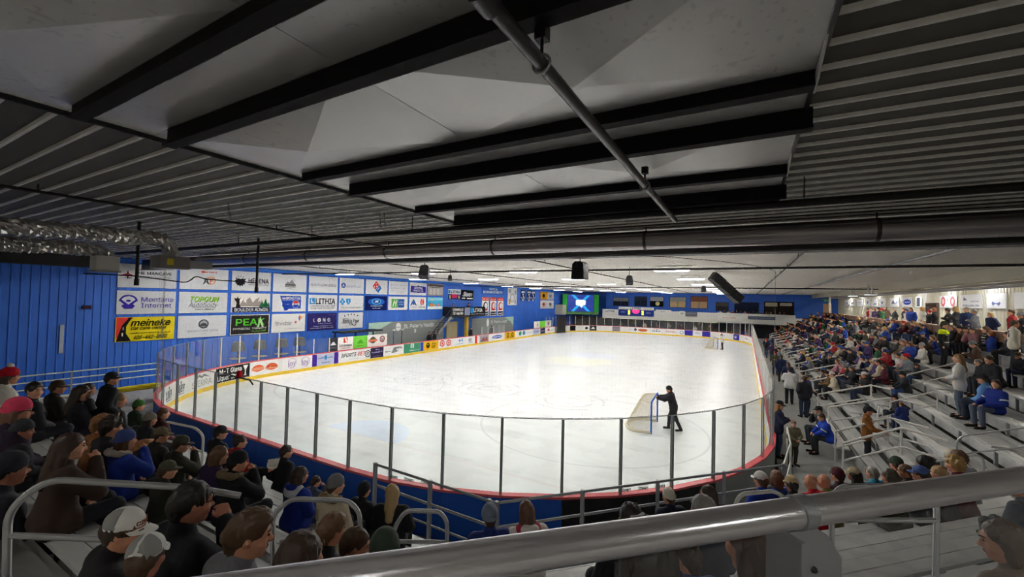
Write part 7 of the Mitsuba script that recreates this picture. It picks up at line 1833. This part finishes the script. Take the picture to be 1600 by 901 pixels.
    if opt.get('number'):
        m = text(str(opt['number']), .2, .13, True, 0, .012)
        m.apply_transform(frame(back(.0, -.03, -.122), J['Rt'] @ np.array([1., 0, 0]), J['Rt'] @ np.array([0, 0, 1.])))
        out.append(('number', m, 'ink'))
    if opt.get('hivis') or opt.get('stripes'):
        jj = jacket_mesh
        z0 = J['chest'][2]
        lo_ = J['pel'][2]
        F2 = []
        bands = [(z0 - .02, z0 + .3, 'yellow')] if opt.get('hivis') else []
        bands += [(z0 - .07, z0 - .02, 'silver'), (lo_ + .02, lo_ + .07, 'silver')] if opt.get('hivis') else [(z0 - .2 + i * .1, z0 - .15 + i * .1, 'silver') for i in range(4)]
        for a, b, slot in bands:
            old = Field.mesh
            F = Field()
            up = lambda p, x, y, z: p + J['Rt'] @ np.array([x, y, z])
            th = .034
            F.cap(J['hipL'] + [0, 0, .02], J['hipR'] + [0, 0, .02], .102 + th, k=.05)
            F.cap(up(J['belly'], -.05, 0, 0), up(J['belly'], .05, 0, 0), .10 + th, k=.08)
            F.cap(up(J['chest'], -.075, 0, 0), up(J['chest'], .075, 0, 0), .098 + th, k=.08)
            F.cap(up(J['shL'], .02, 0, 0), up(J['shR'], -.02, 0, 0), .06 + th * .8, k=.05)
            if slot == 'yellow':
                for n in 'LR':
                    F.cap(J['sh' + n], J['el' + n], .056 + th, .046 + th, k=.03)
            if stand:
                F.cap(J['hipL'] - [0, 0, .08], J['hipR'] - [0, 0, .08], .10 + th, k=.05)
            out.append(('reflective_stripe' if slot == 'silver' and opt.get('hivis') else 'stripe' if slot == 'silver' else 'yoke', F.mesh(.02, cut=lambda x, y, z: np.maximum(a - z, z - b) + 0 * x + 0 * y), slot))
    return out


SLOT = {'shoe': cloth('#1e1c1c'), 'eye': flat('#241a16'), 'brow': flat('#6a4a3a'), 'lip': flat('#9a5a50'), 'frame': flat('#141414'), 'word': flat('#8a5a48'), 'mesh': cloth('#8f8f8c'), 'pom': cloth('#e0dcd4'), 'ink': flat('#2a2c44'),
        'yellow': 'hv', 'silver': cloth('#c9c9c4')}
scene['mat_hi_vis'] = {'type': 'twosided', 'b': {'type': 'diffuse', 'reflectance': {'type': 'rgb', 'value': [.72, .85, .03]}}}
SLOT['yellow'] = 'mat_hi_vis'


def placed(x, y, z, yaw, s):
    M = np.eye(4)
    M[:3, :3] = rot(yaw) * s
    M[:3, 3] = x, y, z
    return M


def person(label, head, floor, stand, yaw, turn, lean, arms, lod, jc, tc, hair, hc, hat, tkc, opt, group=None):
    yaw, turn = math.radians(yaw), (math.radians(turn[0]), math.radians(turn[1]))
    legs = 'walk' if opt.get('walk') else opt.get('legs', '')
    J = skeleton(bool(stand), lean, tuple(arms.split(',')), turn, legs=legs)
    base = floor if stand else floor + .43
    s = (head[2] - base) / J['head'][2]
    s = min(max(s, .68), 1.13)
    if not stand:       # feet down to the foot board
        for n in 'LR':
            dz = -(.43 / s) + .085 - J['an' + n][2]
            J['an' + n] = J['an' + n] + [0, 0, dz]
            J['to' + n] = J['to' + n] + [0, 0, dz]
    off = rot(yaw)[:2, :2] @ (J['head'][:2] * s)
    M = placed(head[0] - off[0], head[1] - off[1], base, yaw, s)
    k = thing('person', label, 'person', group)
    seed = int(abs(head[0] * 131 + head[1] * 977)) % 9973
    col = {'skin': 'mat_skin_%d' % opt.get('skin', 0), 'jacket': cloth(jc), 'trousers': cloth(tc), 'hair': hairm(hc) if hc else None, 'hat': cloth(tkc) if tkc else None}
    for q in ('fur', 'hood', 'patch'):
        if isinstance(opt.get(q), str):
            col[q] = cloth(opt[q])
    for n_, m, slot in outfit(J, lod, bool(stand), hair, hat, opt, seed):
        m = m.copy()
        m.apply_transform(M)
        add(n_, m, col.get(slot) or SLOT[slot], k, smooth=True if n_ not in ('cap_brim', 'lettering', 'number', 'glasses') else 40)
    return k, J, M


for row in PEOPLE:
    k, J, M = person(*row)
    if 'food trays' in row[0]:
        TRAY = (M @ np.r_[J['wrL'] + unit(J['wrL'] - J['elL']) * .10 + [0, 0, .035], 1])[:3]

# the two people on the ice, those along the left boards and the far end
person('man in black jacket and knit hat leaning on the goal and pushing it', (22.62, 11.05, 1.60), 0, 1, 95, (0, 10), .22, 'reach,reach', 1, '#1d1d22', '#24262c', 'short', '#2a2019', 'beanie', '#1c1c20', {'skin': 0, 'walk': 1, 'bulk': 55})
person('referee in striped shirt and black trousers beside the far goal', (22.95, 45.6, 1.62), 0, 1, 100, (0, 5), .1, 'down,down', 2, '#d6d4d0', '#1b1c26', 'short', '#2a2019', '', '', {'skin': 2, 'stripes': 1})
for lab, x, y, z, fl_, st_, yw, jc, tc in (('man in dark jacket standing behind the yellow board ad', -1.0, 35.2, 1.7, .02, 1, -90, '#1f2026', '#23242a'), ('man in dark shirt and blue trousers standing by the yellow padded post', -1.3, 31.4, 1.7, .02, 1, -90, '#24262e', '#2f3f7a'),
                                     ('dark-clothed person at the foot of the announcer stairs', -1.0, 24.1, 1.62, .02, 1, -90, '#1c1c22', '#22232a'), ('second dark-clothed person at the foot of the announcer stairs', -.9, 24.8, 1.66, .02, 1, -70, '#1a1b22', '#22232a'),
                                     ('announcer in black jacket seated behind the dealership banner', -2.35, 32.3, 4.35, 3.05, 0, -90, '#1a1a1e', '#22232a'), ('announcer in grey shirt seated at the stair end of the balcony', -2.35, 29.4, 4.3, 3.05, 0, -90, '#4a5a6a', '#22232a')):
    person(lab, (x, y, z), fl_, st_, yw, (0, 0), .05, 'down,down' if st_ else 'lap,lap', 2, jc, tc, 'short', '#2a2019', '', '', {'skin': 2})
for y, e in ((32.3, 'behind the dealership banner'), (29.4, 'at the stair end')):
    k = thing('stool', 'dark stool on the announcer balcony ' + e, 'stool', 'stools on the balcony')
    add('seat', bx(-2.55, -2.15, y - .2, y + .2, 3.42, 3.47), 'mat_dark_steel', k)
    for sx in (-.15, .15):
        for sy in (-.15, .15):
            add('leg', bx(-2.35 + sx - .015, -2.35 + sx + .015, y + sy - .015, y + sy + .015, 3.05, 3.42), 'mat_dark_steel', k)

# ---------------------------------------------------------------- the crowd in the right bleachers
CJ = [('black', '#1b1b1f'), ('black', '#222226'), ('black', '#1d1c1e'), ('navy', '#1d2746'), ('navy', '#222b4c'), ('charcoal', '#34363c'), ('charcoal', '#2d2e33'), ('grey', '#6f7278'), ('royal blue', '#243c8c'), ('maroon', '#4a1d28'), ('purple', '#43325c'),
      ('white', '#c4c0b9'), ('cream', '#a89d88'), ('olive', '#41412e'), ('red', '#8c262b'), ('green', '#2a5238'), ('pink', '#a87a84'), ('tan', '#7a6042'), ('brown', '#453328')]
CH = [('dark hair', 'short', '#231a15', '', ''), ('brown hair', 'short', '#4a3322', '', ''), ('grey hair', 'short', '#8a8680', '', ''), ('long dark hair', 'long', '#2a1c14', '', ''), ('long brown hair', 'long', '#5a3d28', '', ''), ('long blond hair', 'long', '#a5854f', '', ''),
      ('black knit hat', 'short', '#3a2a20', 'beanie', '#1f1f23'), ('grey knit hat', 'short', '#3a2a20', 'beanie', '#77797d'), ('navy knit hat', 'bob', '#4a3322', 'beanie', '#26346a'), ('red knit hat', 'short', '#3a2a20', 'beanie', '#a8242a'),
      ('black cap', 'short', '#3a2a20', 'cap', '#1f1f23'), ('white cap', 'short', '#4a3322', 'cap', '#cfcdc6'), ('blue cap', 'short', '#3a2a20', 'cap', '#34508f'), ('reddish hair', 'bob', '#7a452a', '', '')]
ROWN = ('first', 'second', 'third', 'fourth', 'fifth', 'sixth', 'top')
CT = ['#23252b', '#2c3448', '#38486a', '#2a2a2e', '#4a4f5a']
POSES = [dict(lean=.08, arms=('lap', 'lap'), head=(.0, .1)), dict(lean=.25, arms=('knee', 'knee'), head=(.35, .05)), dict(lean=.02, arms=('cross', 'cross'), head=(-.3, .08)), dict(lean=.15, arms=('lap', 'mouth'), head=(.6, .1)),
         dict(lean=.1, arms=('thigh', 'thigh'), head=(-.6, .1)), dict(lean=.18, arms=('phone', 'phone'), head=(.1, .4))]
LIB = {}


def library(pi, hair, hat, lod, stand=False):
    """Part files of a crowd pose, shared by all who take it."""
    k = (pi, lod, stand)
    if k not in LIB:
        P_ = POSES[pi] if not stand else dict(lean=.03, arms=(('down', 'pocket'), ('hold', 'hold'), ('pocket', 'pocket'))[pi % 3], head=((.3, .1), (-.4, .1), (0, .1))[pi % 3])
        J = skeleton(stand, P_['lean'], P_['arms'], P_['head'])
        LIB[k] = (J, [(n_, mikit.ply(m, None, smooth=True), sl) for n_, m, sl in outfit(J, lod, stand, '', '', {}, pi) if n_ in ('body', 'jacket', 'trousers', 'shoe')])
    J, parts = LIB[k]
    h = (pi, lod, stand, hair, hat)
    if h not in LIB:
        LIB[h] = [(n_, mikit.ply(m, None, smooth=True), sl) for n_, m, sl in outfit(J, lod, stand, hair, hat, {}, pi) if n_ not in ('body', 'jacket', 'trousers', 'shoe')]
    return J, parts + LIB[h]


taken = [(p[1][0], p[1][1]) for p in PEOPLE]
CLEAR = [p[1] for p in PEOPLE if p[2] > .3 and p[1][1] > 8 and (p[3] or p[1][1] < 16)]     # seats in front of these stay empty


def hides(x, y):
    b, r = math.atan2(x - CAM[0], y - CAM[1]), math.hypot(x - CAM[0], y - CAM[1])
    return any(abs(math.atan2(q[0] - CAM[0], q[1] - CAM[1]) - b) < .03 and 0 < math.hypot(q[0] - CAM[0], q[1] - CAM[1]) - r < 5 for q in CLEAR)


seen = set()


def extra(x, y, z, yaw, where, stand, group, lod, s=None):
    for _ in range(60):
        (cn, cc_), (hn, hs_, hc_, ht, htc) = rng.choice(CJ), rng.choice(CH)
        lab = f"{cn} {rng.choice(('jacket', 'sweater', 'coat', 'hoodie')) if cn != 'royal blue' else 'jersey'}, {hn}, {where}"
        if lab not in seen:
            break
    seen.add(lab)
    J, parts = library(rng.randrange(3 if stand else len(POSES)), hs_, ht, lod, stand)
    s = s or rng.uniform(.92, 1.06)
    M = placed(x, y, z, yaw + rng.uniform(-.25, .25), s)
    k = thing('person', lab, 'person', group)
    col = {'skin': 'mat_skin_%d' % rng.choice((0, 2, 2)), 'jacket': cloth(cc_), 'trousers': cloth(rng.choice(CT)), 'hair': hairm(hc_), 'hat': cloth(htc) if htc else None}
    for n_, pd, sl in parts:
        put(n_, pd, col.get(sl) or SLOT[sl], M, k)


COUNT = 0
AISLES = (7.9, 13.9, 22.0, 32.0, 42.0, 52.0)
for r_ in range(NROW):
    x = 28.2 + FIRST + TREAD * r_ + .57
    y = 6.0 if r_ > 3 else 15.0 if r_ < 2 else 12.5
    while y < 39.5:
        y += rng.uniform(.56, .74)
        if any(abs(y - a) < .75 for a in AISLES):
            continue
        dens = (.55 if r_ > 4 else .12) if y < 10 else .55 if y < 15 else .68 if y < 30 else .55
        if r_ < 1:
            dens *= .55
        if rng.random() > dens or hides(x, y) or any(math.hypot(x - a, y - b) < .55 for a, b in taken):
            continue
        if COUNT >= 148:
            break
        COUNT += 1
        where = f"{ROWN[r_]} row of the right bleachers" + (' near the camera' if y < 16 else ' midway' if y < 27 else ' toward the far end')
        extra(x, y, row_floor(r_) + .43, PI / 2, where, False, 'spectators in the right bleachers', 2 if y < 20 else 3)
for i in range(26):
    y = 12.6 + i * 1.12 + rng.uniform(-.35, .35)
    if any(math.hypot(34.5 - a, y - b) < .7 for a, b in taken):
        continue
    extra(rng.uniform(34.45, 35.0), y, ZC, PI / 2 + rng.uniform(-.7, .7), 'standing behind the wooden ledge' + (' near the camera' if y < 20 else ' past the brown door' if y > 33 else ''), True, 'people standing on the right concourse', 3)
for i in range(9):
    y = 14.5 + i * 3.1 + rng.uniform(-.6, .6)
    extra(27.3 + rng.uniform(-.35, .5), 21.5 + i * 2.6, .3, rng.choice((0, PI, PI / 2)), 'standing on the walkway beside the right boards', True, 'people on the right walkway', 3)
for i in range(8):
    extra(7.2 + i * 1.9 + rng.uniform(-.4, .4), 63.0 + rng.uniform(0, .6), .02, PI, 'standing behind the far glass under the mezzanine', True, 'people under the far mezzanine', 3)


# ---------------------------------------------------------------- people too far off to tell apart
def mass(name, label, spots):
    """One mesh of all the distant figures with a colour per vertex."""
    V, F, Cc, o = [], [], [], 0
    ms = []
    for pi in range(3):
        J = skeleton(False, POSES[pi]['lean'], POSES[pi]['arms'], POSES[pi]['head'])
        ms.append([(n_, slim(m, .012), sl) for n_, m, sl in outfit(J, 3, False, 'short', '', {}, pi) if n_ != 'shoe'])
    for x, y, z, yaw in spots:
        M = placed(x, y, z, yaw, rng.uniform(.92, 1.05))
        cols = {'skin': lin(rng.choice(SKIN)), 'jacket': lin(rng.choice(CJ)[1]), 'trousers': lin(rng.choice(CT)), 'hair': lin(rng.choice(CH)[2])}
        for n_, m, sl in rng.choice(ms):
            v = m.vertices @ M[:3, :3].T + M[:3, 3]
            V.append(v)
            F.append(m.faces + o)
            Cc.append(np.tile(cols[sl], (len(v), 1)))
            o += len(v)
    k = key_for(name)
    scene[k] = mikit.ply(trimesh.Trimesh(np.vstack(V), np.vstack(F), process=False), {'type': 'twosided', 'b': {'type': 'diffuse', 'reflectance': {'type': 'mesh_attribute', 'name': 'vertex_color'}}}, smooth=True, color=np.vstack(Cc))
    tag(k, label, 'crowd', kind='stuff')


sp = []
for r_ in range(NROW):
    y = 40.0
    while y < 61:
        y += rng.uniform(.6, .9)
        if rng.random() < .55 and not any(abs(y - a) < .7 for a in AISLES):
            sp.append((28.2 + FIRST + TREAD * r_ + .57, y, row_floor(r_) + .43, PI / 2))
mass('crowd', 'distant seated crowd in the far third of the right bleachers', sp)
mass('crowd', 'small crowd seated above the far right mezzanine front', [(21.9 + i * .55, 64.5 + rng.uniform(0, .9), 3.28, PI) for i in range(16)])

# ---------------------------------------------------------------- things people hold or left lying
k = thing('food_tray', 'white paper food tray held up by the person in the black fur hood', 'food tray')
c = TRAY
for n_, dz, dx in (('tray', 0, 0), ('lid', .05, .02)):
    m = prism([(-.06, -.04), (.06, -.04), (.075, .04), (-.075, .04)], .012)
    V = m.vertices.copy()
    V[:, 2] += .03 * np.abs(V[:, 0]) / .06 * .7
    m.vertices = V
    m.apply_transform(frame(c + [dx, 0, dz], (.8, .6, .1), (-.3, .4, .85)))
    add(n_, m, flat('#dcd9d0'), k)
for i, (x, y, lab) in enumerate(((33.95, 21.2, 'white paper cup on the wooden ledge, nearest the camera'), (33.95, 24.6, 'tan paper cup on the wooden ledge'), (33.95, 28.3, 'white paper cup on the wooden ledge, farther one'))):
    k = thing('paper_cup', lab, 'cup')
    add('cup', lathe([(0, 0), (.04, 0), (.055, .14), (.05, .14), (.037, .01), (0, .01)], 14, shift(x, y, 4.3)), flat(('#e6e3da', '#c9a878', '#e6e3da')[i]), k, smooth=40)
    add('lid', lathe([(0, .02), (.05, .018), (.058, 0), (0, 0)], 14, shift(x, y, 4.44)), flat('#f0f0ee'), k, smooth=40)
k = thing('bench', 'low grey bench on the right walkway under the crouching man in blue jersey', 'bench')
add('seat', bx(27.72, 28.12, 9.6, 13.6, .69, .73), 'mat_aluminium', k)
for y in (9.9, 11.6, 13.3):
    add('leg', bx(27.85, 27.99, y - .03, y + .03, .3, .69), 'mat_guard_steel', k)
add('floor_walkway', bx(26.16, 28.22, 5.2, 62, .02, .3), 'mat_concrete', label='grey walkway between the right boards and the bleachers', kind='structure')
for i, (x, y, z, c, lab) in enumerate(((31.0, 9.9, 0, '#16161a', 'black bag on the upper benches beside the person in grey jeans'), (29.3, 7.4, 0, '#b9b3a4', 'pale coat left on the lower benches'))):
    F = Field()
    p = 31.0 - 28.2 if i == 0 else 29.3 - 28.2
    r_ = int((p - FIRST) / TREAD)
    xx = 28.2 + FIRST + TREAD * r_ + .6
    F.ell((xx, y, row_floor(r_) + .43 + .09), (.16, .24, .10)).ell((xx + .03, y + .15, row_floor(r_) + .43 + .11), (.12, .14, .10))
    add('bag' if i == 0 else 'coat', wrinkle(F.mesh(.02), .02, 12), cloth(c), smooth=True, label=lab, cat='bag' if i == 0 else 'coat')
